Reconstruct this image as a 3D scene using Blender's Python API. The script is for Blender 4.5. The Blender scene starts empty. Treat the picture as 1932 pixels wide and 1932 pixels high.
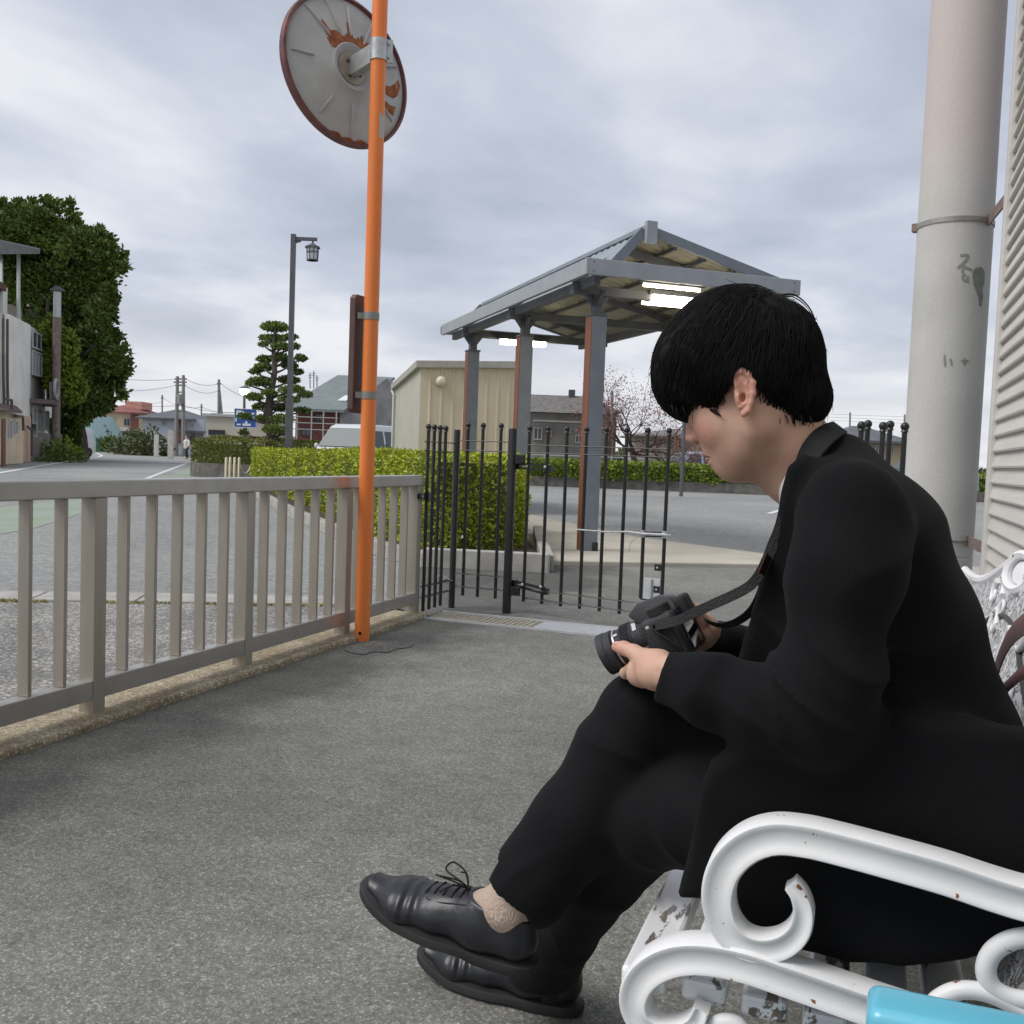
import bpy, bmesh, math, random
import numpy as np
from mathutils import Vector, Matrix, Quaternion
random.seed(7); np.random.seed(7)
R = math.radians
scene = bpy.context.scene
# ------------------------------------------------------------------ camera
FPX, CH = 1850.0, 1.05            # focal length for a 1932 px wide frame, eye height in metres
PITCH, ROLL, YAW = math.atan(106/FPX), 0.037, R(19.9)
cf = np.array([-math.sin(YAW)*math.cos(PITCH), math.cos(YAW)*math.cos(PITCH), -math.sin(PITCH)])
cr0 = np.array([math.cos(YAW), math.sin(YAW), 0.]); cu0 = np.cross(cr0, cf)
cr = math.cos(ROLL)*cr0+math.sin(ROLL)*cu0
cu = -math.sin(ROLL)*cr0+math.cos(ROLL)*cu0
CAM = np.array([0, 0, CH])
cd = bpy.data.cameras.new('camera'); cam = bpy.data.objects.new('camera', cd)
scene.collection.objects.link(cam); scene.camera = cam
cd.sensor_width = 36; cd.lens = FPX/1932*36; cd.clip_start = .05; cd.clip_end = 5000
cam.matrix_world = Matrix(((cr[0], cu[0], -cf[0], 0), (cr[1], cu[1], -cf[1], 0), (cr[2], cu[2], -cf[2], CH), (0, 0, 0, 1)))
# ------------------------------------------------------------------ world, sun, exposure
SUN_EL, SUN_AZ = R(50), R(-128)
w = bpy.data.worlds.new('World'); scene.world = w; w.use_nodes = True
nt = w.node_tree; nt.nodes.clear(); N = nt.nodes.new; L = nt.links.new
out = N('ShaderNodeOutputWorld'); bg = N('ShaderNodeBackground'); bg.inputs[1].default_value = .1
sky = N('ShaderNodeTexSky'); sky.sky_type = 'NISHITA'; sky.sun_disc = False
sky.sun_elevation = SUN_EL; sky.sun_rotation = SUN_AZ
tc = N('ShaderNodeTexCoord'); sx = N('ShaderNodeSeparateXYZ'); L(tc.outputs['Generated'], sx.inputs[0])
def wm(op, a, b=None, c=None):
    n = N('ShaderNodeMath'); n.operation = op
    for i, v in enumerate((a, b, c)):
        if v is None: continue
        if isinstance(v, (int, float)): n.inputs[i].default_value = v
        else: L(v, n.inputs[i])
    return n.outputs[0]
zz = wm('ADD', wm('MAXIMUM', sx.outputs[2], 0.0), .16)
ux = wm('DIVIDE', sx.outputs[0], zz); uy = wm('DIVIDE', sx.outputs[1], zz)
cb = N('ShaderNodeCombineXYZ'); L(ux, cb.inputs[0]); L(uy, cb.inputs[1])
mp = N('ShaderNodeMapping'); L(cb.outputs[0], mp.inputs[0]); mp.inputs['Rotation'].default_value = (0, 0, R(35)); mp.inputs['Scale'].default_value = (1.15, .95, 1)
mp.inputs['Location'].default_value = (1.3, .4, 0)
n1 = N('ShaderNodeTexNoise'); n1.inputs['Scale'].default_value = 1.05; n1.inputs['Detail'].default_value = 7; n1.inputs['Roughness'].default_value = .5; n1.inputs['Distortion'].default_value = .2
L(mp.outputs[0], n1.inputs[0])
cr1 = N('ShaderNodeValToRGB'); L(n1.outputs[0], cr1.inputs[0])
e = cr1.color_ramp.elements; e[0].position = .36; e[0].color = (2.8, 3.08, 3.7, 1); e[1].position = .64; e[1].color = (5.35, 5.45, 5.7, 1)
m_ = cr1.color_ramp.elements.new(.5); m_.color = (3.75, 3.98, 4.6, 1)
# long level bands of brighter cloud low over the horizon
hz = N('ShaderNodeValToRGB'); L(sx.outputs[2], hz.inputs[0]); e = hz.color_ramp.elements
e[0].position = 0; e[0].color = (1, 1, 1, 1); e[1].position = .16; e[1].color = (0, 0, 0, 1)
mp2 = N('ShaderNodeMapping'); L(tc.outputs['Generated'], mp2.inputs[0]); mp2.inputs['Scale'].default_value = (2.2, 2.2, 17)
n2 = N('ShaderNodeTexNoise'); n2.inputs['Scale'].default_value = 1.6; n2.inputs['Detail'].default_value = 4; L(mp2.outputs[0], n2.inputs[0])
hf = wm('MULTIPLY', hz.outputs[0], wm('MULTIPLY_ADD', n2.outputs[0], 2.6, -.55)); 
hfc = N('ShaderNodeClamp'); L(hf, hfc.inputs[0])
mx = N('ShaderNodeMixRGB'); L(hfc.outputs[0], mx.inputs[0]); L(cr1.outputs[0], mx.inputs[1]); mx.inputs[2].default_value = (5.7, 5.7, 5.85, 1)
ms = N('ShaderNodeMixRGB'); ms.inputs[0].default_value = .93; L(sky.outputs[0], ms.inputs[1]); L(mx.outputs[0], ms.inputs[2])
L(ms.outputs[0], bg.inputs[0]); L(bg.outputs[0], out.inputs[0])
sd = bpy.data.lights.new('sun', 'SUN'); sd.energy = 1.5; sd.angle = R(35); sd.color = (1, .965, .92)
so = bpy.data.objects.new('sun', sd); scene.collection.objects.link(so)
# soft light from high up on the left behind the viewer
so.rotation_euler = Vector((math.sin(SUN_AZ)*math.cos(SUN_EL), math.cos(SUN_AZ)*math.cos(SUN_EL), math.sin(SUN_EL))).to_track_quat('Z', 'Y').to_euler()
vs = scene.view_settings; vs.view_transform = 'Standard'; vs.look = 'None'; vs.exposure = .68; vs.gamma = 1; vs.use_curve_mapping = False

# ------------------------------------------------------------------ measuring helpers: a line of sight cut by a real plane
def ray(x, y): return cf+(x-966)/FPX*cr-(y-966)/FPX*cu
def G(x, y, z=0.0):
    d = ray(x, y); return CAM+(z-CH)/d[2]*d
def PX(x, y, X0):
    d = ray(x, y); return CAM+X0/d[0]*d
def P(x, y, Y0):
    d = ray(x, y); return CAM+Y0/d[1]*d
def W(x, y, dist): return CAM+ray(x, y)*dist

# ------------------------------------------------------------------ materials
MATS = {}
def mat(name, col, rough=.6, col2=None, scale=8, detail=5, metal=0, bump=0, bscale=60, coord='Object', stretch=(1, 1, 1), lo=.35, hi=.65, emit=None, estr=0, sss=0, spec=.5, trans=0, coat=0, extra=None):
    if name in MATS: return MATS[name]
    m = bpy.data.materials.new(name); m.use_nodes = True; t = m.node_tree; b = t.nodes['Principled BSDF']; MATS[name] = m
    b.inputs['Base Color'].default_value = (*col, 1); b.inputs['Roughness'].default_value = rough; b.inputs['Metallic'].default_value = metal
    b.inputs['Specular IOR Level'].default_value = spec
    if sss:
        b.inputs['Subsurface Weight'].default_value = sss; b.inputs['Subsurface Radius'].default_value = (.012, .005, .003); b.inputs['Subsurface Scale'].default_value = 1
    if trans: b.inputs['Transmission Weight'].default_value = trans
    if coat: b.inputs['Coat Weight'].default_value = coat; b.inputs['Coat Roughness'].default_value = .15
    if emit: b.inputs['Emission Color'].default_value = (*emit, 1); b.inputs['Emission Strength'].default_value = estr
    tcn = t.nodes.new('ShaderNodeTexCoord'); mpn = t.nodes.new('ShaderNodeMapping'); mpn.inputs['Scale'].default_value = stretch
    if coord == 'World':
        g = t.nodes.new('ShaderNodeNewGeometry'); t.links.new(g.outputs['Position'], mpn.inputs[0])
    else: t.links.new(tcn.outputs[coord], mpn.inputs[0])
    m['_map'] = mpn.name
    if col2:
        n = t.nodes.new('ShaderNodeTexNoise'); n.inputs['Scale'].default_value = scale; n.inputs['Detail'].default_value = detail; t.links.new(mpn.outputs[0], n.inputs[0])
        r = t.nodes.new('ShaderNodeValToRGB'); t.links.new(n.outputs[0], r.inputs[0])
        r.color_ramp.elements[0].position = lo; r.color_ramp.elements[0].color = (*col, 1)
        r.color_ramp.elements[1].position = hi; r.color_ramp.elements[1].color = (*col2, 1)
        t.links.new(r.outputs[0], b.inputs['Base Color'])
    if bump:
        n = t.nodes.new('ShaderNodeTexNoise'); n.inputs['Scale'].default_value = bscale; n.inputs['Detail'].default_value = 4; t.links.new(mpn.outputs[0], n.inputs[0])
        bp = t.nodes.new('ShaderNodeBump'); bp.inputs['Strength'].default_value = bump; bp.inputs['Distance'].default_value = .01
        t.links.new(n.outputs[0], bp.inputs['Height']); t.links.new(bp.outputs[0], b.inputs['Normal'])
    return m
def leafmat(name, cols, rough=.55, trans=.0):
    if name in MATS: return MATS[name]
    m = bpy.data.materials.new(name); m.use_nodes = True; t = m.node_tree; b = t.nodes['Principled BSDF']; MATS[name] = m
    g = t.nodes.new('ShaderNodeNewGeometry'); r = t.nodes.new('ShaderNodeValToRGB'); t.links.new(g.outputs['Random Per Island'], r.inputs[0])
    el = r.color_ramp.elements
    for i, c in enumerate(cols):
        p = i/(len(cols)-1)
        if i == 0: el[0].position = 0; el[0].color = (*c, 1)
        elif i == len(cols)-1: el[1].position = 1; el[1].color = (*c, 1)
        else: q = el.new(p); q.color = (*c, 1)
    n = t.nodes.new('ShaderNodeTexNoise'); n.inputs['Scale'].default_value = .9; t.links.new(g.outputs['Position'], n.inputs[0])
    h = t.nodes.new('ShaderNodeHueSaturation'); t.links.new(r.outputs[0], h.inputs['Color'])
    mm = t.nodes.new('ShaderNodeMath'); mm.operation = 'MULTIPLY_ADD'; mm.inputs[1].default_value = 1.2; mm.inputs[2].default_value = .4; t.links.new(n.outputs[0], mm.inputs[0]); t.links.new(mm.outputs[0], h.inputs['Value'])
    t.links.new(h.outputs[0], b.inputs['Base Color']); b.inputs['Roughness'].default_value = rough; b.inputs['Specular IOR Level'].default_value = .3
    return m
def ramp2(t, fac, stops):
    r = t.nodes.new('ShaderNodeValToRGB'); t.links.new(fac, r.inputs[0]); el = r.color_ramp.elements
    for i, (p, c) in enumerate(stops):
        if i == 0: q = el[0]
        elif i == len(stops)-1: q = el[-1]
        else: q = el.new(p)
        q.position = p; q.color = (*c, 1) if len(c) == 3 else c
    return r.outputs[0]
def asphalt(name, base, dark, light, patch, pscale=.6, gscale=150, rough=.9, bump=.5, cracks=False, specks=.74, darkx=None):
    m = bpy.data.materials.new(name); m.use_nodes = True; t = m.node_tree; b = t.nodes['Principled BSDF']
    g = t.nodes.new('ShaderNodeNewGeometry'); pos = g.outputs['Position']
    def noise(s, d=4, r=.5):
        n = t.nodes.new('ShaderNodeTexNoise'); n.inputs['Scale'].default_value = s; n.inputs['Detail'].default_value = d; n.inputs['Roughness'].default_value = r; t.links.new(pos, n.inputs[0]); return n.outputs[0]
    def mix(f, a, c, mode='MIX'):
        x = t.nodes.new('ShaderNodeMixRGB'); x.blend_type = mode
        if isinstance(f, float): x.inputs[0].default_value = f
        else: t.links.new(f, x.inputs[0])
        for i, v in ((1, a), (2, c)):
            if isinstance(v, tuple): x.inputs[i].default_value = (*v, 1)
            else: t.links.new(v, x.inputs[i])
        return x.outputs[0]
    v = t.nodes.new('ShaderNodeTexVoronoi'); v.inputs['Scale'].default_value = gscale; t.links.new(pos, v.inputs[0])
    vb = t.nodes.new('ShaderNodeSeparateColor'); t.links.new(v.outputs['Color'], vb.inputs[0])
    stone = ramp2(t, vb.outputs[0], [(0, dark), (.45, base), (specks, base), (1, light)])
    sp = mix(ramp2(t, v.outputs['Distance'], [(.25, (0, 0, 0)), (.75, (1, 1, 1))]), stone, dark)
    fine = ramp2(t, noise(gscale*.3, 6, .7), [(.3, (.55,)*3), (.7, (1.4,)*3)])
    c = mix(.8, sp, fine, 'MULTIPLY')
    c = mix(1., c, ramp2(t, noise(9, 4, .6), [(.3, (.84,)*3), (.7, (1.12,)*3)]), 'MULTIPLY')
    pf = ramp2(t, noise(pscale, 5, .55), [(.38, (0, 0, 0)), (.64, (1, 1, 1))])
    c = mix(1., c, mix(pf, patch, (1.12, 1.12, 1.1)), 'MULTIPLY')
    if darkx is not None:  # base colour darkens towards the fence side, broken up by noise
        sxn = t.nodes.new('ShaderNodeSeparateXYZ'); t.links.new(pos, sxn.inputs[0]); mr = t.nodes.new('ShaderNodeMapRange'); mr.inputs[1].default_value = darkx; mr.inputs[2].default_value = darkx+.75; mr.inputs[3].default_value = .62; mr.inputs[4].default_value = 0; t.links.new(sxn.outputs[0], mr.inputs[0])
        mu = t.nodes.new('ShaderNodeMath'); mu.operation = 'ADD'; t.links.new(mr.outputs[0], mu.inputs[0]); t.links.new(noise(1.7, 5, .6), mu.inputs[1])
        c = mix(1., c, ramp2(t, mu.outputs[0], [(.62, (1, 1, 1)), (.86, (.56, .56, .57))]), 'MULTIPLY')
    t.links.new(c, b.inputs['Base Color']); b.inputs['Roughness'].default_value = rough; b.inputs['Specular IOR Level'].default_value = .3
    bp = t.nodes.new('ShaderNodeBump'); bp.inputs['Strength'].default_value = bump; bp.inputs['Distance'].default_value = .004
    t.links.new(vb.outputs[1], bp.inputs['Height']); t.links.new(bp.outputs[0], b.inputs['Normal'])
    return m

# ------------------------------------------------------------------ mesh helpers
class MB:
    def __init__(s): s.v = []; s.f = []; s.mi = []
    def add(s, v, f, mi=0):
        o = len(s.v); s.v += [tuple(map(float, q)) for q in v]; s.f += [tuple(i+o for i in q) for q in f]; s.mi += [mi]*len(f); return s
    def box(s, a, b, mi=0):
        x0, y0, z0 = a; x1, y1, z1 = b
        if x0 > x1: x0, x1 = x1, x0
        if y0 > y1: y0, y1 = y1, y0
        if z0 > z1: z0, z1 = z1, z0
        return s.add([(x0, y0, z0), (x1, y0, z0), (x1, y1, z0), (x0, y1, z0), (x0, y0, z1), (x1, y0, z1), (x1, y1, z1), (x0, y1, z1)],
                     [(0, 3, 2, 1), (4, 5, 6, 7), (0, 1, 5, 4), (1, 2, 6, 5), (2, 3, 7, 6), (3, 0, 4, 7)], mi)
    def tube(s, pts, rad, n=10, mi=0, cap=True, flat=1.0, up=None):
        pts = [Vector(p) for p in pts]; m = len(pts)
        if not isinstance(rad, (list, tuple)): rad = [rad]*m
        o = []; prev = None
        for i, p in enumerate(pts):
            t = (pts[min(i+1, m-1)]-pts[max(i-1, 0)])
            t = t.normalized() if t.length > 1e-9 else Vector((0, 0, 1))
            if prev is None:
                a = Vector(up) if up else (Vector((0, 0, 1)) if abs(t.z) < .9 else Vector((1, 0, 0)))
                e1 = (a-t*a.dot(t)).normalized()
            else: e1 = (prev-t*prev.dot(t)).normalized()
            prev = e1; e2 = t.cross(e1)
            for k in range(n):
                an = 2*math.pi*(k+.5)/n
                o.append(p+e1*math.cos(an)*rad[i]+e2*math.sin(an)*rad[i]*flat)
        f = [(i*n+k, i*n+(k+1) % n, (i+1)*n+(k+1) % n, (i+1)*n+k) for i in range(m-1) for k in range(n)]
        if cap: f += [tuple(reversed(range(n))), tuple(range((m-1)*n, m*n))]
        return s.add(o, f, mi)
    def bar(s, a, b, wd, ht, up=(0, 0, 1), mi=0):
        a = Vector(a); b = Vector(b); t = (b-a).normalized(); u = Vector(up); u = (u-t*u.dot(t)).normalized(); r = t.cross(u)
        o = []
        for p in (a, b):
            for sx_, sz_ in ((-1, -1), (1, -1), (1, 1), (-1, 1)): o.append(p+r*sx_*wd/2+u*sz_*ht/2)
        return s.add(o, [(0, 1, 2, 3), (7, 6, 5, 4), (0, 4, 5, 1), (1, 5, 6, 2), (2, 6, 7, 3), (3, 7, 4, 0)], mi)
    def prism(s, poly, z0, z1, mi=0):
        n = len(poly); v = [(p[0], p[1], z0) for p in poly]+[(p[0], p[1], z1) for p in poly]
        f = [tuple(reversed(range(n))), tuple(range(n, 2*n))]+[(i, (i+1) % n, n+(i+1) % n, n+i) for i in range(n)]
        return s.add(v, f, mi)
    def lathe(s, prof, c, n=20, mi=0, axis=(0, 0, 1)):
        q = Vector((0, 0, 1)).rotation_difference(Vector(axis).normalized()); o = []
        for r, z in prof:
            for k in range(n):
                a = 2*math.pi*k/n; o.append(Vector(c)+q@Vector((r*math.cos(a), r*math.sin(a), z)))
        m = len(prof)
        f = [(i*n+k, i*n+(k+1) % n, (i+1)*n+(k+1) % n, (i+1)*n+k) for i in range(m-1) for k in range(n)]
        f += [tuple(reversed(range(n))), tuple(range((m-1)*n, m*n))]
        return s.add(o, f, mi)
    def ball(s, c, r, n=10, mi=0, sc=(1, 1, 1)):
        o = []; f = []; h = n//2+1
        for i in range(1, h):
            for k in range(n):
                th = math.pi*i/h; a = 2*math.pi*k/n
                o.append((c[0]+r*sc[0]*math.sin(th)*math.cos(a), c[1]+r*sc[1]*math.sin(th)*math.sin(a), c[2]+r*sc[2]*math.cos(th)))
        o += [(c[0], c[1], c[2]+r*sc[2]), (c[0], c[1], c[2]-r*sc[2])]; T = len(o)-2; B = T+1; m = h-1
        for i in range(m-1):
            for k in range(n): f.append((i*n+k, (i+1)*n+k, (i+1)*n+(k+1) % n, i*n+(k+1) % n))
        for k in range(n): f.append((T, k, (k+1) % n)); f.append((B, (m-1)*n+(k+1) % n, (m-1)*n+k))
        return s.add(o, f, mi)
    def quad(s, a, b, c, d, mi=0): return s.add([a, b, c, d], [(0, 1, 2, 3)], mi)
    def sweep(s, pts, sec, upv=(0, 1, 0), scale=None, mi=0):
        """sec: closed list of (n, d): n across the path within its plane, d along upv"""
        pts = [Vector(p) for p in pts]; m = len(pts); k = len(sec); o = []; uv = Vector(upv)
        for i, p in enumerate(pts):
            t = (pts[min(i+1, m-1)]-pts[max(i-1, 0)]).normalized(); nn = t.cross(uv).normalized(); sc = scale[i] if scale else 1
            for a, b in sec: o.append(p+nn*a*sc+uv*b*(.5+.5*sc))
        f = [(i*k+j, i*k+(j+1) % k, (i+1)*k+(j+1) % k, (i+1)*k+j) for i in range(m-1) for j in range(k)]
        f += [tuple(reversed(range(k))), tuple(range((m-1)*k, m*k))]
        return s.add(o, f, mi)
    def build(s, name, mats, parent=None, smooth=False, bevel=0, seg=2, sharp=35):
        me = bpy.data.meshes.new(name); me.from_pydata(s.v, [], s.f)
        for m in (mats if isinstance(mats, (list, tuple)) else [mats]): me.materials.append(m)
        me.polygons.foreach_set('material_index', s.mi)
        bm = bmesh.new(); bm.from_mesh(me); bmesh.ops.recalc_face_normals(bm, faces=bm.faces)
        if bevel:
            es = [e for e in bm.edges if len(e.link_faces) == 2 and e.calc_face_angle(0) > R(35)]
            bmesh.ops.bevel(bm, geom=es, offset=bevel, segments=seg, profile=.5, affect='EDGES', clamp_overlap=True)
        if smooth:
            for f in bm.faces: f.smooth = True
            for e in bm.edges:
                if len(e.link_faces) == 2 and e.calc_face_angle(0) > R(sharp): e.smooth = False
        bm.to_mesh(me); bm.free(); me.update()
        return link(name, me, parent)
def link(name, me, parent=None):
    o = bpy.data.objects.new(name, me); scene.collection.objects.link(o)
    if parent is not None:
        o.parent = parent
        o.matrix_parent_inverse = Matrix.Translation(-parent.location) if parent.type == 'EMPTY' and not any(parent.rotation_euler) else Matrix.Identity(4)
    return o
def empty(name, loc, label, cat, group=None, rz=0):
    o = bpy.data.objects.new(name, None); scene.collection.objects.link(o); o.location = tuple(map(float, loc)); o.rotation_euler = (0, 0, rz); o.empty_display_size = .1
    return tag(o, label, cat, group)
def tag(o, label, cat, group=None, kind=None):
    if label: o['label'] = label
    if cat: o['category'] = cat
    if group: o['group'] = group
    if kind: o['kind'] = kind
    return o
def struct(o): o['kind'] = 'structure'; return o
def smoothpath(pts, n=6):
    pts = [np.array(p, float) for p in pts]; o = []
    for i in range(len(pts)-1):
        p0 = pts[max(i-1, 0)]; p1 = pts[i]; p2 = pts[i+1]; p3 = pts[min(i+2, len(pts)-1)]
        for k in range(n):
            t = k/n; o.append(.5*((2*p1)+(-p0+p2)*t+(2*p0-5*p1+4*p2-p3)*t*t+(-p0+3*p1-3*p2+p3)*t**3))
    o.append(pts[-1]); return o

# ================================================================== GROUND
M_plat = asphalt('platform_asphalt', (.262, .262, .24), (.165, .164, .15), (.45, .445, .405), (.76, .755, .75), pscale=.6, gscale=190, bump=.45, darkx=-2.6)
M_road = asphalt('road_asphalt', (.32, .32, .31), (.25, .25, .242), (.42, .42, .40), (.88, .88, .88), pscale=.25, gscale=90, bump=.25)
M_peb = asphalt('pebble_paving', (.34, .33, .31), (.18, .175, .165), (.62, .6, .55), (.8, .8, .8), pscale=1.5, gscale=70, bump=.8, specks=.6)
M_kerbpeb = asphalt('pebble_concrete', (.40, .35, .26), (.28, .24, .17), (.72, .66, .52), (.78, .74, .66), pscale=3, gscale=120, bump=.6, specks=.66)
M_conc = mat('pale_concrete', (.30, .29, .26), .9, (.43, .415, .38), 5,  bump=.3, bscale=60, coord='World')
M_dconc = mat('dark_stained_concrete', (.10, .095, .085), .9, (.17, .16, .14), 5, bump=.3, coord='World')
M_slab = mat('beige_concrete', (.36, .34, .29), .9, (.46, .43, .36), 1.2, bump=.2, bscale=50, coord='World')
M_line = mat('white_road_paint', (.68, .68, .66), .8, (.45, .46, .45), 9, coord='World', lo=.4, hi=.75)
M_green = mat('faded_green_road_paint', (.24, .30, .21), .85, (.30, .33, .29), 1.5, coord='World', lo=.35, hi=.7)
M_dirt = mat('dry_earth', (.13, .12, .08), 1, (.19, .2, .12), .6, coord='World')
def sheet(name, pts, z, m):
    b = MB(); b.add([(p[0], p[1], z) for p in pts], [tuple(range(len(pts)))]); return struct(b.build(name, m))
sheet('ground', [(-1500, -900), (1500, -900), (1500, 2500), (-1500, 2500)], -.03, M_dirt)
sheet('road', [(-60, -12), (20, -12), (20, 45), (-14, 47), (-60, 70), (-150, 120), (-170, 95), (-62, 40), (-60, 20)], -.02, M_road)
# platform apron where the bench stands, running out through the gate
fe = -2.60
k1 = G(795, 1069); k1b = G(1036, 1081); k2 = G(1036, 1066); k3 = G(1430, 1072)
sheet('platform_paving', [(fe, -4), (.50, -4), (.50, 4.64), (3.5, 4.64), (3.5, k3[1]+.55), (k3[0], k3[1]), (k2[0], k2[1]), (k1[0], k1[1]-.02), (-3.0, 5.95), (fe, 5.66)], 0, M_plat)
# pebble concrete strip under the fence
b = MB(); b.box((-2.93, -4, -.02), (fe, 5.66, .03)); struct(b.build('kerb_strip', M_kerbpeb, bevel=.012))
# pavement beyond the fence
ka = G(-300, 1128); kb = G(640, 1142); kc = G(780, 1100)
sheet('pavement', [(-2.93, -4), (-2.93, 5.66), (-3.02, 5.98), (kb[0]-.05, kb[1]+.1), (ka[0], ka[1]), (-7, -4)], -.004, M_peb)
b = MB()
p0 = G(-300, 1112); p1 = G(640, 1127)
d_ = (p1-p0)/np.linalg.norm(p1-p0); nrm = np.array([-d_[1], d_[0], 0]); Lk = np.linalg.norm(p1-p0); nn = int(Lk/.6)
for i in range(nn):
    a = p0+d_*(i*Lk/nn+.006); c = p0+d_*((i+1)*Lk/nn-.006)
    q = [a, c, c-nrm*.36, a-nrm*.36]
    b.prism([(x[0], x[1]) for x in q], -.02, .012)
struct(b.build('road_kerb', M_conc, bevel=.008))
# beige slab outside the gate and its step
s1 = G(1000, 975); s2 = G(1200, 1019); s3 = G(1445, 1052)
b = MB(); b.prism([tuple(k2[:2]), tuple(k3[:2]), (k3[0]+4.5, k3[1]+.9), (k3[0]+4.5, k3[1]+1.6), tuple(s3[:2]), tuple(s2[:2]), tuple(s1[:2]), tuple(G(930, 1010)[:2])], -.02, .045)
struct(b.build('concrete_pavement', M_slab, bevel=.012))
# white lines and green paint on the road
def strip(name, pts, wd, z, m):
    pts = smoothpath([(p[0], p[1], 0) for p in pts], 6); b = MB(); v = []
    for i, p in enumerate(pts):
        t = pts[min(i+1, len(pts)-1)]-pts[max(i-1, 0)]; t /= np.linalg.norm(t); n = np.array([-t[1], t[0], 0])*wd/2
        v += [p+n+[0, 0, z], p-n+[0, 0, z]]
    b.add(v, [(2*i, 2*i+1, 2*i+3, 2*i+2) for i in range(len(pts)-1)]); return struct(b.build(name, m))
strip('road_line', [G(-120, 911), G(0, 891), G(66, 880), G(132, 869.5), G(180, 863), G(191, 858.5), G(170, 852), G(142, 848)], .2, -.012, M_line)
strip('road_line', [G(262, 908), G(300, 893), G(331, 881.5), G(351, 874)], .16, -.012, M_line)
strip('road_line', [G(1450, 968), G(1478, 960)], .15, -.012, M_line)
sheet('green_road_marking', [G(-60, 1015), G(60, 995), G(170, 962), G(170, 940), G(60, 948), G(-60, 962)], -.016, M_green)
sheet('green_road_marking', [G(300, 905), G(352, 884), G(380, 871), G(383, 882), G(370, 905)], -.016, M_green)
# weeds in the joint behind the kerb
b = MB()
for i in range(900):
    t = random.random(); q = p0+(p1-p0)*t-nrm*(.385+random.gauss(0, .015)); 
    if math.sin(t*23)+math.sin(t*61) < -.5 or t < .25: continue
    h = random.uniform(.008, .022); a = random.uniform(0, 6.3); dx, dy = math.cos(a)*.012, math.sin(a)*.012
    b.add([(q[0]-dx, q[1]-dy, -.01), (q[0]+dx, q[1]+dy, -.01), (q[0]+random.gauss(0, .015), q[1]+random.gauss(0, .015), h)], [(0, 1, 2)])
tag(b.build('weeds', leafmat('yellowed_weed', [(.40, .34, .12), (.52, .45, .18), (.28, .28, .10)])), 'low yellowed weeds growing in the joint behind the road kerb', 'weeds', kind='stuff')
# older darker patch of asphalt by the orange pole
M_patch = asphalt('old_asphalt_patch', (.17, .17, .16), (.09, .09, .085), (.36, .36, .33), (.85, .85, .85), pscale=2, gscale=150)
sheet('asphalt_patch', [G(*q, .004) for q in ((648, 1226), (668, 1216), (690, 1210), (722, 1207), (752, 1209), (781, 1214), (774, 1221), (748, 1224), (731, 1231), (706, 1229), (684, 1235), (662, 1231))], .004, M_patch)

# ================================================================== FENCE of grey-brown aluminium
M_alu = mat('bronze_anodised_aluminium', (.335, .305, .26), .36, (.385, .35, .30), 14, metal=.4, bump=.05, coord='Object', stretch=(1, 1, .2))
M_alut = mat('weathered_aluminium_rail', (.385, .37, .34), .30, (.435, .42, .39), 10, metal=.55, bump=.04)
XF = -2.67
fence = empty('guard_fence', (XF, 3, 0), 'low grey brown aluminium fence with flat upright slats along the left edge', 'fence')
b = MB(); b.box((XF-.075, -1.2, .838), (XF+.005, 5.69, .905)); b.build('top_rail', M_alut, fence, bevel=.006)
posts = [2.90, 3.845, 4.765, 5.655, 1.955, 1.01]
for y in posts:
    b = MB(); b.box((XF-.07, y-.03, .0), (XF, y+.03, .837)); b.build('post', M_alu, fence, bevel=.003)
ys = sorted(posts)
for i in range(len(ys)-1):
    b = MB(); b.box((XF-.058, ys[i]+.031, .083), (XF-.002, ys[i+1]-.031, .157)); b.build('bottom_rail', M_alut, fence, bevel=.003)
    for k in range(1, 6):
        y = ys[i]+(ys[i+1]-ys[i])*k/6
        b = MB(); b.box((XF-.062, y-.008, .158), (XF-.012, y+.008, .837)); b.build('slat', M_alu, fence, bevel=.002)

# ================================================================== ORANGE MIRROR POLE
M_or = mat('orange_paint', (.82, .20, .035), .42, (.72, .22, .045), 3, detail=6, bump=.04, bscale=25, stretch=(1, 1, .35), lo=.35, hi=.8)
M_galv = mat('galvanised_steel', (.42, .43, .43), .45, (.55, .56, .56), 25, metal=.6, bump=.05)
M_rust = mat('rust', (.20, .06, .02), .9, (.34, .12, .04), 30, bump=.4)
PXY = (-2.59, 4.79)
pole = empty('mirror_pole', (*PXY, 0), 'round orange painted pole standing on the asphalt in front of the fence', 'pole')
b = MB(); b.lathe([(.041, 0), (.041, 3.2), (.041, 3.9)], (*PXY, 0), 28); b.build('tube', M_or, pole, smooth=True)
vd = Vector((-PXY[0], -PXY[1], 0)).normalized(); sd_ = Vector((vd.y, -vd.x, 0))*-1   # towards the viewer, and to the viewer's right
b = MB(); q = Vector((*PXY, .045))+(vd*.95-sd_*.3).normalized()*.0405; b.lathe([(.009, -.003), (.009, .003)], q, 10, axis=(vd*.95-sd_*.3)); b.build('drain_hole', mat('black_hole', (.005, .005, .005), 1), pole)
# peeled strip of orange showing grey primer
b = MB(); zs = P(727, 240, PXY[1])[2]
for k in range(6):
    a0 = math.atan2(vd.y, vd.x)+.35+k*.13; a1 = a0+.13; r_ = .0418
    b.quad(*[(PXY[0]+r_*math.cos(a), PXY[1]+r_*math.sin(a), z) for a, z in ((a0, zs-.06), (a1, zs-.06), (a1, zs+.07-(.02 if k % 2 else 0)), (a0, zs+.07))])
b.build('peeled_patch', mat('grey_primer', (.42, .44, .42), .8), pole)
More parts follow.
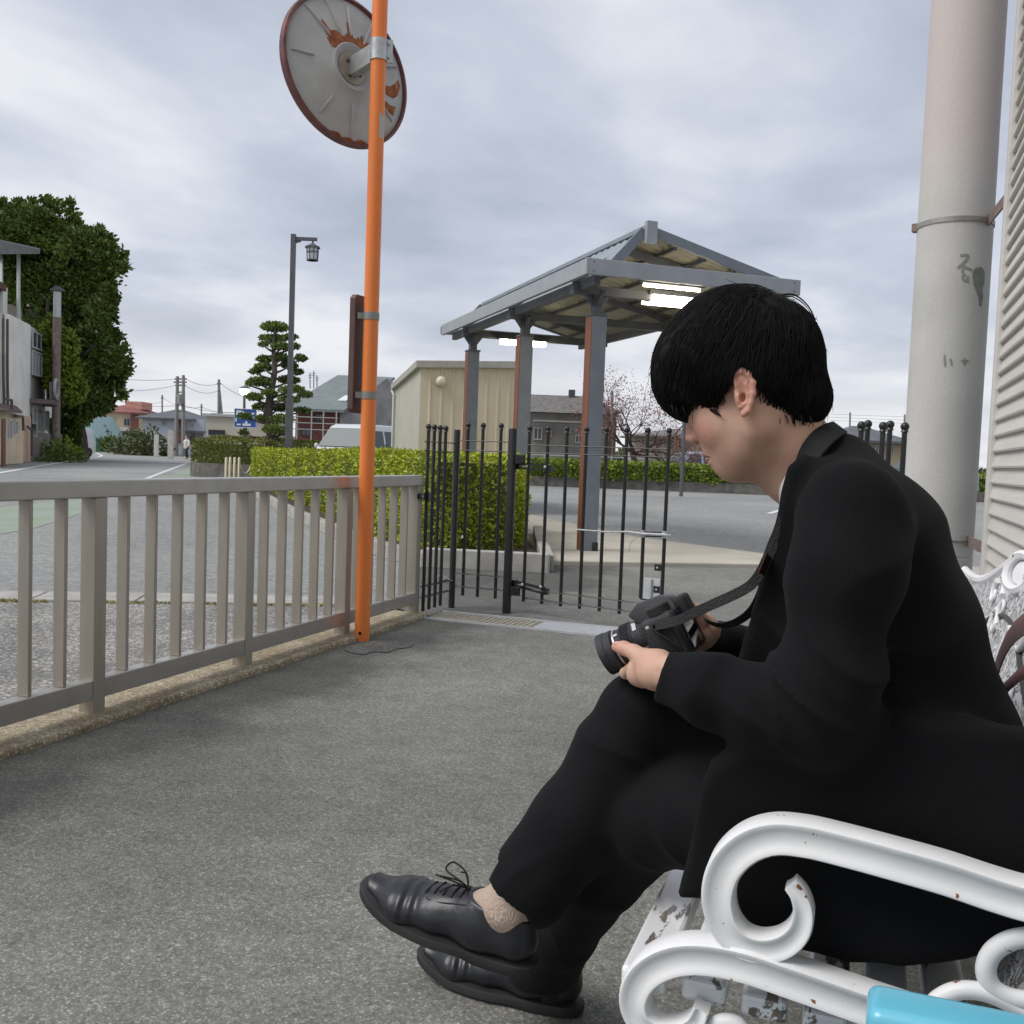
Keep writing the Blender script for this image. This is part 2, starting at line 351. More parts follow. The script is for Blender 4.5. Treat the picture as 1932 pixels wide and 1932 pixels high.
# convex mirror seen from behind
mc = P(660, 131, 4.90)
m0 = empty('traffic_mirror', mc, 'round convex traffic mirror seen from behind, grey rusty back with dark red rim', 'traffic mirror')
mc = Vector(mc)
nb = Vector((.906, -.4115, .0995)).normalized()      # the mirror faces the road, its back is turned to the platform
RM = .42
qm = Vector((0, 0, 1)).rotation_difference(nb)
M_mback = mat('grey_mirror_back', (.36, .37, .36), .6, (.44, .45, .43), 6, bump=.08, bscale=20)
M_mrim = mat('dark_red_rim', (.10, .035, .035), .5, (.20, .07, .06), 12)
b = MB(); prof = [(a_*.945, h_) for a_, h_ in [(.001, .018), (.10, .018), (.115, .034), (.135, .040), (.155, .022), (.25, .010), (.36, -.006), (.41, -.022), (.428, -.032), (.40, -.060), (.2, -.10), (.001, -.115)]]
b.lathe(prof, mc, 72, axis=nb); body = b.build('mirror_body', M_mback, m0, smooth=True, sharp=50)
b = MB(); b.lathe([(.396, -.028), (.404, -.006), (.418, -.012), (.421, -.045), (.412, -.062), (.396, -.05), (.396, -.028)], mc, 72, axis=nb); b.build('rim', M_mrim, m0, smooth=True)
def md(u, v, h): return mc+qm@Vector((u, v, h))
# orthonormal directions on the disc: image-up and image-right as far as the disc allows
up_d = (qm.inverted()@Vector((0, 0, 1))); up_d.z = 0; up_d.normalize(); rt_d = Vector((up_d.y, -up_d.x, 0))
if (qm@rt_d).dot(Vector(cr)) < 0: rt_d = -rt_d
def mdir(ang, r, h=0):
    a = R(ang); q = rt_d*math.cos(a)*r+up_d*math.sin(a)*r; return md(q.x, q.y, h)
def backh(r):
    for (r0, h0), (r1, h1) in zip(prof[:9], prof[1:9]):
        if r0 <= r <= r1: return h0+(h1-h0)*(r-r0)/(r1-r0)
    return -.03
for k, (an, ra, rb_) in enumerate([(180, .24, .37), (135, .19, .39), (112, .17, .39), (90, .18, .36), (62, .17, .37), (-35, .19, .36), (-90, .19, .37), (-125, .22, .36), (20, .25, .37)]):
    b = MB(); a = mdir(an, ra, backh(ra)+.002); c = mdir(an, rb_, backh(rb_)+.002); b.tube([a, a+(c-a)*.12, a+(c-a)*.88, c], [.004, .016, .016, .004], 10, flat=.5, up=nb); b.build('stiffening_rib', M_mback, m0, smooth=True)
# rust streaks growing out of the hub
def rustpatch(pl):
    b = MB(); v = [mdir(a, r, backh(r)+.0025) for a, r in pl]; c = sum(v, Vector())/len(v)
    n = len(v)
    ca = sum(p[0] for p in pl)/n; crd = sum(p[1] for p in pl)/n; v.append(mdir(ca, crd, backh(crd)+.003))
    b.add(v, [(i, (i+1) % n, n) for i in range(n)]); return b.build('rust_stain', M_rust, m0)
for k in range(16):
    a0 = 50+k*6.2; ln = [.20, .225, .26, .23, .20, .18, .19, .26, .19, .175, .175, .185, .21, .285, .235, .20][k]; w0 = [5, 5, 6, 6, 4, 4, 4, 4, 4, 4, 4, 4, 5, 5, 6, 5][k]
    rustpatch([(a0-w0, .136), (a0-w0*.8, .172), (a0-1.2, ln), (a0+1.0, ln*.97), (a0+w0*.8, .17), (a0+w0, .136)])
rustpatch([(112, .14), (120, .135), (134, .14), (140, .165), (136, .20), (128, .215), (118, .205), (112, .18)])
rustpatch([(56, .20), (50, .25), (44, .27), (38, .26), (40, .21), (46, .17), (54, .16)])
rustpatch([(-8, .20), (-3, .28), (4, .33), (9, .36), (3, .37), (-8, .345), (-14, .31), (-16, .26)])
rustpatch([(-26, .2), (-24, .3), (-20, .345), (-30, .35), (-34, .28)])
for an in (-80, -92, -104): rustpatch([(an-8, .40), (an-4, .385), (an+2, .375), (an+7, .392), (an+8, .405)])
# bracket from the hub to the pole
b = MB(); b.lathe([(.09, .015), (.09, .024), (.001, .026)], mc, 30, axis=nb); b.build('hub_plate', mat('dirty_zinc', (.36, .34, .29), .6, (.26, .23, .17), 14, metal=.3), m0, smooth=True)
zb = P(718, 95, PXY[1])[2]; pc = Vector((*PXY, zb))
b = MB(); b.bar(mc+nb*.02, pc+Vector((0, 0, -.005)), .05, .10); b.build('mirror_arm', M_galv, m0, bevel=.003)
b = MB(); b.lathe([(.0425, -.055), (.047, -.055), (.047, .055), (.0425, .055), (.0425, -.055)], pc, 28); b.build('clamp', M_galv, m0, smooth=True)
fl = pc+sd_*.052; b = MB(); b.bar(fl-Vector((0, 0, .06)), fl+Vector((0, 0, .06)), .045, .012, up=vd)
for dz in (-.035, .035): b.lathe([(.007, 0), (.007, .012), (.001, .013)], fl+vd*.006+Vector((0, 0, dz)), 6, axis=vd)
b.build('clamp_flange', M_galv, m0, bevel=.001)
b = MB()
for u_, w_ in ((-.03, .03), (.04, .045), (.05, -.03), (-.02, -.05)): b.lathe([(.009, .02), (.009, .034), (.001, .036)], mc+(qm@(rt_d*u_+up_d*w_)), 6, axis=nb)
b.tube([mc+nb*.03+(qm@(rt_d*-.02+up_d*-.045)), mc+nb*.06+(qm@(rt_d*.05+up_d*-.01)), pc+Vector((0, 0, -.07))+vd*.03], .004, 6); b.build('bolt_and_wire', mat('dark_steel', (.05, .05, .05), .5), m0)

# brown sign board strapped behind the pole
M_brn = mat('brown_sign_back', (.075, .038, .032), .5, (.095, .05, .042), 10)
sg = empty('sign_board', (*PXY, 1.25), 'narrow brown sign board strapped upright behind the orange pole, seen from its back edge', 'sign')
cl = Vector((*PXY, 0))-sd_*.045-vd*.055; z0, z1 = P(675, 780, 4.83)[2], P(675, 560, 4.83)[2]
b = MB(); dirb = (sd_*.55-vd*.84).normalized(); nrb = Vector((dirb.y, -dirb.x, 0))
hw = .085; zz_ = [(-hw, z0+.02), (-hw+.02, z0), (hw-.02, z0), (hw, z0+.02), (hw, z1-.02), (hw-.02, z1), (-hw+.02, z1), (-hw, z1-.02)]
v = [cl+dirb*a+Vector((0, 0, z))+nrb*.006 for a, z in zz_]+[cl+dirb*a+Vector((0, 0, z))-nrb*.03 for a, z in zz_]
b.add(v, [tuple(range(8)), tuple(reversed(range(8, 16)))]+[(i, (i+1) % 8, 8+(i+1) % 8, 8+i) for i in range(8)]); b.build('panel', M_brn, sg, bevel=.003)
for yy in (597, 746):
    z = P(690, yy, PXY[1])[2]; b = MB(); b.lathe([(.0418, -.02), (.0445, -.02), (.0445, .02), (.0418, .02), (.0418, -.02)], (*PXY, z), 26)
    b.bar(Vector((*PXY, z))-sd_*.043, Vector((*PXY, z))-sd_*.075+vd*.004, .012, .034); b.build('strap', mat('dull_strap', (.27, .27, .25), .5, metal=.5), sg, smooth=True)

# ================================================================== BLACK IRON RAILINGS AND GATE
M_iron = mat('black_painted_iron', (.012, .0125, .013), .38, (.02, .02, .02), 18, bump=.1, bscale=70)
M_galvd = mat('dull_zinc', (.45, .46, .46), .4, (.6, .6, .6), 30, metal=.4)
def ironbar(parent, x, y, zb_, zt, r=.0115, rb2=.019):
    b = MB(); b.lathe([(r, 0), (r, zt-zb_-.03), (r*1.5, zt-zb_-.028), (r*1.1, zt-zb_-.018)], (x, y, zb_), 10); b.ball((x, y, zt-.004), rb2, 12); return b.build('bar', M_iron, parent, smooth=True)
def rods(parent, a, c, zs, off=.012, r=.0035, name='rail'):
    a = Vector(a); c = Vector(c); t = (c-a).normalized(); n = Vector((t.y, -t.x, 0))
    for z in zs:
        b = MB()
        for s in (-1, 1): b.tube([a+n*off*s+Vector((0, 0, z)), c+n*off*s+Vector((0, 0, z))], r, 6)
        b.build(name, M_iron, parent)
TOP = 1.24
ir = empty('iron_railing', (-2.65, 5.8, 0), 'short return of four black iron bars between the slat fence and the thin gate post', 'railing', 'black iron railings at the gate')
for y in (5.715, 5.805, 5.895, 5.985): ironbar(ir, -2.655, y, .03, TOP-.02)
rods(ir, (-2.655, 5.69, 0), (-2.64, 6.1, 0), (1.06, 1.12, .12, .19))
gp = empty('gate_post', (-2.63, 6.12, 0), 'thinner black round post at the corner of the iron railing', 'post')
b = MB(); b.lathe([(.022, 0), (.022, 1.205), (.02, 1.212), (.001, 1.213)], (-2.63, 6.12, 0), 18); b.build('tube', M_iron, gp, smooth=True)
b = MB(); random.seed(3)
for k in range(9):
    a = random.uniform(0, 6.28); b.tube([(-2.63+.025*math.cos(a), 6.09, .19), (-2.66+.03*math.cos(a), 6.05+.03*math.sin(a), .2+.02*random.random()), (-2.70+.09*random.random()-.03, 6.0+.05*math.sin(a), .17+.06*random.random())], .0035, 5)
b.build('tie_wire', M_galvd, gp)
ir2 = empty('iron_railing', (-2.43, 6.12, 0), 'three black iron bars set between the thin and the thick gate post', 'railing', 'black iron railings at the gate')
for x in (883, 911, 945):
    q = P(x, 830, 6.12); ironbar(ir2, q[0]-.0, 6.12, .09, TOP+.01)
rods(ir2, (-2.61, 6.12, 0), (-2.25, 6.12, 0), (1.075, 1.14, .15, .24))
gp2 = empty('gate_post', (-2.225, 6.11, 0), 'thick black round hinge post in the middle of the gateway', 'post')
b = MB(); b.lathe([(.029, -.0), (.029, 1.222), (.026, 1.23), (.001, 1.231)], (-2.225, 6.11, 0), 22); b.build('tube', M_iron, gp2, smooth=True)
for z in (1.03, .155):
    b = MB(); b.box((-2.197, 6.085, z-.03), (-2.13, 6.10, z+.03)); b.box((-2.15, 6.07, z-.025), (-2.13, 6.1, z+.025)); b.build('hinge_bracket', M_iron, gp2, bevel=.002)
A0 = Vector((-2.115, 6.13, 0)); A1 = Vector((-1.15, 5.925, 0)); tg = (A1-A0).normalized(); ng = Vector((tg.y, -tg.x, 0))
gate = empty('iron_gate', A0, 'black iron gate leaf standing ajar with galvanised latch rod and drop bolt', 'gate')
for i in range(8):
    q = A0+(A1-A0)*(i/7)+tg*.0
    ironbar(gate, q.x, q.y, (.085 if i < 6 else .2), TOP)
rods(gate, A0, A1, (1.075, 1.125), .014); rods(gate, A0, A0+(A1-A0)*.87, (.11, .17), .014)
for z in (.985, .20):
    b = MB(); c0 = A0-tg*.09+Vector((0, 0, z)); c1 = A0+tg*.18+Vector((0, 0, z-.008 if z > .5 else z-.03))
    for s in (-1, 1): b.bar(c0+ng*.017*s+Vector((0, 0, .014)), c1+ng*.017*s+Vector((0, 0, .014)), .006, .012); b.bar(c0+ng*.017*s-Vector((0, 0, .014)), c1+ng*.017*s-Vector((0, 0, .014)), .006, .012)
    b.bar(c0-tg*.004, c0+tg*.03, .04, .044); b.bar(c1-tg*.02, c1+tg*.004, .04, .04); b.build('hinge_strap', M_iron, gate)
    for i in (0, 1):
        q = A0+(A1-A0)*(i/7)+Vector((0, 0, z)); b = MB(); b.lathe([(.010, 0), (.010, .006), (.006, .010), (.001, .011)], q+ng*.021, 8, axis=ng); b.lathe([(.010, 0), (.010, .006), (.001, .01)], q-ng*.021, 8, axis=-ng); b.build('bolt', M_galvd, gate, smooth=True)
zl = .60
lat = MB(); q6 = A0+(A1-A0)*(6/7)+Vector((0, 0, zl)); q7 = A1+Vector((0, 0, zl+.005)); e0 = A0+(A1-A0)*(.40)+Vector((0, 0, zl-.005))
nf = ng if ng.dot(Vector((0, -1, 0))) > 0 else -ng
lat.tube([e0+nf*.03, e0+tg*.2+nf*.03, e0+tg*.36+nf*.032+Vector((0, 0, .012)), q6+nf*.024, q7+nf*.024, q7+tg*.05+nf*.024], [.005, .005, .006, .009, .009, .003], 8); lat.build('latch_rod', M_galvd, gate, smooth=True)
b = MB(); b.bar(q6+tg*.02+nf*.008, q7-tg*.02+nf*.008, .022, .034); b.build('latch_box', M_iron, gate, bevel=.002)
for q in (q6, q7):
    b = MB(); b.lathe([(.0125, -.022), (.017, -.022), (.017, .022), (.0125, .022), (.0125, -.022)], q, 12); b.build('latch_clamp', M_galvd, gate, smooth=True)
b = MB(); b.tube([q6+nf*.02, q6-tg*.03+nf*.03+Vector((0, 0, -.02)), q6-tg*.075+nf*.02+Vector((0, 0, -.06)), q6-tg*.085+nf*.02+Vector((0, 0, -.12))], .003, 5); b.build('pull_cord', mat('cream_cord', (.5, .47, .35), .8), gate)
b = MB(); c = A0+(A1-A0)*.93; b.bar(c+Vector((0, 0, .19)), c+Vector((0, 0, .33)), .11, .006, up=nf); b.build('bolt_plate', mat('zinc_plate', (.5, .52, .53), .45, (.62, .64, .65), 12, metal=.2), gate, bevel=.001)
b = MB(); b.tube([c+nf*.012+Vector((0, 0, .04)), c+nf*.012+Vector((0, 0, .17))], .011, 8); b.tube([c+nf*.012+Vector((0, 0, .17)), c+nf*.012+Vector((0, 0, .33))], .006, 8, mi=1); b.bar(A0+(A1-A0)*(6/7)+Vector((0, 0, .195)), A1+Vector((0, 0, .195)), .008, .008); b.build('drop_bolt', [M_iron, M_galvd], gate)
for z in (.40, .265):
    b = MB(); q = A1-tg*.035+Vector((0, 0, z)); b.bar(q-Vector((0, 0, .02)), q+Vector((0, 0, .02)), .04, .014, up=nf)
    b.lathe([(.007, 0), (.007, .004), (.001, .005)], q+nf*.008, 8, mi=1, axis=nf); b.build('latch_bracket', [M_iron, M_galvd], gate)
# clamp between slat fence and railing
lk = empty('fence_clamp', (-2.64, 5.66, .77), 'small black metal clamp joining the slat fence end post to the iron railing', 'clamp')
b = MB(); b.box((-2.668, 5.60, .755), (-2.645, 5.705, .79)); b.box((-2.66, 5.69, .745), (-2.63, 5.725, .80)); b.build('clamp_body', M_iron, lk, bevel=.004)
b = MB(); b.lathe([(.008, 0), (.008, .006), (.001, .008)], (-2.645, 5.63, .772), 6, axis=(1, 0, 0)); b.build('bolt', M_galvd, lk)
# drain channel across the gateway
dr = empty('drain_channel', (-2, 5.75, 0), 'perforated drain cover running across the gateway threshold', 'drain')
M_grate = mat('tan_grate', (.36, .32, .25), .7, (.45, .42, .35), 30); M_gm = mat('steel_grate', (.52, .54, .56), .4, (.65, .67, .7), 8, metal=.3, stretch=(1, 12, 1))
b = MB(); b.box((-2.6, 5.60, -.01), (-.2, 5.615, .012)); b.box((-2.6, 5.905, -.01), (-.2, 5.92, .012)); b.build('edge_angle', M_gm, dr)
b = MB(); x = -2.58
while x < -1.90:
    b.box((x, 5.616, -.02), (x+.012, 5.904, .006)); x += .036
for k in range(7): b.box((-2.58, 5.63+k*.042, -.02), (-1.90, 5.642+k*.042, .004))
b.build('perforated_cover', M_grate, dr)
b = MB()
for k in range(9): b.box((-1.885, 5.62+k*.032, -.01), (-.21, 5.64+k*.032, .008))
b.box((-1.885, 5.618, -.02), (-.21, 5.902, .001)); b.build('slotted_cover', M_gm, dr)
b = MB(); b.box((-2.6, 5.616, -.08), (-.2, 5.904, -.021)); b.build('channel_bed', mat('dark_channel', (.05, .05, .045), .9), dr)
# second gate leaf folded back near the concrete pole
ir3 = empty('iron_gate', (.1, 4.75, 0), 'other black iron gate leaf folded back behind the seated person, beside the concrete pole', 'gate')
for xx in (1625, 1666, 1707):
    q = PX(1, 1, 1) if 0 else None
    # leaf runs across, a little this side of the pole
    d = ray(xx, 812); t = (4.62)/(d[1]-.12*d[0]); q = CAM+t*d; ironbar(ir3, q[0], q[1], .08, TOP+.005)
for xx in (1637, 1679):
    d = ray(xx, 812); t = (4.80)/(d[1]-.12*d[0]); q = CAM+t*d; ironbar(ir3, q[0], q[1], .08, TOP+.02)
rods(ir3, (-.16, 4.60, 0), (.06, 4.627, 0), (1.09, 1.03, .2), .012); rods(ir3, (-.15, 4.78, 0), (.06, 4.81, 0), (1.09, 1.03, .2), .012)

# ================================================================== CONCRETE POLE AND WALL ON THE RIGHT
M_cpole = bpy.data.materials.new('pole_concrete'); M_cpole.use_nodes = True; t = M_cpole.node_tree; bs = t.nodes['Principled BSDF']; bs.inputs['Roughness'].default_value = .8
g = t.nodes.new('ShaderNodeNewGeometry'); sp = t.nodes.new('ShaderNodeSeparateXYZ'); t.links.new(g.outputs['Position'], sp.inputs[0])
nz = t.nodes.new('ShaderNodeTexNoise'); nz.inputs['Scale'].default_value = 2.5; nz.inputs['Detail'].default_value = 6; t.links.new(g.outputs['Position'], nz.inputs[0])
c1 = ramp2(t, nz.outputs[0], [(.3, (.48, .475, .445)), (.7, (.58, .575, .545))])
mr = t.nodes.new('ShaderNodeMapRange'); mr.inputs[1].default_value = 2.30; mr.inputs[2].default_value = 2.72; t.links.new(sp.outputs[2], mr.inputs[0])
mxx = t.nodes.new('ShaderNodeMixRGB'); t.links.new(mr.outputs[0], mxx.inputs[0]); t.links.new(c1, mxx.inputs[1]); mxx.inputs[2].default_value = (.515, .455, .43, 1)
nf2 = t.nodes.new('ShaderNodeTexNoise'); nf2.inputs['Scale'].default_value = 120; t.links.new(g.outputs['Position'], nf2.inputs[0])
mf = t.nodes.new('ShaderNodeMixRGB'); mf.blend_type = 'MULTIPLY'; mf.inputs[0].default_value = 1; t.links.new(mxx.outputs[0], mf.inputs[1]); t.links.new(ramp2(t, nf2.outputs[0], [(.3, (.93,)*3), (.7, (1.05,)*3)]), mf.inputs[2]); t.links.new(mf.outputs[0], bs.inputs['Base Color'])
pcx = W(1779, 800, 5.0); PC = (float(pcx[0]), float(pcx[1])); PR = .178
cp = empty('concrete_pole', (*PC, 0), 'thick round concrete utility pole strapped beside the corner of the sided wall', 'pole')
b = MB(); b.lathe([(PR*1.0, -.02), (PR, .62), (PR-.003, .623), (PR-.003, .628), (PR, .631), (PR*.995, 2.28), (PR*.99, 2.70), (PR*.985, 2.703), (PR*.985, 6)], (*PC, 0), 56); b.build('shaft', M_cpole, cp, smooth=True)
def on_pole(xp, yp, off=.0015):
    d = ray(xp, yp); o = CAM; a = d[0]**2+d[1]**2; bb = 2*((o[0]-PC[0])*d[0]+(o[1]-PC[1])*d[1]); c = (o[0]-PC[0])**2+(o[1]-PC[1])**2-(PR+off)**2
    s = (-bb-math.sqrt(max(bb*bb-4*a*c, 0)))/(2*a); return o+s*d
M_band = mat('band_steel', (.36, .35, .33), .5, (.28, .26, .24), 20, metal=.3)
M_brk = mat('brown_bracket', (.25, .18, .16), .7, (.17, .13, .12), 30)
for yb, tilt in ((412, .0), (1021, 0)):
    z = on_pole(1800, yb)[2]
    hb_ = .012 if yb < 900 else .004; b = MB(); b.lathe([(PR, -hb_), (PR+.004, -hb_), (PR+.004, hb_), (PR, hb_), (PR, -hb_)], (*PC, z), 56); o = b.build('steel_band', M_band, cp, smooth=True)
    b = MB(); q = Vector((PC[0]+PR, PC[1]-.0, z)); w_ = Vector((.56, 4.60, z)); 
    b.bar(Vector((PC[0]+PR*.8, PC[1]-PR*.62, z)), Vector((.535, 4.63, z)), .008, .055)
    b.bar(Vector((PC[0]-PR-.012, PC[1]-.02, z)), Vector((PC[0]-PR-.001, PC[1]+.02, z)), .03, .04)
    b.build('bracket', M_brk, cp, bevel=.001)
M_mark = mat('faint_mark', (.27, .28, .25), .85); M_blob = mat('grey_stain', (.20, .205, .18), .9, (.26, .26, .235), 30)
def polestroke(pts, wpx, m, name='mark'):
    b = MB(); pts = smoothpath([(x, y, 0) for x, y in pts], 4)
    v = []
    for i, p in enumerate(pts):
        t = pts[min(i+1, len(pts)-1)]-pts[max(i-1, 0)]; t = t/(np.linalg.norm(t)+1e-9); n = np.array([-t[1], t[0]])*wpx/2*(1 if 0 < i < len(pts)-1 else .5)
        v += [on_pole(p[0]+n[0], p[1]+n[1]), on_pole(p[0]-n[0], p[1]-n[1])]
    b.add(v, [(2*i, 2*i+1, 2*i+3, 2*i+2) for i in range(len(pts)-1)]); return b.build(name, m, cp)
for s in ([(1811, 482), (1820, 481), (1827, 482), (1822, 492), (1813, 500), (1806, 506)], [(1821, 492), (1817, 501), (1826, 506), (1834, 509)], [(1818, 500), (1815, 515)], [(1822, 517), (1817, 520), (1817, 527), (1824, 530)], [(1826, 520), (1826, 533)],
          [(1782, 669), (1783, 692)], [(1793, 676), (1796, 690)], [(1820, 676), (1820, 690)], [(1813, 681), (1828, 681)]): polestroke(s, 4.5, M_mark, 'faded_lettering')
b = MB(); pl = [(1842, 505), (1852, 504), (1858, 512), (1858, 530), (1854, 545), (1855, 562), (1852, 577), (1848, 578), (1847, 562), (1842, 548), (1837, 535), (1835, 520), (1836, 510)]
cc = on_pole(1847, 530); b.add([on_pole(*p) for p in pl]+[cc], [(i, (i+1) % len(pl), len(pl)) for i in range(len(pl))]); b.build('stain', M_blob, cp)
# clapboard wall
M_side = mat('beige_siding', (.60, .575, .53), .7, (.53, .505, .465), 5, bump=.15, bscale=30, stretch=(1, .3, 3)); M_trim = mat('corner_trim', (.60, .58, .55), .55, (.54, .52, .49), 4)
XW = .50; YE = 4.60
wl = empty('station_building', (XW, 2, 0), 'building side wall of narrow beige lap boards with pale corner trim at the right edge', 'building')
b = MB(); z = .35; pitch = .0655
sec = []
while z < 5.2:
    sec.append((XW+.001, z)); sec.append((XW-.013, z+.003)); sec.append((XW-.015, z+.010)); sec.append((XW+.0, z+pitch-.006)); z += pitch
v = [(x, y, zz) for y in (-3, YE) for x, zz in sec]; n = len(sec); b.add(v, [(i, i+1, n+i+1, n+i) for i in range(n-1)]); b.build('siding', M_side, wl)
b = MB(); b.box((XW+.002, -3, -.02), (XW+4, YE-.02, 5.2)); b.box((XW-.01, -3, -.02), (XW+.001, YE-.0, .352)); b.build('wall', mat('wall_core', (.42, .40, .36), .8, (.36, .34, .31), 3), wl)
b = MB(); b.box((XW-.028, YE-.001, 0), (XW+.03, YE+.055, 5.2)); b.build('corner_trim', M_trim, wl, bevel=.006)
b = MB(); b.tube([(XW-.0, YE+.10, -.02), (XW-.0, YE+.10, 2.2), (XW-.0, YE+.10, 5.2)], .024, 16); b.build('downpipe', M_trim, wl, smooth=True)

# ================================================================== STATION CANOPY
M_steel = mat('grey_painted_steel', (.17, .19, .22), .5, (.20, .225, .255), 6, bump=.04)
M_steeld = mat('dark_grey_steel', (.085, .09, .10), .55, (.11, .115, .125), 6)
M_fasc = mat('pale_grey_fascia', (.30, .32, .345), .45, (.34, .36, .385), 5, bump=.03)
M_wood = mat('brown_cladding', (.17, .062, .032), .55, (.22, .085, .045), 6, stretch=(6, 6, .5))
M_sheet = mat('cream_ribbed_sheet', (.36, .33, .25), .5, (.42, .39, .30), 4)
M_roofs = mat('blue_grey_roof_sheet', (.24, .28, .31), .4, (.29, .33, .355), 4, metal=.2)
ang = YAW+R(18.5)                                    # long axis, left of +Y
ax = np.array([-math.sin(ang), math.cos(ang), 0]); lx = np.array([math.cos(ang), math.sin(ang), 0])
E0 = W(1108, 503, 9.97); zE = float(E0[2]); E0 = np.array([E0[0], E0[1], 0])
WD, LN = 2.47, 5.9
def cpt(u, v, z): q = E0+lx*u+ax*v; return (q[0], q[1], z)
can = empty('entrance_canopy', cpt(1.1, 2.7, 0), 'grey steel gabled entrance canopy on posts outside the gate with lit lamps under its roof', 'canopy')
RU, RZ = .68, .46
def corr(u0, z0_, u1, z1_, v0, v1, n, amp, th, mi=0):
    """ribbed sheet between two eave lines"""
    b = MB(); o = []; m = n*4
    for i in range(m+1):
        v = v0+(v1-v0)*i/m; h = amp if i % 4 in (1, 2) else 0
        o += [cpt(u0, v, z0_+h), cpt(u1, v, z1_+h), cpt(u0, v, z0_+h-th), cpt(u1, v, z1_+h-th)]
    f = []
    for i in range(m): a = 4*i; c = a+4; f += [(a, a+1, c+1, c), (a+2, c+2, c+3, a+3), (a, c, c+2, a+2), (a+1, a+3, c+3, c+1)]
    f += [(0, 2, 3, 1), (4*m, 4*m+1, 4*m+3, 4*m+2)]
    b.add(o, f); return b
z0c = zE-.02
b = corr(.20, z0c-.03, RU, zE+RZ-.01, .10, LN-.02, 34, .028, .006); b.build('roof_sheet', M_roofs, can)
b = corr(.20, z0c-.05, RU, zE+RZ-.035, .11, LN-.03, 34, .028, .003); b.build('roof_lining', M_sheet, can)
b = corr(WD-.03, z0c+.03, RU, zE+RZ-.01, .10, LN-.02, 34, .028, .006); b.build('roof_sheet', M_roofs, can)
b = corr(WD-.03, z0c+.01, RU, zE+RZ-.035, .11, LN-.03, 34, .028, .003); b.build('roof_lining', M_sheet, can)
b = MB(); b.bar(cpt(RU, .0, zE+RZ), cpt(RU, LN, zE+RZ), .12, .05); b.build('ridge_cap', M_roofs, can, bevel=.006)
b = MB(); b.bar(cpt(RU, -.035, zE+RZ-.17), cpt(RU, -.035, zE+RZ+.06), .12, .06, up=tuple(ax)); b.build('apex_cover', M_fasc, can, bevel=.004)
for u1, z1_ in ((.20, zE-.10), (WD-.02, zE-.05)):
    s_ = -1 if u1 < 1 else 1
    for v in (.02, LN):
        b = MB(); b.bar(cpt(RU+.05*s_, v, zE+RZ-.03), cpt(u1, v, z1_+.05), .035, .10); b.build('bargeboard', M_steel, can, bevel=.003)
for u in (0, WD):
    b = MB(); b.bar(cpt(u, 0, zE), cpt(u, LN, zE), .05, .16); b.build('eave_fascia', M_fasc, can, bevel=.006)
b = MB(); b.bar(cpt(-.03, -.03, zE), cpt(WD+.03, -.03, zE), .05, .165); b.build('front_fascia', M_fasc, can, bevel=.006)
b = MB()
for u in (.05, WD-.05):
    for dz in (-.045, .045): b.lathe([(.008, 0), (.008, .004), (.001, .005)], cpt(u, -.056, zE+dz), 8, axis=-ax)
b.build('fascia_screw', M_steeld, can)
b = MB(); b.bar(cpt(-.03, LN+.03, zE), cpt(WD+.03, LN+.03, zE), .05, .12); b.build('rear_fascia', M_steel, can, bevel=.006)
for v in (.55, 2.75, 4.95):                           # tie beams
    b = MB(); b.bar(cpt(.06, v, zE-.14), cpt(WD-.06, v, zE-.14), .09, .10); b.build('tie_beam', M_steeld, can, bevel=.004)
    for (ua, ub) in ((.06, RU), (WD-.06, RU)):
        b = MB(); b.bar(cpt(ua, v, zE-.05), cpt(ub, v, zE+RZ-.13), .06, .08); b.build('rafter', M_steeld, can, bevel=.004)
for u in (.16, WD-.16):
    b = MB(); b.bar(cpt(u, .1, zE-.10), cpt(u, LN-.1, zE-.10), .07, .11); b.build('long_beam', M_steeld, can, bevel=.004)
for k in range(1, 5):
    u = RU+(WD-RU)*k/5; z = zE+RZ*(1-k/5)-.02+.03*k/5
    b = MB(); b.bar(cpt(u, .1, z-.05), cpt(u, LN-.1, z-.05), .035, .035); b.build('purlin', M_steeld, can)
for k in (1, 2):
    u = .2+(RU-.2)*k/3; z = zE-.06+(RZ+.06)*k/3+.0
    b = MB(); b.bar(cpt(u, .1, z-.06), cpt(u, LN-.1, z-.06), .035, .035); b.build('purlin', M_steeld, can)
for (u, v) in ((.36, .55), (.30, 2.75), (.23, 4.95), (WD-.22, 4.95)):
    p = empty('post', cpt(u, v, 0), None, None); p['label'] = 'square grey steel post with brown side cladding'; p.parent = can; p.matrix_parent_inverse = Matrix.Translation(-can.location)
    b = MB(); b.bar(cpt(u, v, .03), cpt(u, v, zE-.40), .17, .17, up=tuple(ax)); b.build('shaft', M_steel, p, bevel=.004)
    b = MB(); b.bar(cpt(u-.087, v, .03), cpt(u-.087, v, zE-.42), .165, .012, up=tuple(lx)); b.bar(cpt(u-.02, v, .03), cpt(u-.02, v, .031), .05, .05, up=tuple(lx)); b.build('cladding', M_wood, p)
    b = MB(); b.bar(cpt(u, v, zE-.41), cpt(u, v, zE-.385), .195, .195, up=tuple(ax)); b.bar(cpt(u, v, zE-.385), cpt(u, v, zE-.19), .105, .105, up=tuple(ax))
    for s_ in (-1, 1): b.bar(cpt(u, v+.03*s_, zE-.30), cpt(u, v+.15*s_, zE-.155), .05, .05); b.bar(cpt(u+.03*s_, v, zE-.30), cpt(u+.14*s_, v, zE-.155), .05, .05)
    b.build('post_head', M_steeld, p, bevel=.004)
    b = MB(); b.bar(cpt(u+.055, v-.09, .045), cpt(u+.055, v-.09, .14), .06, .03, up=tuple(ax)); b.build('foot_box', M_iron, p, bevel=.004)
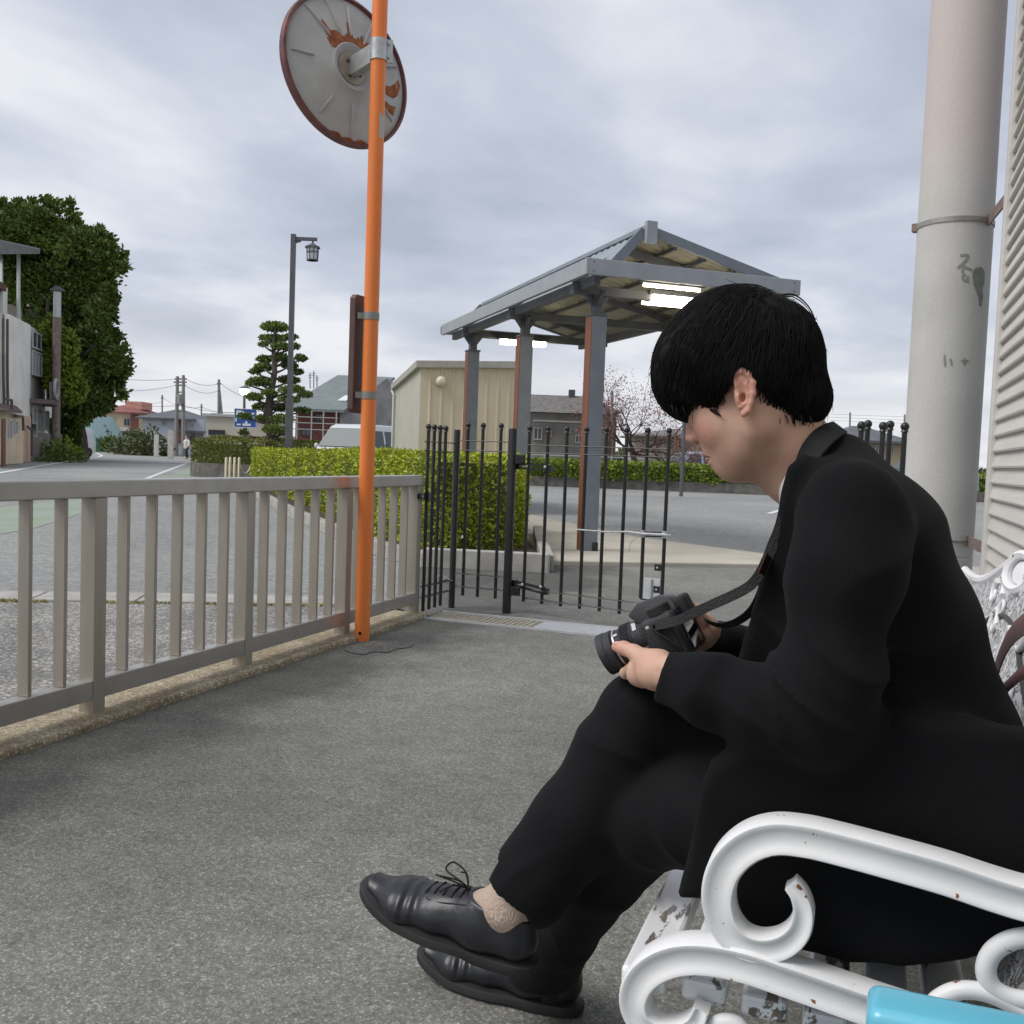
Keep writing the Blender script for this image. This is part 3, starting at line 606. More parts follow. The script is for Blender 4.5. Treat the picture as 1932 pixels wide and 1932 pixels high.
M_lamp = mat('lit_tube', (1, .95, .85), .5, emit=(1, .88, .68), estr=14)
def lampbox(u, v, z, lu, wv, tube=True):
    l = empty('canopy_lamp', cpt(u, v, z+.1), None, None); l.parent = can; l.matrix_parent_inverse = Matrix.Translation(-can.location)
    b = MB(); b.bar(cpt(u-lu/2, v, z+.03), cpt(u+lu/2, v, z+.03), wv, .05); b.build('housing', M_steeld, l, bevel=.004)
    b = MB(); b.bar(cpt(u-lu/2+.05, v, z-.02 if wv < .05 else z-.03), cpt(u+lu/2-.05, v, z-.02 if wv < .05 else z-.03), wv*.9, .035 if wv < .05 else .07); b.build('diffuser', M_lamp, l, bevel=.01)
    return l
lampbox(1.30, .62, zE-.13, .72, .34)
lampbox(1.05, .16, zE-.075, .78, .02)
lampbox(.98, 4.95-.13, zE-.21, .80, .14)


# ================================================================== BEIGE SHED
M_shed = mat('beige_shed_panel', (.62, .54, .38), .5, (.67, .59, .43), 2, bump=.03)
M_shedl = mat('pale_shed_panel', (.50, .49, .42), .5, (.55, .54, .47), 2, bump=.03)
M_shedr = mat('shed_roof_trim', (.44, .42, .37), .5, (.38, .36, .31), 5)
sa = YAW+R(12.5); sax = np.array([-math.sin(sa), math.cos(sa), 0]); slx = np.array([math.cos(sa), math.sin(sa), 0])
S0 = W(789, 860, 17.6); S0[2] = 0
def spt(u, v, z): q = S0+slx*u+sax*v; return (q[0], q[1], z)
SH = 2.55; SL, SW = 4.6, 1.86
shed = empty('storage_shed', spt(1, 2, 0), 'beige ribbed metal storage shed with flat roof behind the hedge', 'shed')
def ribwall(a, c, n, m, proud, zt0, zt1):
    a = np.array(a[:2]); c = np.array(c[:2]); d = (c-a); Ln = np.linalg.norm(d); d = d/Ln; nr = np.array([d[1], -d[0]])*proud; v = []; prof_ = []
    for i in range(n):
        for f_, h in ((0, 0), (.72, 0), (.8, 1), (.92, 1)): prof_.append(((i+f_)/n*Ln, h))
    prof_.append((Ln, 0))
    for s_, h in prof_: q = a+d*s_+nr*h; zt = zt0+(zt1-zt0)*s_/Ln; v += [(q[0], q[1], 0), (q[0], q[1], zt)]
    b = MB(); b.add(v, [(2*i, 2*i+2, 2*i+3, 2*i+1) for i in range(len(prof_)-1)]); return b
ribwall(spt(0, 0, 0), spt(SW, 0, 0), 9, None, .02, SH, SH+.09).build('front_wall', M_shed, shed)
ribwall(spt(0, SL, 0), spt(0, 0, 0), 16, None, .03, SH-.12, SH).build('side_wall', M_shedl, shed)
b = MB(); b.prism([spt(.03, .03, 0)[:2], spt(SW-.01, .03, 0)[:2], spt(SW-.01, SL-.02, 0)[:2], spt(.03, SL-.02, 0)[:2]], 0, SH-.14); b.build('back_wall', M_shed, shed)
b = MB(); zt = lambda u, v: SH+.09*u/SW-.12*v/SL
c4 = [(-.10, -.10), (SW+.10, -.10), (SW+.10, SL+.1), (-.10, SL+.1)]
b.add([spt(u, v, zt(u, v)-.0) for u, v in c4]+[spt(u, v, zt(u, v)+.13) for u, v in c4], [(3, 2, 1, 0), (4, 5, 6, 7), (0, 1, 5, 4), (1, 2, 6, 5), (2, 3, 7, 6), (3, 0, 4, 7)]); b.build('roof', M_shedr, shed, bevel=.01)
b = MB(); b.tube([spt(-.05, SL-.25, 0), spt(-.05, SL-.25, SH-.25), spt(-.08, SL-.1, SH-.15)], .035, 10); b.build('downpipe', mat('cream_pipe', (.5, .5, .46), .5), shed, smooth=True)
b = MB(); b.lathe([(.10, 0), (.10, .03), (.085, .10), (.05, .14), (.001, .15)], spt(.36, -.02, SH-.22), 18, axis=-sax); b.build('wall_lamp', mat('cream_globe', (.72, .66, .48), .4), shed, smooth=True)

# ================================================================== HEDGES AND PLANTS
leaf_bright = leafmat('bright_hedge_leaf', [(.28, .33, .03), (.56, .60, .035), (.76, .76, .05), (.85, .82, .07), (.42, .48, .03)])
leaf_green = leafmat('green_hedge_leaf', [(.16, .22, .03), (.34, .42, .035), (.52, .60, .06), (.62, .68, .07), (.22, .29, .03)])
leaf_olive = leafmat('olive_hedge_leaf', [(.16, .17, .04), (.27, .27, .06), (.36, .35, .09), (.20, .21, .05)])
leaf_tree = leafmat('dark_tree_leaf', [(.09, .13, .03), (.18, .25, .04), (.29, .37, .06), (.36, .42, .08), (.12, .17, .03)])
leaf_autumn = leafmat('autumn_leaf', [(.20, .24, .03), (.34, .34, .04), (.42, .30, .04), (.16, .22, .03)])
leaf_pine = leafmat('pine_needles', [(.05, .085, .03), (.10, .16, .04), (.17, .25, .055), (.24, .31, .07)])
leaf_bush = leafmat('dull_bush_leaf', [(.08, .10, .04), (.14, .17, .06), (.20, .22, .09), (.11, .12, .05)])
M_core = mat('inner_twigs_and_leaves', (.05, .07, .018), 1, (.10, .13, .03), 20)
M_bark = mat('bark', (.06, .048, .038), .95, (.10, .085, .07), 12, bump=.6, bscale=20, stretch=(1, 1, .3))
def leaves(b, P_, N_, size, mi=0, jitter=.9):
    """one bent leaf per point (numpy arrays), pointing roughly outward along N_"""
    n = len(P_); rn = np.random.normal(size=(n, 3)); d = N_*(1-jitter*.5)+rn*jitter*.6; d /= np.linalg.norm(d, axis=1)[:, None]
    a = np.cross(d, np.random.normal(size=(n, 3))); a /= np.linalg.norm(a, axis=1)[:, None]
    s = size*np.random.uniform(.6, 1.3, (n, 1)); up = np.cross(d, a)
    A = P_; B = P_+d*s*.5+a*s*.28; C_ = P_+d*s+up*s*.12; D_ = P_+d*s*.5-a*s*.28
    o = len(b.v); v = np.stack([A, B, C_, D_], 1).reshape(-1, 3); b.v += list(map(tuple, v.tolist()))
    b.f += [(o+4*i, o+4*i+1, o+4*i+2, o+4*i+3) for i in range(n)]; b.mi += [mi]*n
def hedge(name, poly, z0_, ztop, dens, lsize, leafm, label, group=None, inset=.12, bump_=.05, frac=None):
    """clipped hedge with any plan polygon: twiggy core, leaves over sides and top. dens: leaves per m2 as function of distance"""
    b = MB(); c = np.mean(np.array(poly), 0)
    pp = [np.array(p[:2], float) for p in poly]; n = len(pp)
    area = sum(pp[i][0]*pp[(i+1) % n][1]-pp[(i+1) % n][0]*pp[i][1] for i in range(n))/2
    if area < 0: pp = pp[::-1]
    ins = []
    for i in range(n):
        e1 = pp[i]-pp[i-1]; e2 = pp[(i+1) % n]-pp[i]; e1 /= np.linalg.norm(e1); e2 /= np.linalg.norm(e2)
        m1 = np.array([-e1[1], e1[0]]); m2 = np.array([-e2[1], e2[0]]); m = m1+m2; m /= np.linalg.norm(m); ins.append(pp[i]+m*inset/max(.5, m.dot(m1)))
    zt = ztop if callable(ztop) else (lambda x, y: ztop)
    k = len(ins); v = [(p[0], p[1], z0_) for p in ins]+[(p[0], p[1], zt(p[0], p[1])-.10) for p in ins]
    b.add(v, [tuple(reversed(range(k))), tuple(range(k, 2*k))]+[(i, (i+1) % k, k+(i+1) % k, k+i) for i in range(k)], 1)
    def lump(x, y, z): return bump_*(math.sin(x*2.9+y*1.7)+math.sin(x*6.1-z*5.3+2)+math.sin(y*5.1+z*4.1))/2
    for i in range(n):
        a = pp[i]; e = pp[(i+1) % n]-a; Ln = np.linalg.norm(e); mid = a+e/2; dist = max(3, np.linalg.norm(mid)); dd = dens(dist); h = zt(*mid)-z0_
        m = int(Ln*h*dd); t_ = np.random.rand(m); zz_ = z0_+np.random.rand(m)*h; out_ = np.array([e[1], -e[0]])/Ln
        pts_ = []
        for tt, z in zip(t_, zz_):
            q = a+e*tt; lf = lump(q[0], q[1], z)-random.random()*.07-.06*max(0, (z-(z0_+h-.12))/.12); pts_.append((q[0]+out_[0]*lf, q[1]+out_[1]*lf, z))
        if m: leaves(b, np.array(pts_), np.tile([out_[0], out_[1], .35], (m, 1)), lsize*(1+dist*.02))
    xs = [p[0] for p in pp]; ysx = [p[1] for p in pp]; A_ = abs(area); dist = max(3, np.linalg.norm(np.mean(np.array(pp), 0))); m = int(A_*dens(dist)*.8); cnt = 0; pts_ = []
    while cnt < m:
        x = random.uniform(min(xs), max(xs)); y = random.uniform(min(ysx), max(ysx)); ins_ = True
        for i in range(n):
            e = pp[(i+1) % n]-pp[i]
            if e[0]*(y-pp[i][1])-e[1]*(x-pp[i][0]) < 0: ins_ = False; break
        if not ins_: cnt += .2; continue
        pts_.append((x, y, zt(x, y)+lump(x, y, 0)*.6-.03-random.random()*.05)); cnt += 1
    if pts_: leaves(b, np.array(pts_), np.tile([0, 0, 1.], (len(pts_), 1)), lsize*(1+dist*.02))
    o = b.build(name, [leafm, M_core]); tag(o, label, 'hedge', group); return o
# planter kerb and the near hedge: a wedge that runs away along the road
h1 = G(470, 915); h2 = G(549, 964); h3 = G(631, 999); h4 = G(707, 1027); h5 = G(792, 1062); h6 = G(990, 1049)
back1 = h6+np.array(ax)*1.2*1.0; 
hb = [h5+np.array([-.05, .10, 0]), h6+np.array([-.02, .05, 0])]
hp = [tuple((h5+[0, .12, 0])[:2]), tuple((h6+[-.05, .10, 0])[:2]), tuple((h6+[-1.1, 2.6, 0])[:2]), tuple((h3+[-.6, 3.9, 0])[:2]), tuple((h1+[.8, 2.2, 0])[:2]), tuple(h1[:2]), tuple((h3+[.1, .15, 0])[:2])]
hedge('hedge', hp, .05, lambda x, y: 1.06 if y < 14 else 1.06-.012*(y-14), lambda d: 1500 if d < 13 else 700, .04, leaf_bright, 'bright yellow green clipped hedge just behind the slat fence and gate', 'clipped hedges')
b = MB(); kp = [h5, h6, (h6+[.25, .35, 0])]
def kerbline(b, pts, wd, z0_, z1_):
    for a, c in zip(pts[:-1], pts[1:]):
        a = np.array(a); c = np.array(c); d = (c-a)/np.linalg.norm(c-a); n_ = np.array([-d[1], d[0], 0])*wd; L_ = np.linalg.norm(c-a); m = max(1, int(L_/.6))
        for i in range(m):
            p, q = a+d*(L_*i/m+.004), a+d*(L_*(i+1)/m-.004); b.prism([tuple(x[:2]) for x in (p, q, q+n_, p+n_)], z0_, z1_)
kerbline(b, [k1, k1b, ], .12, -.02, .17); kerbline(b, [k1b+[.0, .13, 0], G(1002, 1040)+[.1, .2, 0], h6+[-.6, 2.4, 0]], .12, -.02, .155)
kerbline(b, [G(462, 925), G(549, 976), G(631, 1013), G(707, 1045), k1], .12, -.02, .13)
struct(b.build('planter_kerb', M_conc, bevel=.01))
sheet('planter_soil', [tuple(k1[:2]), tuple(k1b[:2]), tuple((h6+[-.9, 2.4, 0])[:2]), tuple((h3+[-.6, 3.9, 0])[:2]), tuple((h1+[.8, 2.2, 0])[:2]), tuple(G(462, 925)[:2]), tuple(G(631, 1013)[:2])], .07, mat('dark_soil', (.05, .04, .03), 1, (.08, .06, .04), 20, coord='World'))
# dark olive mound hedge farther along, in a stone edged bed
cB = W(492, 860, 33); cB[2] = 0
mb = MB(); RBx, RBy = 2.25, 1.5
camr = np.array([cr0[0], cr0[1], 0]); camf = np.array([-math.sin(YAW), math.cos(YAW), 0])
nL = 9000; th = np.random.rand(nL)*2*math.pi; rr = np.sqrt(np.random.rand(nL)); up_ = np.random.rand(nL) < .55
Pn = []; Nn = []
for a, r_, u in zip(th, rr, up_):
    if u: x, y = r_*math.cos(a), r_*math.sin(a); z = 1.28-.16*r_**6+.03*math.sin(x*9)+.02*math.sin(y*11); nn_ = (0, 0, 1)
    else: x, y = math.cos(a)*(1+.02*math.sin(a*9)), math.sin(a); z = .5+.7*random.random(); nn_ = (camr*math.cos(a)+camf*math.sin(a)); s_ = 1-.03*((z-.5)/.7)**4; x *= s_; y *= s_
    q = cB+camr*x*RBx+camf*y*RBy; Pn.append((q[0], q[1], z)); Nn.append(tuple(nn_))
leaves(mb, np.array(Pn), np.array(Nn, float), .09)
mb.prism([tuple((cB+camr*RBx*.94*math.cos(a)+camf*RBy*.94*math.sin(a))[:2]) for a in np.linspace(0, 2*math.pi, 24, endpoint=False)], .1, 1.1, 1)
tag(mb.build('hedge', [leaf_olive, M_core]), 'dark olive clipped hedge bed with rounded edge beside the road, behind the cream bollards', 'hedge', 'clipped hedges')
b = MB(); b.prism([tuple((cB+camr*RBx*1.03*math.cos(a)+camf*RBy*1.03*math.sin(a))[:2]) for a in np.linspace(0, 2*math.pi, 36, endpoint=False)], -.02, .45); struct(b.build('planter_wall', M_dconc))
# far hedge strip with a dark wall, right of the canopy
ra = G(985, 915); rb_ = G(1150, 921); rc_ = G(1445, 933); rd_ = G(2100, 955)
b = MB()
for a, c in ((ra+(ra-rb_)*.2, rb_), (rb_, rc_), (rc_, rd_)): b.prism([tuple(a[:2]), tuple(c[:2]), tuple((c+camf*.9)[:2]), tuple((a+camf*.9)[:2])], -.02, .34)
tag(b.build('low_wall', M_dconc), 'low dark concrete wall carrying the far hedge across the car park', 'wall')
hedge('hedge', [tuple((ra+(ra-rb_)*.2+camf*.15)[:2]), tuple((rc_+camf*.15)[:2]), tuple((rd_+camf*.15)[:2]), tuple((rd_+camf*.85)[:2]), tuple((ra+(ra-rb_)*.2+camf*.85)[:2])], .33, .95, lambda d: 380, .085, leaf_green, 'long low green hedge on the dark wall at the far side of the car park', 'clipped hedges', bump_=.05)

# ================================================================== TREES
def limb(b, p, d, L_, r, depth, rnd, tips, spread=.6, mi=0, nseg=4, shrink=.68, kids=(2, 3), drop=0):
    pts = [np.array(p, float)]; d = np.array(d, float); d /= np.linalg.norm(d)
    for i in range(nseg):
        d = d+rnd.normal(size=3)*.16+np.array([0, 0, -drop]); d /= np.linalg.norm(d); pts.append(pts[-1]+d*L_/nseg)
    b.tube(pts, [r*(1-.45*i/nseg) for i in range(nseg+1)], 6 if r > .03 else 4, mi)
    if depth == 0: tips.append((pts[-1], d)); return
    for k in range(rnd.integers(kids[0], kids[1]+1)):
        nd = d+rnd.normal(size=3)*spread; j = rnd.integers(max(1, nseg-2), nseg+1)
        limb(b, pts[j], nd, L_*shrink*rnd.uniform(.8, 1.15), r*.55, depth-1, rnd, tips, spread, mi, nseg, shrink, kids, drop)
# the big dark tree at the left: its crown is filled out of overlapping leafy masses
TD = 50
def wb(x, y, d): return np.array(W(x, y, d))
tb = wb(118, 858, TD); tb[2] = 0
tree = empty('broadleaf_tree', tb, 'huge dark green tree with drooping ragged crown behind the white buildings at the left', 'tree')
b = MB(); rnd = np.random.default_rng(4); tips = []
limb(b, tb+camf*2, (0, 0, 1), 5, .5, 2, rnd, tips, .3, shrink=.7); b.build('trunk', M_bark, tree)
b = MB(); blobs = [(60, 455, 75, 50), (20, 430, 60, 45), (110, 450, 45, 50), (150, 480, 45, 45), (185, 480, 28, 38), (200, 500, 20, 32), (90, 540, 85, 60), (160, 550, 50, 55), (190, 590, 25, 40), (120, 630, 70, 55), (175, 640, 38, 50), (198, 640, 20, 28), (140, 700, 65, 45), (200, 700, 32, 32), (215, 690, 22, 30), (226, 705, 13, 24), (175, 740, 42, 35), (140, 770, 35, 40), (128, 810, 26, 45), (205, 735, 16, 22), (30, 520, 60, 60), (75, 420, 40, 28), (150, 600, 40, 60), (205, 560, 14, 30), (198, 615, 16, 28), (190, 670, 20, 30)]
ppm = FPX/TD
for (x, y, rx, ry) in blobs:
    c = wb(x, y, TD+random.uniform(-1, 1.5)); n = int(rx*ry*4)
    u = np.random.normal(size=(n, 3)); u /= np.linalg.norm(u, axis=1)[:, None]; rad = np.random.rand(n)**.28
    dep = min(rx, ry)/ppm*1.1
    q = c+camr*(u[:, :1]*rad[:, None]*rx/ppm)+camf*(u[:, 1:2]*rad[:, None]*dep)+np.array([0, 0, 1])*(u[:, 2:3]*rad[:, None]*ry/ppm)
    q += .22*np.sin(q[:, [1, 2, 0]]*2.3+1)
    q[:, 2] = np.maximum(q[:, 2], .3)
    out_ = u.copy(); out_[:, 2] += .15
    cl_ = np.sin(q[:, 0]*1.9+2*np.sin(q[:, 2]*1.1))+np.sin(q[:, 2]*2.3+q[:, 1])+np.sin(q[:, 1]*2.1+q[:, 0]*.7)*.7; kp_ = (cl_ > -.55)|(rad < .62); leaves(b, q[kp_], out_[kp_], .25)
# twig sprays poking out of the outline
for (x, y, dx, dy) in [(38, 402, 0, -14), (60, 398, 2, -15), (85, 395, 3, -16), (105, 400, 5, -14), (125, 402, 8, -18), (150, 455, 5, -14), (185, 450, 4, -16), (200, 470, 9, -12), (215, 490, 16, -8), (212, 505, 14, 2), (205, 530, 8, 12), (222, 498, 12, 4), (195, 460, 8, -10), (175, 470, 0, -16), (95, 400, -3, -16), (140, 440, 8, -14), (228, 700, 6, 5), (225, 665, 8, -6), (218, 715, 6, 14), (130, 420, 10, -10), (168, 448, -4, -12), (232, 690, 6, -8), (222, 735, 8, 10), (205, 590, 9, 6), (212, 640, 8, -5), (10, 398, -2, -14)]:
    a = wb(x, y, TD); c = wb(x+dx, y+dy, TD); n = 130; t_ = np.random.rand(n, 1); q = a+(c-a)*t_*1.15+np.random.normal(size=(n, 3))*.22*(1.15-t_); leaves(b, q, np.tile((c-a)/np.linalg.norm(c-a), (n, 1)), .3, jitter=.7)
b.build('crown', leaf_tree, tree)
b = MB()
for (x, y, rx, ry) in [(115, 700, 28, 45), (100, 660, 15, 60), (125, 650, 18, 25), (135, 730, 22, 30), (90, 640, 8, 30)]:
    c = wb(x, y, TD-2.2); n = int(rx*ry*1.2); u = np.random.normal(size=(n, 3)); u /= np.linalg.norm(u, axis=1)[:, None]
    q = c+camr*(u[:, :1]*rx/ppm)+camf*(u[:, 1:2]*.5)+np.array([0, 0, 1])*(u[:, 2:3]*ry/ppm); leaves(b, q, u, .26)
b.build('yellowing_foliage', leaf_autumn, tree)
# cloud pruned pine
PD = 32
pb = wb(508, 845, PD); pb[2] = 0; pine = empty('pine_tree', pb, 'cloud pruned pine tree with layered needle pads behind the olive hedge', 'tree')
tk = [(508, 870), (512, 820), (506, 780), (512, 735), (518, 700), (516, 660), (519, 620)]
b = MB(); b.tube(smoothpath([wb(x, y, PD) for x, y in tk], 4), [.20-.16*i/24 for i in range(25)], 10)
pads = [(518, 619, 28, 13), (500, 638, 12, 5), (520, 640, 22, 9), (548, 636, 14, 6), (497, 650, 9, 5), (553, 655, 12, 7), (530, 655, 20, 8), (500, 679, 16, 8), (528, 676, 18, 10), (568, 677, 12, 8), (498, 694, 20, 9), (545, 690, 18, 9), (482, 702, 12, 6), (560, 702, 12, 7), (545, 718, 22, 10), (490, 722, 24, 11), (470, 725, 6, 5), (560, 735, 14, 7), (540, 738, 16, 9), (480, 750, 17, 8), (508, 742, 15, 7), (575, 745, 15, 7), (545, 755, 22, 8), (490, 768, 14, 7), (525, 770, 22, 9), (570, 775, 17, 6), (500, 790, 18, 8), (530, 792, 25, 10), (515, 812, 20, 12), (462, 786, 14, 6), (535, 815, 14, 10), (460, 817, 10, 5)]
pads = [(x, y, rx*.92, ry*.78) for x, y, rx, ry in pads]
for (x, y, rx, ry) in pads:
    tz = np.interp(y+12, [t_[1] for t_ in tk][::-1], [t_[0] for t_ in tk][::-1]); b.tube(smoothpath([wb(tz, y+14, PD), wb((x+tz)/2, y+9, PD+random.uniform(-.2, .2)), wb(x, y+2, PD)], 3), [.05, .045, .04, .035, .03, .025, .02], 5)
b.build('trunk', M_bark, pine, smooth=True)
b = MB(); pm = FPX/PD
for (x, y, rx, ry) in pads:
    c = wb(x, y, PD+random.uniform(-.5, .5)); n = int(rx*ry*6); u = np.random.normal(size=(n, 3)); u /= np.linalg.norm(u, axis=1)[:, None]; rad = np.random.rand(n)**.35
    zc = u[:, 2:3].copy(); zc[zc < -.2] *= .5
    q = c+camr*(u[:, :1]*rad[:, None]*rx/pm)+camf*(u[:, 1:2]*rad[:, None]*rx*.8/pm)+np.array([0, 0, 1])*(zc*rad[:, None]*ry/pm); leaves(b, q, u+[0, 0, .6], .095, jitter=.8)
b.build('needles', leaf_pine, pine)
# bare reddish cherry tree behind the far hedge
cb_ = wb(1196, 880, 38); cb_[2] = 0; ch = empty('cherry_tree', cb_, 'spreading cherry tree with sparse reddish leaves behind the far hedge', 'tree')
b = MB(); rnd = np.random.default_rng(11); tips = []
stem = smoothpath([cb_, cb_+camr*.05+[0, 0, .8], cb_+camr*-.1+[0, 0, 1.4]], 3); b.tube(stem, [.16-.01*i for i in range(len(stem))], 8)
for k, (dx, dz, Lb) in enumerate([(-.9, .5, 1.3), (-.45, 1, 1.5), (.0, 1, 1.4), (.5, .8, 1.5), (.95, .55, 1.7), (1.25, .3, 1.6), (-.2, .8, 1.3), (.7, .3, 1.4), (-.75, .9, 1.4)]):
    dd = camr*dx+camf*random.uniform(-.5, .5)+np.array([0, 0, dz*.75]); limb(b, cb_+[0, 0, 1.2+.15*random.random()], dd, Lb, .055, 5, rnd, tips, .5, shrink=.72, drop=.0)
b.build('branches', mat('cherry_bark', (.065, .04, .038), .9, (.10, .06, .055), 10), ch)
b = MB()
for p, d in tips:
    n = 7; leaves(b, p+np.random.normal(size=(n, 3))*.15, np.tile(d, (n, 1)), .075)
b.build('leaves', leafmat('red_cherry_leaf', [(.26, .11, .09), (.42, .19, .15), (.50, .28, .21), (.30, .15, .12)]), ch)

# ================================================================== DISTANT BUILDINGS
M_glass = mat('dark_window_glass', (.07, .085, .10), .12, spec=.8); M_glassl = mat('pale_window_glass', (.30, .35, .37), .2, spec=.8)
M_wfr = mat('window_frame', (.42, .42, .41), .5); M_wfd = mat('dark_frame', (.07, .065, .06), .5)
M_white = mat('white_render', (.84, .82, .77), .85, (.72, .70, .64), 1.2); M_cream = mat('cream_render', (.72, .60, .43), .85, (.60, .47, .32), 1.0)
M_grey = mat('grey_render', (.30, .30, .30), .85, (.22, .22, .22), 1.5); M_tile = mat('dark_roof_tile', (.085, .09, .10), .6, (.13, .135, .15), 3, stretch=(1, 1, 6))
M_redroof = mat('red_brown_roof', (.20, .065, .055), .7, (.26, .10, .085), 3); M_teal = mat('teal_boards', (.17, .38, .37), .7, (.22, .44, .42), 2)
M_groof = mat('grey_green_roof', (.165, .195, .195), .7, (.20, .23, .23), 1.5); M_brick = mat('red_brown_wall', (.16, .055, .045), .8, (.21, .08, .065), 4)
M_pink = mat('faded_pink_tank', (.55, .24, .18), .7, (.62, .33, .26), 2); M_blue_h = mat('pale_blue_render', (.50, .53, .60), .8, (.42, .45, .52), 1.5)
class Frame:
    """local axes of a building: u along its front, v away from the road, origin on the ground at its front left corner"""
    def __init__(s, x0, y0, x1, y1, d0, d1=None):
        s.a = W(x0, y0, d0); s.b = W(x1, y1, d1 or d0); s.a = np.array([s.a[0], s.a[1], 0]); s.b = np.array([s.b[0], s.b[1], 0])
        s.L = np.linalg.norm(s.b-s.a); s.u = (s.b-s.a)/s.L; s.v = np.array([-s.u[1], s.u[0], 0]); s.d = d0; s.x0 = x0; s.x1 = x1; s.d1 = d1 or d0
    def __call__(s, u, v, z): q = s.a+s.u*u+s.v*v; return (q[0], q[1], z)
    def pt(s, x, y, v):
        d = ray(x, y); n = s.v; a = s.a+s.v*v; return tuple(CAM+((a-CAM).dot(n)/d.dot(n))*d)
    def U(s, x, v=0):
        # distance along the front where a plumb line at picture column x stands
        d = ray(x, 850); n = s.v; a = s.a+s.v*v; t = (a-CAM).dot(n)/d.dot(n); return float((CAM+t*d-a).dot(s.u))
    def Z(s, x, y, v=0):
        d = ray(x, y); n = s.v; t = (s.a+s.v*v-CAM).dot(n)/d.dot(n); return float((CAM+t*d)[2])
def fbox(F, u0, u1, v0, v1, z0, z1, b=None):
    b = b or MB(); c = [F(u0, v0, z0), F(u1, v0, z0), F(u1, v1, z0), F(u0, v1, z0), F(u0, v0, z1), F(u1, v0, z1), F(u1, v1, z1), F(u0, v1, z1)]
    return b.add(c, [(0, 3, 2, 1), (4, 5, 6, 7), (0, 1, 5, 4), (1, 2, 6, 5), (2, 3, 7, 6), (3, 0, 4, 7)])
def window(F, par, x0, x1, y0, y1, glass=None, frame=None, n=2, inset=0):
    xm = (x0+x1)/2; u0, u1 = F.U(x0), F.U(x1); z1, z0 = F.Z(xm, y0), F.Z(xm, y1); t = min(.07, (u1-u0)*.15)
    b = MB()
    for q in ((u0, u1, z0, z0+t), (u0, u1, z1-t, z1), (u0, u0+t, z0+t, z1-t), (u1-t, u1, z0+t, z1-t)): fbox(F, q[0], q[1], -.07, -.005, q[2], q[3], b)
    for k in range(1, n): uu = u0+(u1-u0)*k/n; fbox(F, uu-t/2, uu+t/2, -.06, -.005, z0+t, z1-t, b)
    f = b.build('window', frame or M_wfr, par)
    g_ = fbox(F, u0+t, u1-t, -.03, -.004, z0+t, z1-t).build('pane', glass or M_glass); g_.parent = f
    return f
def gable(F, u0, u1, v0, v1, z0, z1, ov=.3, th=.15, along='u'):
    b = MB()
    if along == 'u':
        vm = (v0+v1)/2
        for va, vb in ((v0-ov, vm), (v1+ov, vm)):
            za = z0-ov*(z1-z0)/(vm-v0); c = [F(u0-ov, va, za), F(u1+ov, va, za), F(u1+ov, vb, z1), F(u0-ov, vb, z1)]; c2 = [(x, y, z+th) for x, y, z in c]
            b.add(c+c2, [(3, 2, 1, 0), (4, 5, 6, 7), (0, 1, 5, 4), (1, 2, 6, 5), (2, 3, 7, 6), (3, 0, 4, 7)])
    else:
        um = (u0+u1)/2
        for ua, ub in ((u0-ov, um), (u1+ov, um)):
            za = z0-ov*(z1-z0)/(um-u0); c = [F(ua, v0-ov, za), F(ub, v0-ov, z1), F(ub, v1+ov, z1), F(ua, v1+ov, za)]; c2 = [(x, y, z+th) for x, y, z in c]
            b.add(c+c2, [(3, 2, 1, 0), (4, 5, 6, 7), (0, 1, 5, 4), (1, 2, 6, 5), (2, 3, 7, 6), (3, 0, 4, 7)])
    return b
def gwall(F, u0, u1, v0, v1, z0, z1, along='u'):
    b = MB()
    if along == 'u':
        vm = (v0+v1)/2; c = []
        for u in (u0, u1): c += [F(u, v0, 0), F(u, v1, 0), F(u, v1, z0), F(u, vm, z1), F(u, v0, z0)]
    else:
        um = (u0+u1)/2; c = []
        for v in (v0, v1): c += [F(u0, v, 0), F(u1, v, 0), F(u1, v, z0), F(um, v, z1), F(u0, v, z0)]
    return b.add(c, [(4, 3, 2, 1, 0), (5, 6, 7, 8, 9)]+[(i, (i+1) % 5, 5+(i+1) % 5, 5+i) for i in range(5)])
def hip(F, u0, u1, v0, v1, z0, z1, ov=.4):
    h = (v1-v0)/2+ov; c = [F(u0-ov, v0-ov, z0), F(u1+ov, v0-ov, z0), F(u1+ov, v1+ov, z0), F(u0-ov, v1+ov, z0), F(min(u0-ov+h, (u0+u1)/2-.3), (v0+v1)/2, z1), F(max(u1+ov-h, (u0+u1)/2+.3), (v0+v1)/2, z1)]
    c2 = [(x, y, z-.12) for x, y, z in c[:4]]; b = MB(); return b.add(c+c2, [(0, 1, 5, 4), (1, 2, 5), (2, 3, 4, 5), (3, 0, 4), (9, 8, 7, 6), (6, 7, 1, 0), (7, 8, 2, 1), (8, 9, 3, 2), (9, 6, 0, 3)])

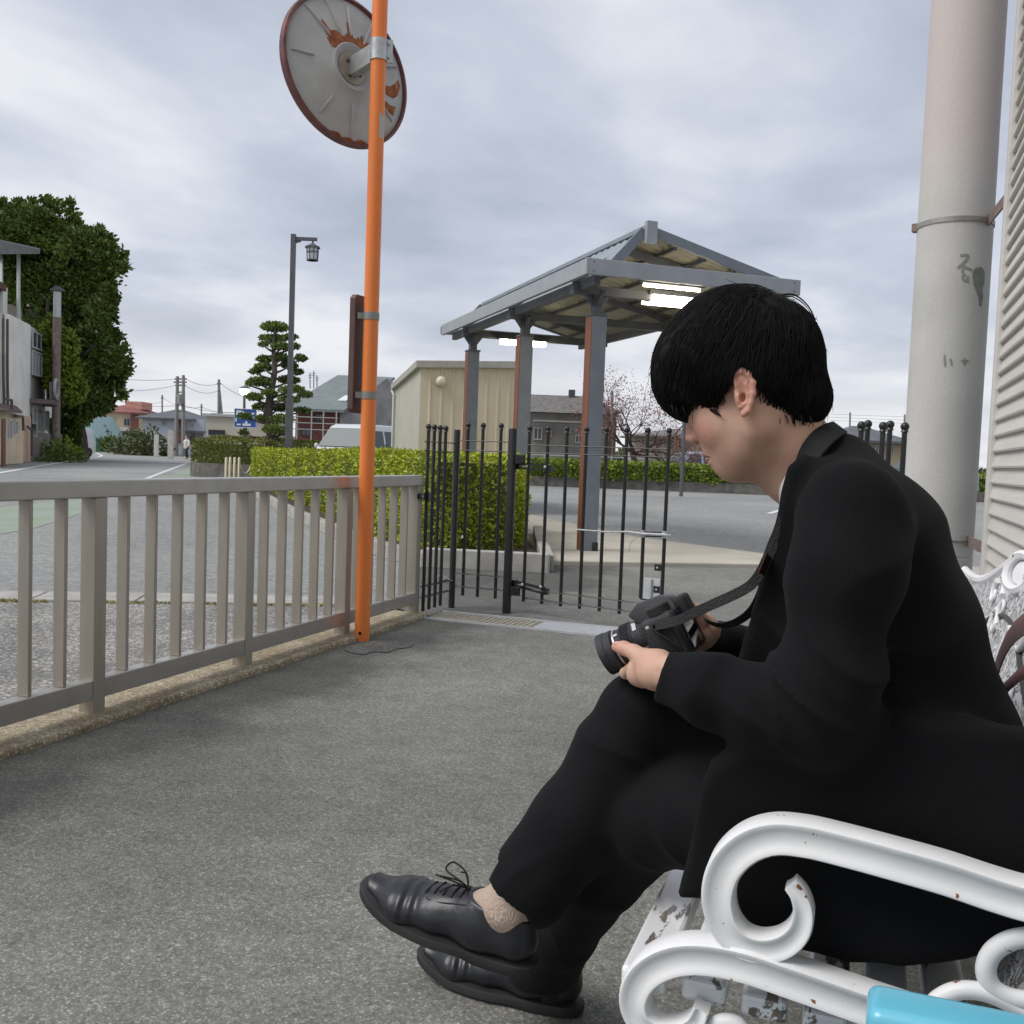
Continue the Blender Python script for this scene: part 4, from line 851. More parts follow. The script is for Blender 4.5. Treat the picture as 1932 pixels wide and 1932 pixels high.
# --- row of white buildings at the far left; their fronts line the street and run away from us
FB = Frame(-60, 880, 98, 862, 36, 50)
bl = empty('shop_building', FB(3, 3, 0), 'white two storey building with roof terrace and glazed bay at the left edge', 'building')
def lw(x0, x1, yt, m, name='wall', v0=0, v1=6, yb=None, par=bl, F=None):
    F = F or FB; u0, u1 = F.U(x0, v0), F.U(x1, v0); z1 = F.Z((x0+x1)/2, yt, v0); z0 = 0 if yb is None else F.Z((x0+x1)/2, yb, v0); return fbox(F, u0, u1, v0, v1, z0, z1).build(name, m, par)
lw(-60, 9, 655, M_white, v1=6); lw(8.3, 16, 600, M_white, v0=.6)
lw(15, 56, 602, M_white, v0=.05, v1=6); lw(56.3, 84, 622, M_white, v0=.3, v1=6)
lw(40, 96, 590, mat('grey_parapet', (.33, .31, .29), .9, (.24, .23, .21), 2), 'parapet', v0=1.5, v1=5.5, yb=625)
lw(84.2, 99, 720, M_white, v0=.8, v1=6)
lw(-60, 12, 520, M_white, v0=1.0, v1=6, yb=656)
lw(-60, 10, 528, mat('brown_fascia', (.13, .06, .045), .8), 'fascia', v0=.8, v1=.98, yb=515)
lw(-60, 44, 775, M_cream, v0=-.9, v1=-.02); lw(44.4, 58, 785, mat('peach_render', (.66, .44, .32), .85, (.50, .36, .28), 2), v0=-.4, v1=-.02)
b = MB(); q0 = FB(FB.U(-60), -1.1, FB.Z(0, 772)); b.add([FB.pt(-60, 766, -1.3), FB.pt(42, 776, -1.3), FB.pt(30, 765, -.02), FB.pt(-60, 752, -.02)]+[FB.pt(-60, 771, -1.3), FB.pt(42, 780, -1.3), FB.pt(30, 769, -.02), FB.pt(-60, 757, -.02)], [(0, 1, 2, 3), (7, 6, 5, 4), (0, 4, 5, 1), (1, 5, 6, 2), (2, 6, 7, 3), (3, 7, 4, 0)]); b.build('awning', mat('brown_awning', (.12, .08, .07), .8), bl)
# roof canopy on steel posts
za, zb2 = FB.Z(0, 462), FB.Z(60, 473)
FR = Frame(-60, 880, 80, 862, 46, 46); b = MB(); c = [FR.pt(-60, 480, -.5), FR.pt(75, 479, -.5), FR.pt(75, 474, 4), FR.pt(-60, 470, 4)]
b.add(c+[FR.pt(-60, 440, -.5), FR.pt(76, 471, -.5), FR.pt(76, 468, 4), FR.pt(-60, 445, 4)], [(3, 2, 1, 0), (4, 5, 6, 7), (0, 1, 5, 4), (1, 2, 6, 5), (2, 3, 7, 6), (3, 0, 4, 7)]); b.build('roof_canopy', mat('dark_canopy', (.07, .075, .08), .6, (.10, .105, .11), 4), bl)
for x, v in ((35, 0.3), (2, .3)):
    b = MB(); b.tube([FB.pt(x, 612, v+.1), FR.pt(x, 476, .5)], .09, 8); b.build('canopy_post', mat('pale_green_steel', (.38, .42, .38), .6), bl, smooth=True)
window(FB, bl, 58, 82, 628, 660, n=3, frame=M_wfr); window(FB, bl, 58, 82, 664, 710, M_glassl, n=4); window(FB, bl, 86, 97, 728, 762, M_glass)
window(FB, bl, 68, 80, 780, 815, M_glassl); window(FB, bl, 84, 90, 775, 812); window(FB, bl, 60, 66, 768, 800); window(FB, bl, -2, 4, 590, 640)
for x0, x1 in ((14, 21), (25, 31)):
    window(Frame(-60, 880, 98, 862, 34-.0, 49), bl, x0, x1, 790, 822, M_glassl, mat('cream_frame', (.55, .50, .40), .7), n=1) if 0 else None
FB2 = Frame(-60, 880, 98, 862, 34, 49); FB2.a = FB2.a-FB2.v*.93
window(FB2, bl, 14, 20, 790, 828, M_glassl, n=1); window(FB2, bl, 25, 30, 792, 820, M_glassl, n=1)
f = fbox(FB2, FB2.U(2), FB2.U(8), -.05, 0, 0, FB2.Z(5, 790)).build('door', mat('brown_door', (.15, .06, .035), .6), bl)
# balcony, pipes
b = MB()
for k in range(26): u = FB.U(57)+(FB.U(97)-FB.U(57))*k/25; fbox(FB, u-.03, u+.03, -.85, -.8, FB.Z(77, 755), FB.Z(77, 727), b)
fbox(FB, FB.U(57), FB.U(97), -.86, -.79, FB.Z(77, 727), FB.Z(77, 724), b); fbox(FB, FB.U(57), FB.U(97), -.88, .28, FB.Z(77, 764), FB.Z(77, 756), b); b.build('balcony', mat('brown_grey_rail', (.16, .13, .12), .7), bl)
for vv_, pts in ((-.1 if k_ < 2 else -1.05 if k_ < 4 else -.6, p_) for k_, p_ in enumerate(([(6, 600), (6, 700), (8, 770)], [(14, 602), (14, 690), (15, 765)], [(9, 752), (22, 755), (22, 775)], [(28, 785), (43, 786), (44, 812)], [(52, 805), (60, 812), (60, 860)]))):
    b = MB(); b.tube([FB.pt(x, y, vv_) for x, y in pts], .055, 7); b.build('pipe', mat('brown_pipe', (.10, .085, .075), .6), bl, smooth=True)
b = MB(); uu = FB.U(64); zc = FB.Z(64, 752); b.lathe([(.5, -.05), (.5, .05), (.38, .06), (.38, -.04), (.5, -.05)], FB(uu, -.95, zc+.5), 24, axis=-FB.v); b.build('round_fan_guard', M_wfr, bl)
for k, x in enumerate((50, 66, 78, 90)):
    b = fbox(FB, FB.U(x), FB.U(x+5), -.55, -.1, .0, 1.1+.2*(k % 2)); b.build('meter_box', [mat('dull_boxes', (.26, .24, .21), .8)], bl)
# chimney flue
CF_ = W(106, 767, 47); fl_ = empty('flue_pipe', (CF_[0], CF_[1], 0), 'tall metal flue pipe with cap beside the white building, before the dark tree', 'chimney')
zt_ = W(105, 552, 47)[2]; zm_ = W(105, 600, 47)[2]
b = MB(); b.lathe([(.19, 0), (.19, zm_)], (CF_[0], CF_[1], 0), 14); b.build('lower_pipe', mat('rusty_flue', (.16, .13, .11), .7, (.24, .2, .17), 5), fl_, smooth=True)
b = MB(); b.lathe([(.18, zm_+.005), (.18, zt_)], (CF_[0], CF_[1], 0), 14); b.build('upper_pipe', M_galv, fl_, smooth=True)
b = MB(); b.lathe([(.32, zt_+.02), (.32, zt_+.1), (.1, zt_+.25), (.001, zt_+.26)], (CF_[0], CF_[1], 0), 14); b.build('cap', M_steeld, fl_, smooth=True)
# --- teal house
F1 = Frame(141, 845, 181, 845, 92); th = empty('teal_house', F1(1, 3, 0), 'small teal gabled house beyond the bend of the road', 'house')
h0, h1_ = F1.Z(160, 818), F1.Z(160, 781)
gwall(F1, 0, F1.L, 0, 6, h0, h1_-.3, 'v').build('wall', M_teal, th); gable(F1, 0, F1.L, 0, 6, h0, h1_-.2, .3, .18, 'v').build('roof', mat('pale_teal_roof', (.34, .48, .47), .6), th)
b = MB(); fbox(F1, F1.U(147), F1.U(160), -.1, 0, 0, F1.Z(153, 822), b); b.build('garage_door', M_white, th)
# --- red roofed white house
F2 = Frame(166, 845, 262, 845, 100); rh = empty('red_roofed_house', F2(3, 3, 0), 'cream two storey house with low red brown roof and pink rooftop tank', 'house')
z2 = F2.Z(215, 777); fbox(F2, 0, F2.L, 0, 7, 0, z2).build('wall', M_cream, rh)
hip(F2, 0, F2.L, -.3, 7, z2, F2.Z(215, 765)+.2, .5).build('roof', M_redroof, rh)
for w_ in ((170, 178, 783, 800), (198, 217, 787, 802), (233, 245, 789, 804), (200, 214, 815, 830), (225, 240, 815, 828)): window(F2, rh, *w_)
fbox(F2, F2.U(170), F2.U(247), -1.1, -.02, F2.Z(200, 812), F2.Z(200, 805)).build('balcony', M_white, rh)
fbox(F2, F2.U(220), F2.U(252), 2, 5, F2.Z(230, 770), F2.Z(230, 755)).build('roof_tank', M_pink, rh)
fbox(F2, F2.U(248), F2.U(260), -.35, -.02, F2.Z(230, 806), F2.Z(230, 782)).build('side_panel', M_redroof, rh)
# --- bluish house
F3 = Frame(268, 850, 384, 850, 88); bh = empty('grey_roofed_house', F3(3, 3, 0), 'pale bluish house with dark grey hipped roof behind the twin utility pole', 'house')
z3 = F3.Z(320, 789); fbox(F3, 0, F3.L, 0, 7, 0, z3).build('wall', M_blue_h, bh); hip(F3, 0, F3.L*.78, 0, 7, z3, F3.Z(310, 769), .5).build('roof', M_tile, bh)
for w_ in ((304, 314, 793, 803), (346, 354, 796, 812), (358, 364, 800, 806)): window(F3, bh, *w_)
fbox(F3, F3.U(334), F3.U(342), -.1, -.01, F3.Z(340, 835), F3.Z(340, 792)).build('brick_pilaster', M_brick, bh)
fbox(F3, F3.U(345), F3.U(388), -3, -.02, F3.Z(365, 817), F3.Z(365, 813)).build('porch_roof', M_tile, bh)
for x in (350, 384): fbox(F3, F3.U(x), F3.U(x)+.15, -2.9, -2.7, 0, F3.Z(365, 817)).build('porch_post', M_wfd, bh)
window(F3, bh, 358, 366, 822, 838, M_glassl, M_wfd)
F3b = Frame(372, 850, 402, 850, 100); ph = empty('small_house', F3b(2, 3, 0), 'small dark roofed house showing between the bluish house and the white hall', 'house')
fbox(F3b, 0, F3b.L, 0, 6, 0, F3b.Z(385, 790)).build('wall', M_grey, ph); hip(F3b, 0, F3b.L, 0, 6, F3b.Z(385, 790), F3b.Z(385, 777), .3).build('roof', M_tile, ph); window(F3b, ph, 376, 386, 798, 808)
# --- flat white hall
F4 = Frame(388, 860, 502, 860, 62); wh = empty('white_hall', F4(3, 3, 0), 'low flat roofed white hall with one dark strip window behind the olive hedge', 'building')
z4 = F4.Z(440, 787); fbox(F4, 0, F4.L, 0, 6, 0, z4).build('wall', mat('ivory_wall', (.60, .56, .47), .85, (.54, .50, .42), 1), wh)
fbox(F4, -.2, F4.L+.2, -.2, 6.2, z4+.002, F4.Z(440, 782)).build('roof', mat('pale_roof', (.48, .49, .50), .6), wh); window(F4, wh, 393, 424, 811, 821, M_glass, M_wfd, n=4)
# --- red brown house with the big grey green roof
F5 = Frame(556, 860, 640, 860, 58); gh = empty('green_roofed_house', F5(3, 3, 0), 'red brown house with broad grey green gabled roof and skylight behind the orange pole', 'house')
z5 = F5.Z(600, 776); uL = F5.L
fbox(F5, 0, uL, 0, 8, 0, z5).build('wall', M_brick, gh)
zr = F5.Z(640, 731)*1.0+.9
ue = F5.U(720)
c = [F5(-.6, -.6, z5-.05), F5(uL+.3, -.6, z5-.05), F5(uL+2.6, 4.5, zr), F5(1.6, 4.5, zr)]; b = MB(); b.add(c+[(x, y, z+.16) for x, y, z in c], [(3, 2, 1, 0), (4, 5, 6, 7), (0, 1, 5, 4), (1, 2, 6, 5), (2, 3, 7, 6), (3, 0, 4, 7)])
rf = b.build('roof', M_groof, gh)
b = MB(); fr = lambda s, t_: F5(-.6+(uL+.9)*s+2.2*t_, -.6+5.1*t_, z5+.14+(zr-z5+.05)*t_); b.add([fr(.70, .22), fr(.84, .22), fr(.84, .36), fr(.70, .36)]+[(x, y, z+.06) for x, y, z in (fr(.70, .22), fr(.84, .22), fr(.84, .36), fr(.70, .36))], [(0, 3, 2, 1), (4, 5, 6, 7), (0, 1, 5, 4), (1, 2, 6, 5), (2, 3, 7, 6), (3, 0, 4, 7)]); sk = b.build('skylight', mat('skylight_glass', (.75, .77, .78), .3)); sk.parent = rf
b = MB(); b.add([F5(uL+.01, -.2, 0), F5(uL+4.2, 1.2, 0), F5(uL+4.2, 1.2, F5.Z(700, 775)), F5(uL+2.6, .7, zr-.2), F5(uL+.01, -.2, z5-.05)]+[F5(uL+.01, 7, 0), F5(uL+4.2, 7, 0), F5(uL+4.2, 7, F5.Z(700, 775)), F5(uL+2.6, 7, zr-.2), F5(uL+.01, 7, z5-.05)], [(0, 1, 2, 3, 4), (9, 8, 7, 6, 5), (0, 5, 6, 1), (1, 6, 7, 2), (2, 7, 8, 3), (3, 8, 9, 4), (4, 9, 5, 0)]); b.build('gable_wall', M_grey, gh)
b = MB()
for x in (563, 590, 612, 636): fbox(F5, F5.U(x), F5.U(x)+.07, -.75, -.68, 0, z5, b)
for y in (789, 800, 812): fbox(F5, 0, uL, -.76, -.70, F5.Z(600, y), F5.Z(600, y)+.05, b)
b.build('scaffold_frame', M_wfr, gh)
window(F5, gh, 566, 586, 806, 822, M_glass, M_wfd); window(F5, gh, 594, 608, 780, 795, M_glass, M_wfd)
# roof aerials
b = MB()
for x, y0 in ((585, 703), (592, 700), (598, 708)): b.tube([W(x, 733, 62), W(x, y0, 62)], .03, 4); b.tube([W(x-4, y0+5, 62), W(x+4, y0+5, 62)], .02, 4); b.tube([W(x-3, y0+9, 62), W(x+3, y0+9, 62)], .02, 4)
b.build('aerial', M_wfd, gh)
# --- dark tiled house at right
F6 = Frame(985, 868, 1142, 876, 55); dh = empty('tiled_house', F6(3, 3, 0), 'long grey house with dark tiled roof and small chimney behind the canopy posts', 'house')
zd = F6.Z(1070, 780); fbox(F6, 0, F6.L, 0, 6, 0, F6.Z(1070, 779)).build('wall', mat('weathered_grey_wall', (.20, .19, .18), .85, (.27, .26, .24), 1.5), dh)
b = MB(); zr6 = F6.Z(1070, 752)+.35; ua, ub = -.4, F6.U(1140)
c = [F6(ua, -.7, zd), F6(ub, -.7, zd), F6(ub-.5, 3, zr6), F6(ua+.2, 3, zr6), F6(ub, 6.5, zd), F6(ua, 6.5, zd)]; b.add(c, [(0, 1, 2, 3), (3, 2, 4, 5), (1, 4, 2), (0, 3, 5), (0, 5, 4, 1)]); b.build('roof', mat('mottled_roof_tile', (.10, .095, .09), .8, (.19, .175, .16), 4, detail=8), dh)
b = MB(); fbox(F6, F6.U(1074), F6.U(1086), 2.6, 3.4, zr6-.3, F6.Z(1080, 741)+.35, b); b.build('chimney', M_wfd, dh)
fbox(F6, F6.U(1003), F6.U(1100), -3, -.72, F6.Z(1050, 800), F6.Z(1050, 797)).build('lean_to_roof', mat('grey_sheet_roof', (.27, .27, .26), .7), dh)
window(F6, dh, 1005, 1022, 806, 830); window(F6, dh, 1062, 1076, 806, 818, M_glassl); window(F6, dh, 1030, 1040, 812, 824, mat('red_notice', (.35, .06, .05), .6)); window(F6, dh, 1084, 1098, 820, 836)
F7 = Frame(1100, 868, 1160, 876, 62); bh2 = empty('brown_house', F7(2, 3, 0), 'red brown gabled house behind the reddish cherry tree', 'house')
fbox(F7, 0, F7.L, 0, 5, 0, F7.Z(1130, 775)).build('wall', mat('brown_wall', (.14, .08, .07), .85, (.18, .11, .09), 2), bh2); hip(F7, 0, F7.L, 0, 5, F7.Z(1130, 775), F7.Z(1130, 755), .2).build('roof', M_tile, bh2); window(F7, bh2, 1120, 1130, 800, 812)
F8 = Frame(1195, 870, 1420, 880, 70); lh = empty('low_house', F8(3, 3, 0), 'low beige houses half hidden behind the cherry tree', 'house')
fbox(F8, 0, F8.L, 0, 6, 0, F8.Z(1250, 822)).build('wall', mat('beige_far_wall', (.38, .35, .30), .85, (.30, .28, .24), 1), lh); hip(F8, 0, F8.L, 0, 6, F8.Z(1250, 822), F8.Z(1250, 806), .4).build('roof', mat('far_roof', (.17, .17, .17), .8, (.22, .21, .2), 2), lh)
for x in (1210, 1235, 1262): window(F8, lh, x, x+12, 832, 846)
F9 = Frame(1600, 880, 1705, 884, 48); th2 = empty('tan_house', F9(3, 3, 0), 'tan house with dark roof seen over the seated person\'s shoulder', 'house')
fbox(F9, 0, F9.L, 0, 6, 0, F9.Z(1660, 832)).build('wall', mat('tan_far_wall', (.42, .34, .24), .85), th2); hip(F9, 0, F9.L, 0, 6, F9.Z(1660, 832), F9.Z(1660, 812)+.3, .4).build('roof', M_tile, th2); window(F9, th2, 1650, 1662, 840, 855); window(F9, th2, 1676, 1686, 840, 855)
# far low trees and bushes
def bush(c, rx, rz, n, ls, lab, lm=leaf_bush, ry=None, name='bush', group=None):
    b = MB(); u = np.random.normal(size=(n, 3)); u /= np.linalg.norm(u, axis=1)[:, None]; u[:, 2] = np.abs(u[:, 2]); rad = np.random.rand(n)**.3*(1+.12*np.sin(u[:, 0]*7+u[:, 1]*5))
    q = np.array([c[0], c[1], 0])+camr*(u[:, :1]*rad[:, None]*rx)+camf*(u[:, 1:2]*rad[:, None]*(ry or rx*.7))+np.array([0, 0, 1.])*(u[:, 2:3]*rad[:, None]*rz); leaves(b, q, u, ls)
    return tag(b.build(name, lm), lab, 'bush', group)
bush(W(250, 850, 80), 1.6, 1.9, 900, .32, 'rounded green bush left of the twin utility pole by the road bend')
bush(W(277, 852, 78), 1.9, 2.2, 1100, .32, 'larger dull green bush in front of the bluish house')
bush(W(232, 848, 85), 1.4, 1.3, 500, .3, 'small low bush at the road bend in front of the red roofed house')
bush(W(190, 846, 95), 1.3, 2.7, 500, .35, 'dark upright shrub beside the teal house', leaf_tree)
bush(W(205, 846, 92), .9, 1.5, 300, .35, 'low dark shrub right of the teal house', leaf_tree)
bush(W(124, 862, 46), .9, 1.1, 400, .2, 'yellowing low bush at the foot of the big tree', leaf_autumn)
bush(W(103, 866, 45), .8, 1.0, 400, .2, 'low green weeds bush at the corner of the white building', leaf_tree)
bush(W(600, 858, 40), 2.2, .95, 1200, .14, 'brownish low shrubs between the olive hedge and the white van', leafmat('brown_shrub_leaf', [(.09, .07, .03), (.14, .10, .05), (.07, .08, .03)]))
bush(W(1320, 880, 52), 3.0, 1.9, 900, .25, 'brown bare shrubs behind the parked pale blue car', leafmat('rust_shrub_leaf', [(.10, .055, .04), (.16, .09, .06), (.07, .06, .04)]))
bush(W(1700, 890, 40), 1.9, 1.25, 800, .2, 'dark green shrub at the car park edge left of the concrete pole', leaf_tree)
b = MB(); n = 9000
xs = np.random.uniform(-200, 2300, n); dd = np.random.uniform(190, 230, n); q = np.array([W(x, 850, d) for x, d in zip(xs, dd)]); q[:, 2] = np.random.rand(n)*(3.2+1.5*np.sin(xs*.02)+np.sin(xs*.06)); leaves(b, q, np.tile([0, 0, 1.], (n, 1)), 1.3)
tag(b.build('distant_trees', leaf_bush), 'hazy line of distant trees low on the horizon', 'trees', kind='stuff')

# ================================================================== POLES AND WIRES
M_upole = mat('concrete_grey_pole', (.22, .21, .20), .8, (.28, .27, .26), 3)
def updist(x, y): q = W(x, y, 1); return q
pt_ = []
tw = empty('utility_pole', (*W(340, 850, 84)[:2], 0), 'twin concrete utility poles joined by cross arms beside the road', 'utility pole', 'utility poles over the road')
for x, yt, xb in ((335, 710, 332), (346, 708, 346)):
    b = MB(); b.tube([(*W(xb, 850, 84)[:2], 0), W(x, yt, 84)], [.2, .13], 8); b.build('shaft', M_upole, tw, smooth=True)
for y, x0, x1 in ((715, 330, 352), (721, 328, 352), (727, 331, 350)): b = MB(); b.bar(W(x0, y, 84), W(x1, y, 84), .12, .14); b.build('cross_arm', M_upole, tw)
for y in (740, 752, 764, 776): b = MB(); b.bar(W(335, y, 84), W(346, y, 84), .1, .12); b.build('brace', M_upole, tw)
b = MB(); b.lathe([(.32, 0), (.32, .8), (.001, .82)], W(341, 762, 83.6), 12); b.build('transformer', M_grey, tw)
tp = empty('utility_pole', (*W(414, 850, 92)[:2], 0), 'utility pole braced by two slanting stays, right of the twin poles', 'utility pole', 'utility poles over the road')
b = MB(); b.tube([(*W(413, 850, 92)[:2], 0), W(413, 716, 92)], [.18, .12], 8); b.build('shaft', M_upole, tp, smooth=True)
b = MB(); b.tube([(*W(427, 850, 92)[:2], 0), W(414, 735, 92)], .10, 6); b.build('stay', M_upole, tp)
b = MB(); b.bar(W(409, 724, 92), W(417, 724, 92), .12, .14); b.build('cross_arm', M_upole, tp)
for x, yt in ((209, 750), (306, 745), (380, 762), (1604, 778), (1707, 782), (1155, 738)):
    d = {1604: 60, 1707: 60, 1155: 58}.get(x, 115)
    o = empty('utility_pole', (*W(x, 850, d)[:2], 0), {209: 'thin far utility pole over the red roofed house', 306: 'thin far utility pole above the bluish house roof', 380: 'thin far utility pole left of the flat white hall', 1604: 'slim net post nearest the seated person\'s back', 1707: 'slim net post touching the concrete pole in the view', 1155: 'slim post rising through the cherry tree'}[x], 'utility pole', 'utility poles over the road' if d > 100 else None)
    b = MB(); b.tube([(*W(x, 850, d)[:2], 0), W(x, yt, d)], .06 if d == 60 else .09, 6); b.build('shaft', M_upole, o)
    if d > 100: b = MB(); b.bar(W(x-3, yt+6, d), W(x+3, yt+6, d), .1, .1); b.build('cross_arm', M_upole, o)
b = MB()
def wire(a, c, sag, r=.02):
    a = np.array(a); c = np.array(c); b.tube([a+(c-a)*k/14-np.array([0, 0, sag*4*(k/14)*(1-k/14)]) for k in range(15)], r, 3)
M_wire = mat('cable', (.05, .05, .055), .7)
wire(W(60, 678, 70), W(335, 715, 84), .6); wire(W(352, 716, 84), W(413, 724, 92), .3); wire(W(417, 724, 92), W(500, 752, 100), .5); wire(W(60, 706, 70), W(332, 727, 84), .8); wire(W(350, 728, 84), W(413, 737, 92), .4)
wire(W(200, 745, 110), W(335, 765, 84), .5); wire(W(346, 765, 84), W(500, 775, 90), .4); wire(W(210, 752, 115), W(306, 758, 115), .5); wire(W(306, 750, 115), W(380, 768, 115), .5); wire(W(380, 768, 115), W(480, 772, 110), .5)
tag(b.build('overhead_wires', M_wire), 'thin overhead wires strung between the far utility poles at left', 'wires')
b = MB()
for y in (781, 787, 793): wire(W(1565, y, 60), W(1800, y+8, 60), .02, .009)
tag(b.build('net_wires', M_wire), 'thin level wires between the slim net posts behind the concrete pole', 'wires')
# ================================================================== LAMPS, SIGNS, BOLLARDS
M_lampp = mat('dark_lamp_post', (.085, .085, .095), .5, (.11, .11, .12), 6)
LD = 21.0; lp0 = W(544, 860, LD); LX, LY = lp0[0], lp0[1]
lp = empty('street_lamp', (LX, LY, 0), 'tall dark square street lamp post with arm and hanging lantern behind the bright hedge', 'street lamp')
zj = W(545, 752, LD)[2]; zt_ = W(553, 447, LD)[2]
b = MB(); b.bar((LX, LY, 0), (LX, LY, zj), .14, .14, up=tuple(camf)); b.build('lower_post', M_lampp, lp, bevel=.004)
b = MB(); b.bar((LX, LY, zj), (LX, LY, zt_), .10, .10, up=tuple(camf)); b.build('upper_post', M_lampp, lp, bevel=.004)
za_ = W(553, 455, LD)[2]; e_ = np.array([LX, LY, za_])+camr*.50
b = MB(); b.bar(np.array([LX, LY, za_])+camr*.05, e_, .055, .07); b.bar(np.array([LX, LY, za_+.08])+camr*.0, np.array([LX, LY, za_+.09])+camr*.0+np.array([0, 0, .04]), .11, .11); b.bar(np.array([LX, LY, za_-.07])+camr*.05, np.array([LX, LY, za_-.035])+camr*.16, .04, .05); b.build('arm', M_lampp, lp, bevel=.003)
lc = np.array([LX, LY, za_-.06])+camr*.41
b = MB(); b.lathe([(.02, .06), (.02, -.02), (.165, -.10), (.165, -.125), (.12, -.125), (.001, -.12)], lc, 8); b.build('lantern_roof', M_lampp, lp)
b = MB(); b.lathe([(.115, -.126), (.105, -.36), (.001, -.365)], lc, 16); b.build('lantern_glass', mat('frosted_glass', (.55, .57, .6), .3), lp, smooth=True)
b = MB()
for k in range(8):
    a = k*math.pi/4; b.tube([(lc[0]+.128*math.cos(a), lc[1]+.128*math.sin(a), lc[2]-.12), (lc[0]+.116*math.cos(a), lc[1]+.116*math.sin(a), lc[2]-.38)], .008, 5)
for z, r_ in ((-.20, .124), (-.37, .117)): b.lathe([(r_, z), (r_+.008, z), (r_+.008, z-.018), (r_, z-.018), (r_, z)], lc, 16)
b.build('lantern_cage', M_lampp, lp)
lq = W(461, 850, 40); l2 = empty('street_lamp', (lq[0], lq[1], 0), 'short street lamp with lit white globe beside the blue sign', 'street lamp')
b = MB(); b.tube([(lq[0], lq[1], 0), W(461, 746, 40)], [.07, .05], 8); b.build('post', M_lampp, l2, smooth=True)
b = MB(); b.lathe([(.10, 0), (.19, .12), (.21, .26), (.001, .27)], W(461, 746, 40), 14); b.build('globe', mat('lit_globe', (1, .97, .9), .5, emit=(1, .95, .85), estr=1.6), l2, smooth=True)
b = MB(); b.lathe([(.25, .27), (.12, .36), (.001, .39)], W(461, 746, 40), 14); b.build('cap', M_lampp, l2)
FS = Frame(441, 850, 483, 850, 37); sp_ = empty('parking_sign', FS(FS.L/2, 0, 0), 'blue road sign board with white symbols on a dark post behind the pine', 'sign')
b = MB(); b.tube([FS(FS.L/2, .08, 0), FS(FS.L/2, .08, FS.Z(461, 775))], .05, 8); b.build('post', M_lampp, sp_)
fbox(FS, 0, FS.L, -.03, .02, FS.Z(461, 807), FS.Z(461, 771)).build('board', mat('sign_blue', (.015, .07, .27), .5, (.02, .10, .34), 3), sp_)
b = MB(); z_a, z_b = FS.Z(461, 807), FS.Z(461, 771)
for q in ((.0, .02, .0, 1), (.98, 1, .0, 1), (0, 1, 0, .03), (0, 1, .97, 1)): fbox(FS, FS.L*q[0], FS.L*q[1], -.042, -.031, z_a+(z_b-z_a)*q[2], z_a+(z_b-z_a)*q[3], b)
for q in ((.10, .34, .78, .9), (.08, .2, .6, .78), (.36, .44, .62, .86), (.12, .3, .12, .2), (.38, .75, .1, .22), (.5, .6, .22, .34), (.72, .9, .5, .6), (.06, .12, .3, .5), (.78, .9, .7, .8)): fbox(FS, FS.L*q[0], FS.L*q[1], -.042, -.031, z_a+(z_b-z_a)*q[2], z_a+(z_b-z_a)*q[3], b)
b.build('symbols', mat('sign_white', (.7, .72, .75), .5), sp_)
# cream bollards with chain
M_boll = mat('cream_bollard', (.75, .66, .46), .6, (.66, .57, .40), 5)
bp_ = [(427, 24), (434.5, 24.6), (443, 25.4), (451.5, 26.3)]; tops = []
for i, (x, d) in enumerate(bp_):
    q = W(x, 860, d); zt_ = W(x, 863, d)[2]; o = MB(); o.lathe([(.033, -.02), (.033, zt_-.02), (.024, zt_), (.001, zt_+.01)], (q[0], q[1], 0), 12)
    tag(o.build('bollard', M_boll, smooth=True), ['leftmost', 'second from left', 'third from left', 'rightmost'][i]+' of the four cream bollards before the olive hedge', 'bollard', 'cream bollards by the hedge'); tops.append((q[0], q[1], zt_-.04))
b = MB(); endc = W(472, 880, 27.5)
a = np.array(tops[-1]); c = np.array(endc); b.tube([a+(c-a)*k/10-np.array([0, 0, .28*4*(k/10)*(1-k/10)]) for k in range(11)], .014, 5)
tag(b.build('chain', M_boll), 'pale chain sagging from the rightmost cream bollard into the bright hedge', 'chain')
for x, yt, yb_, d, wd, lab in ((295, 820, 850, 72, .22, 'short cream marker post by the road bend'), (322, 812, 856, 66, .24, 'taller white marker post left of the walking person')):
    q = W(x, 850, d); b = MB(); b.bar((q[0], q[1], 0), (q[0], q[1], W(x, yt, d)[2]), wd*1.4, wd, up=tuple(camf)); tag(b.build('marker_post', mat('marker_white', (.62, .6, .55), .7, (.5, .48, .44), 3), bevel=.02), lab, 'post')

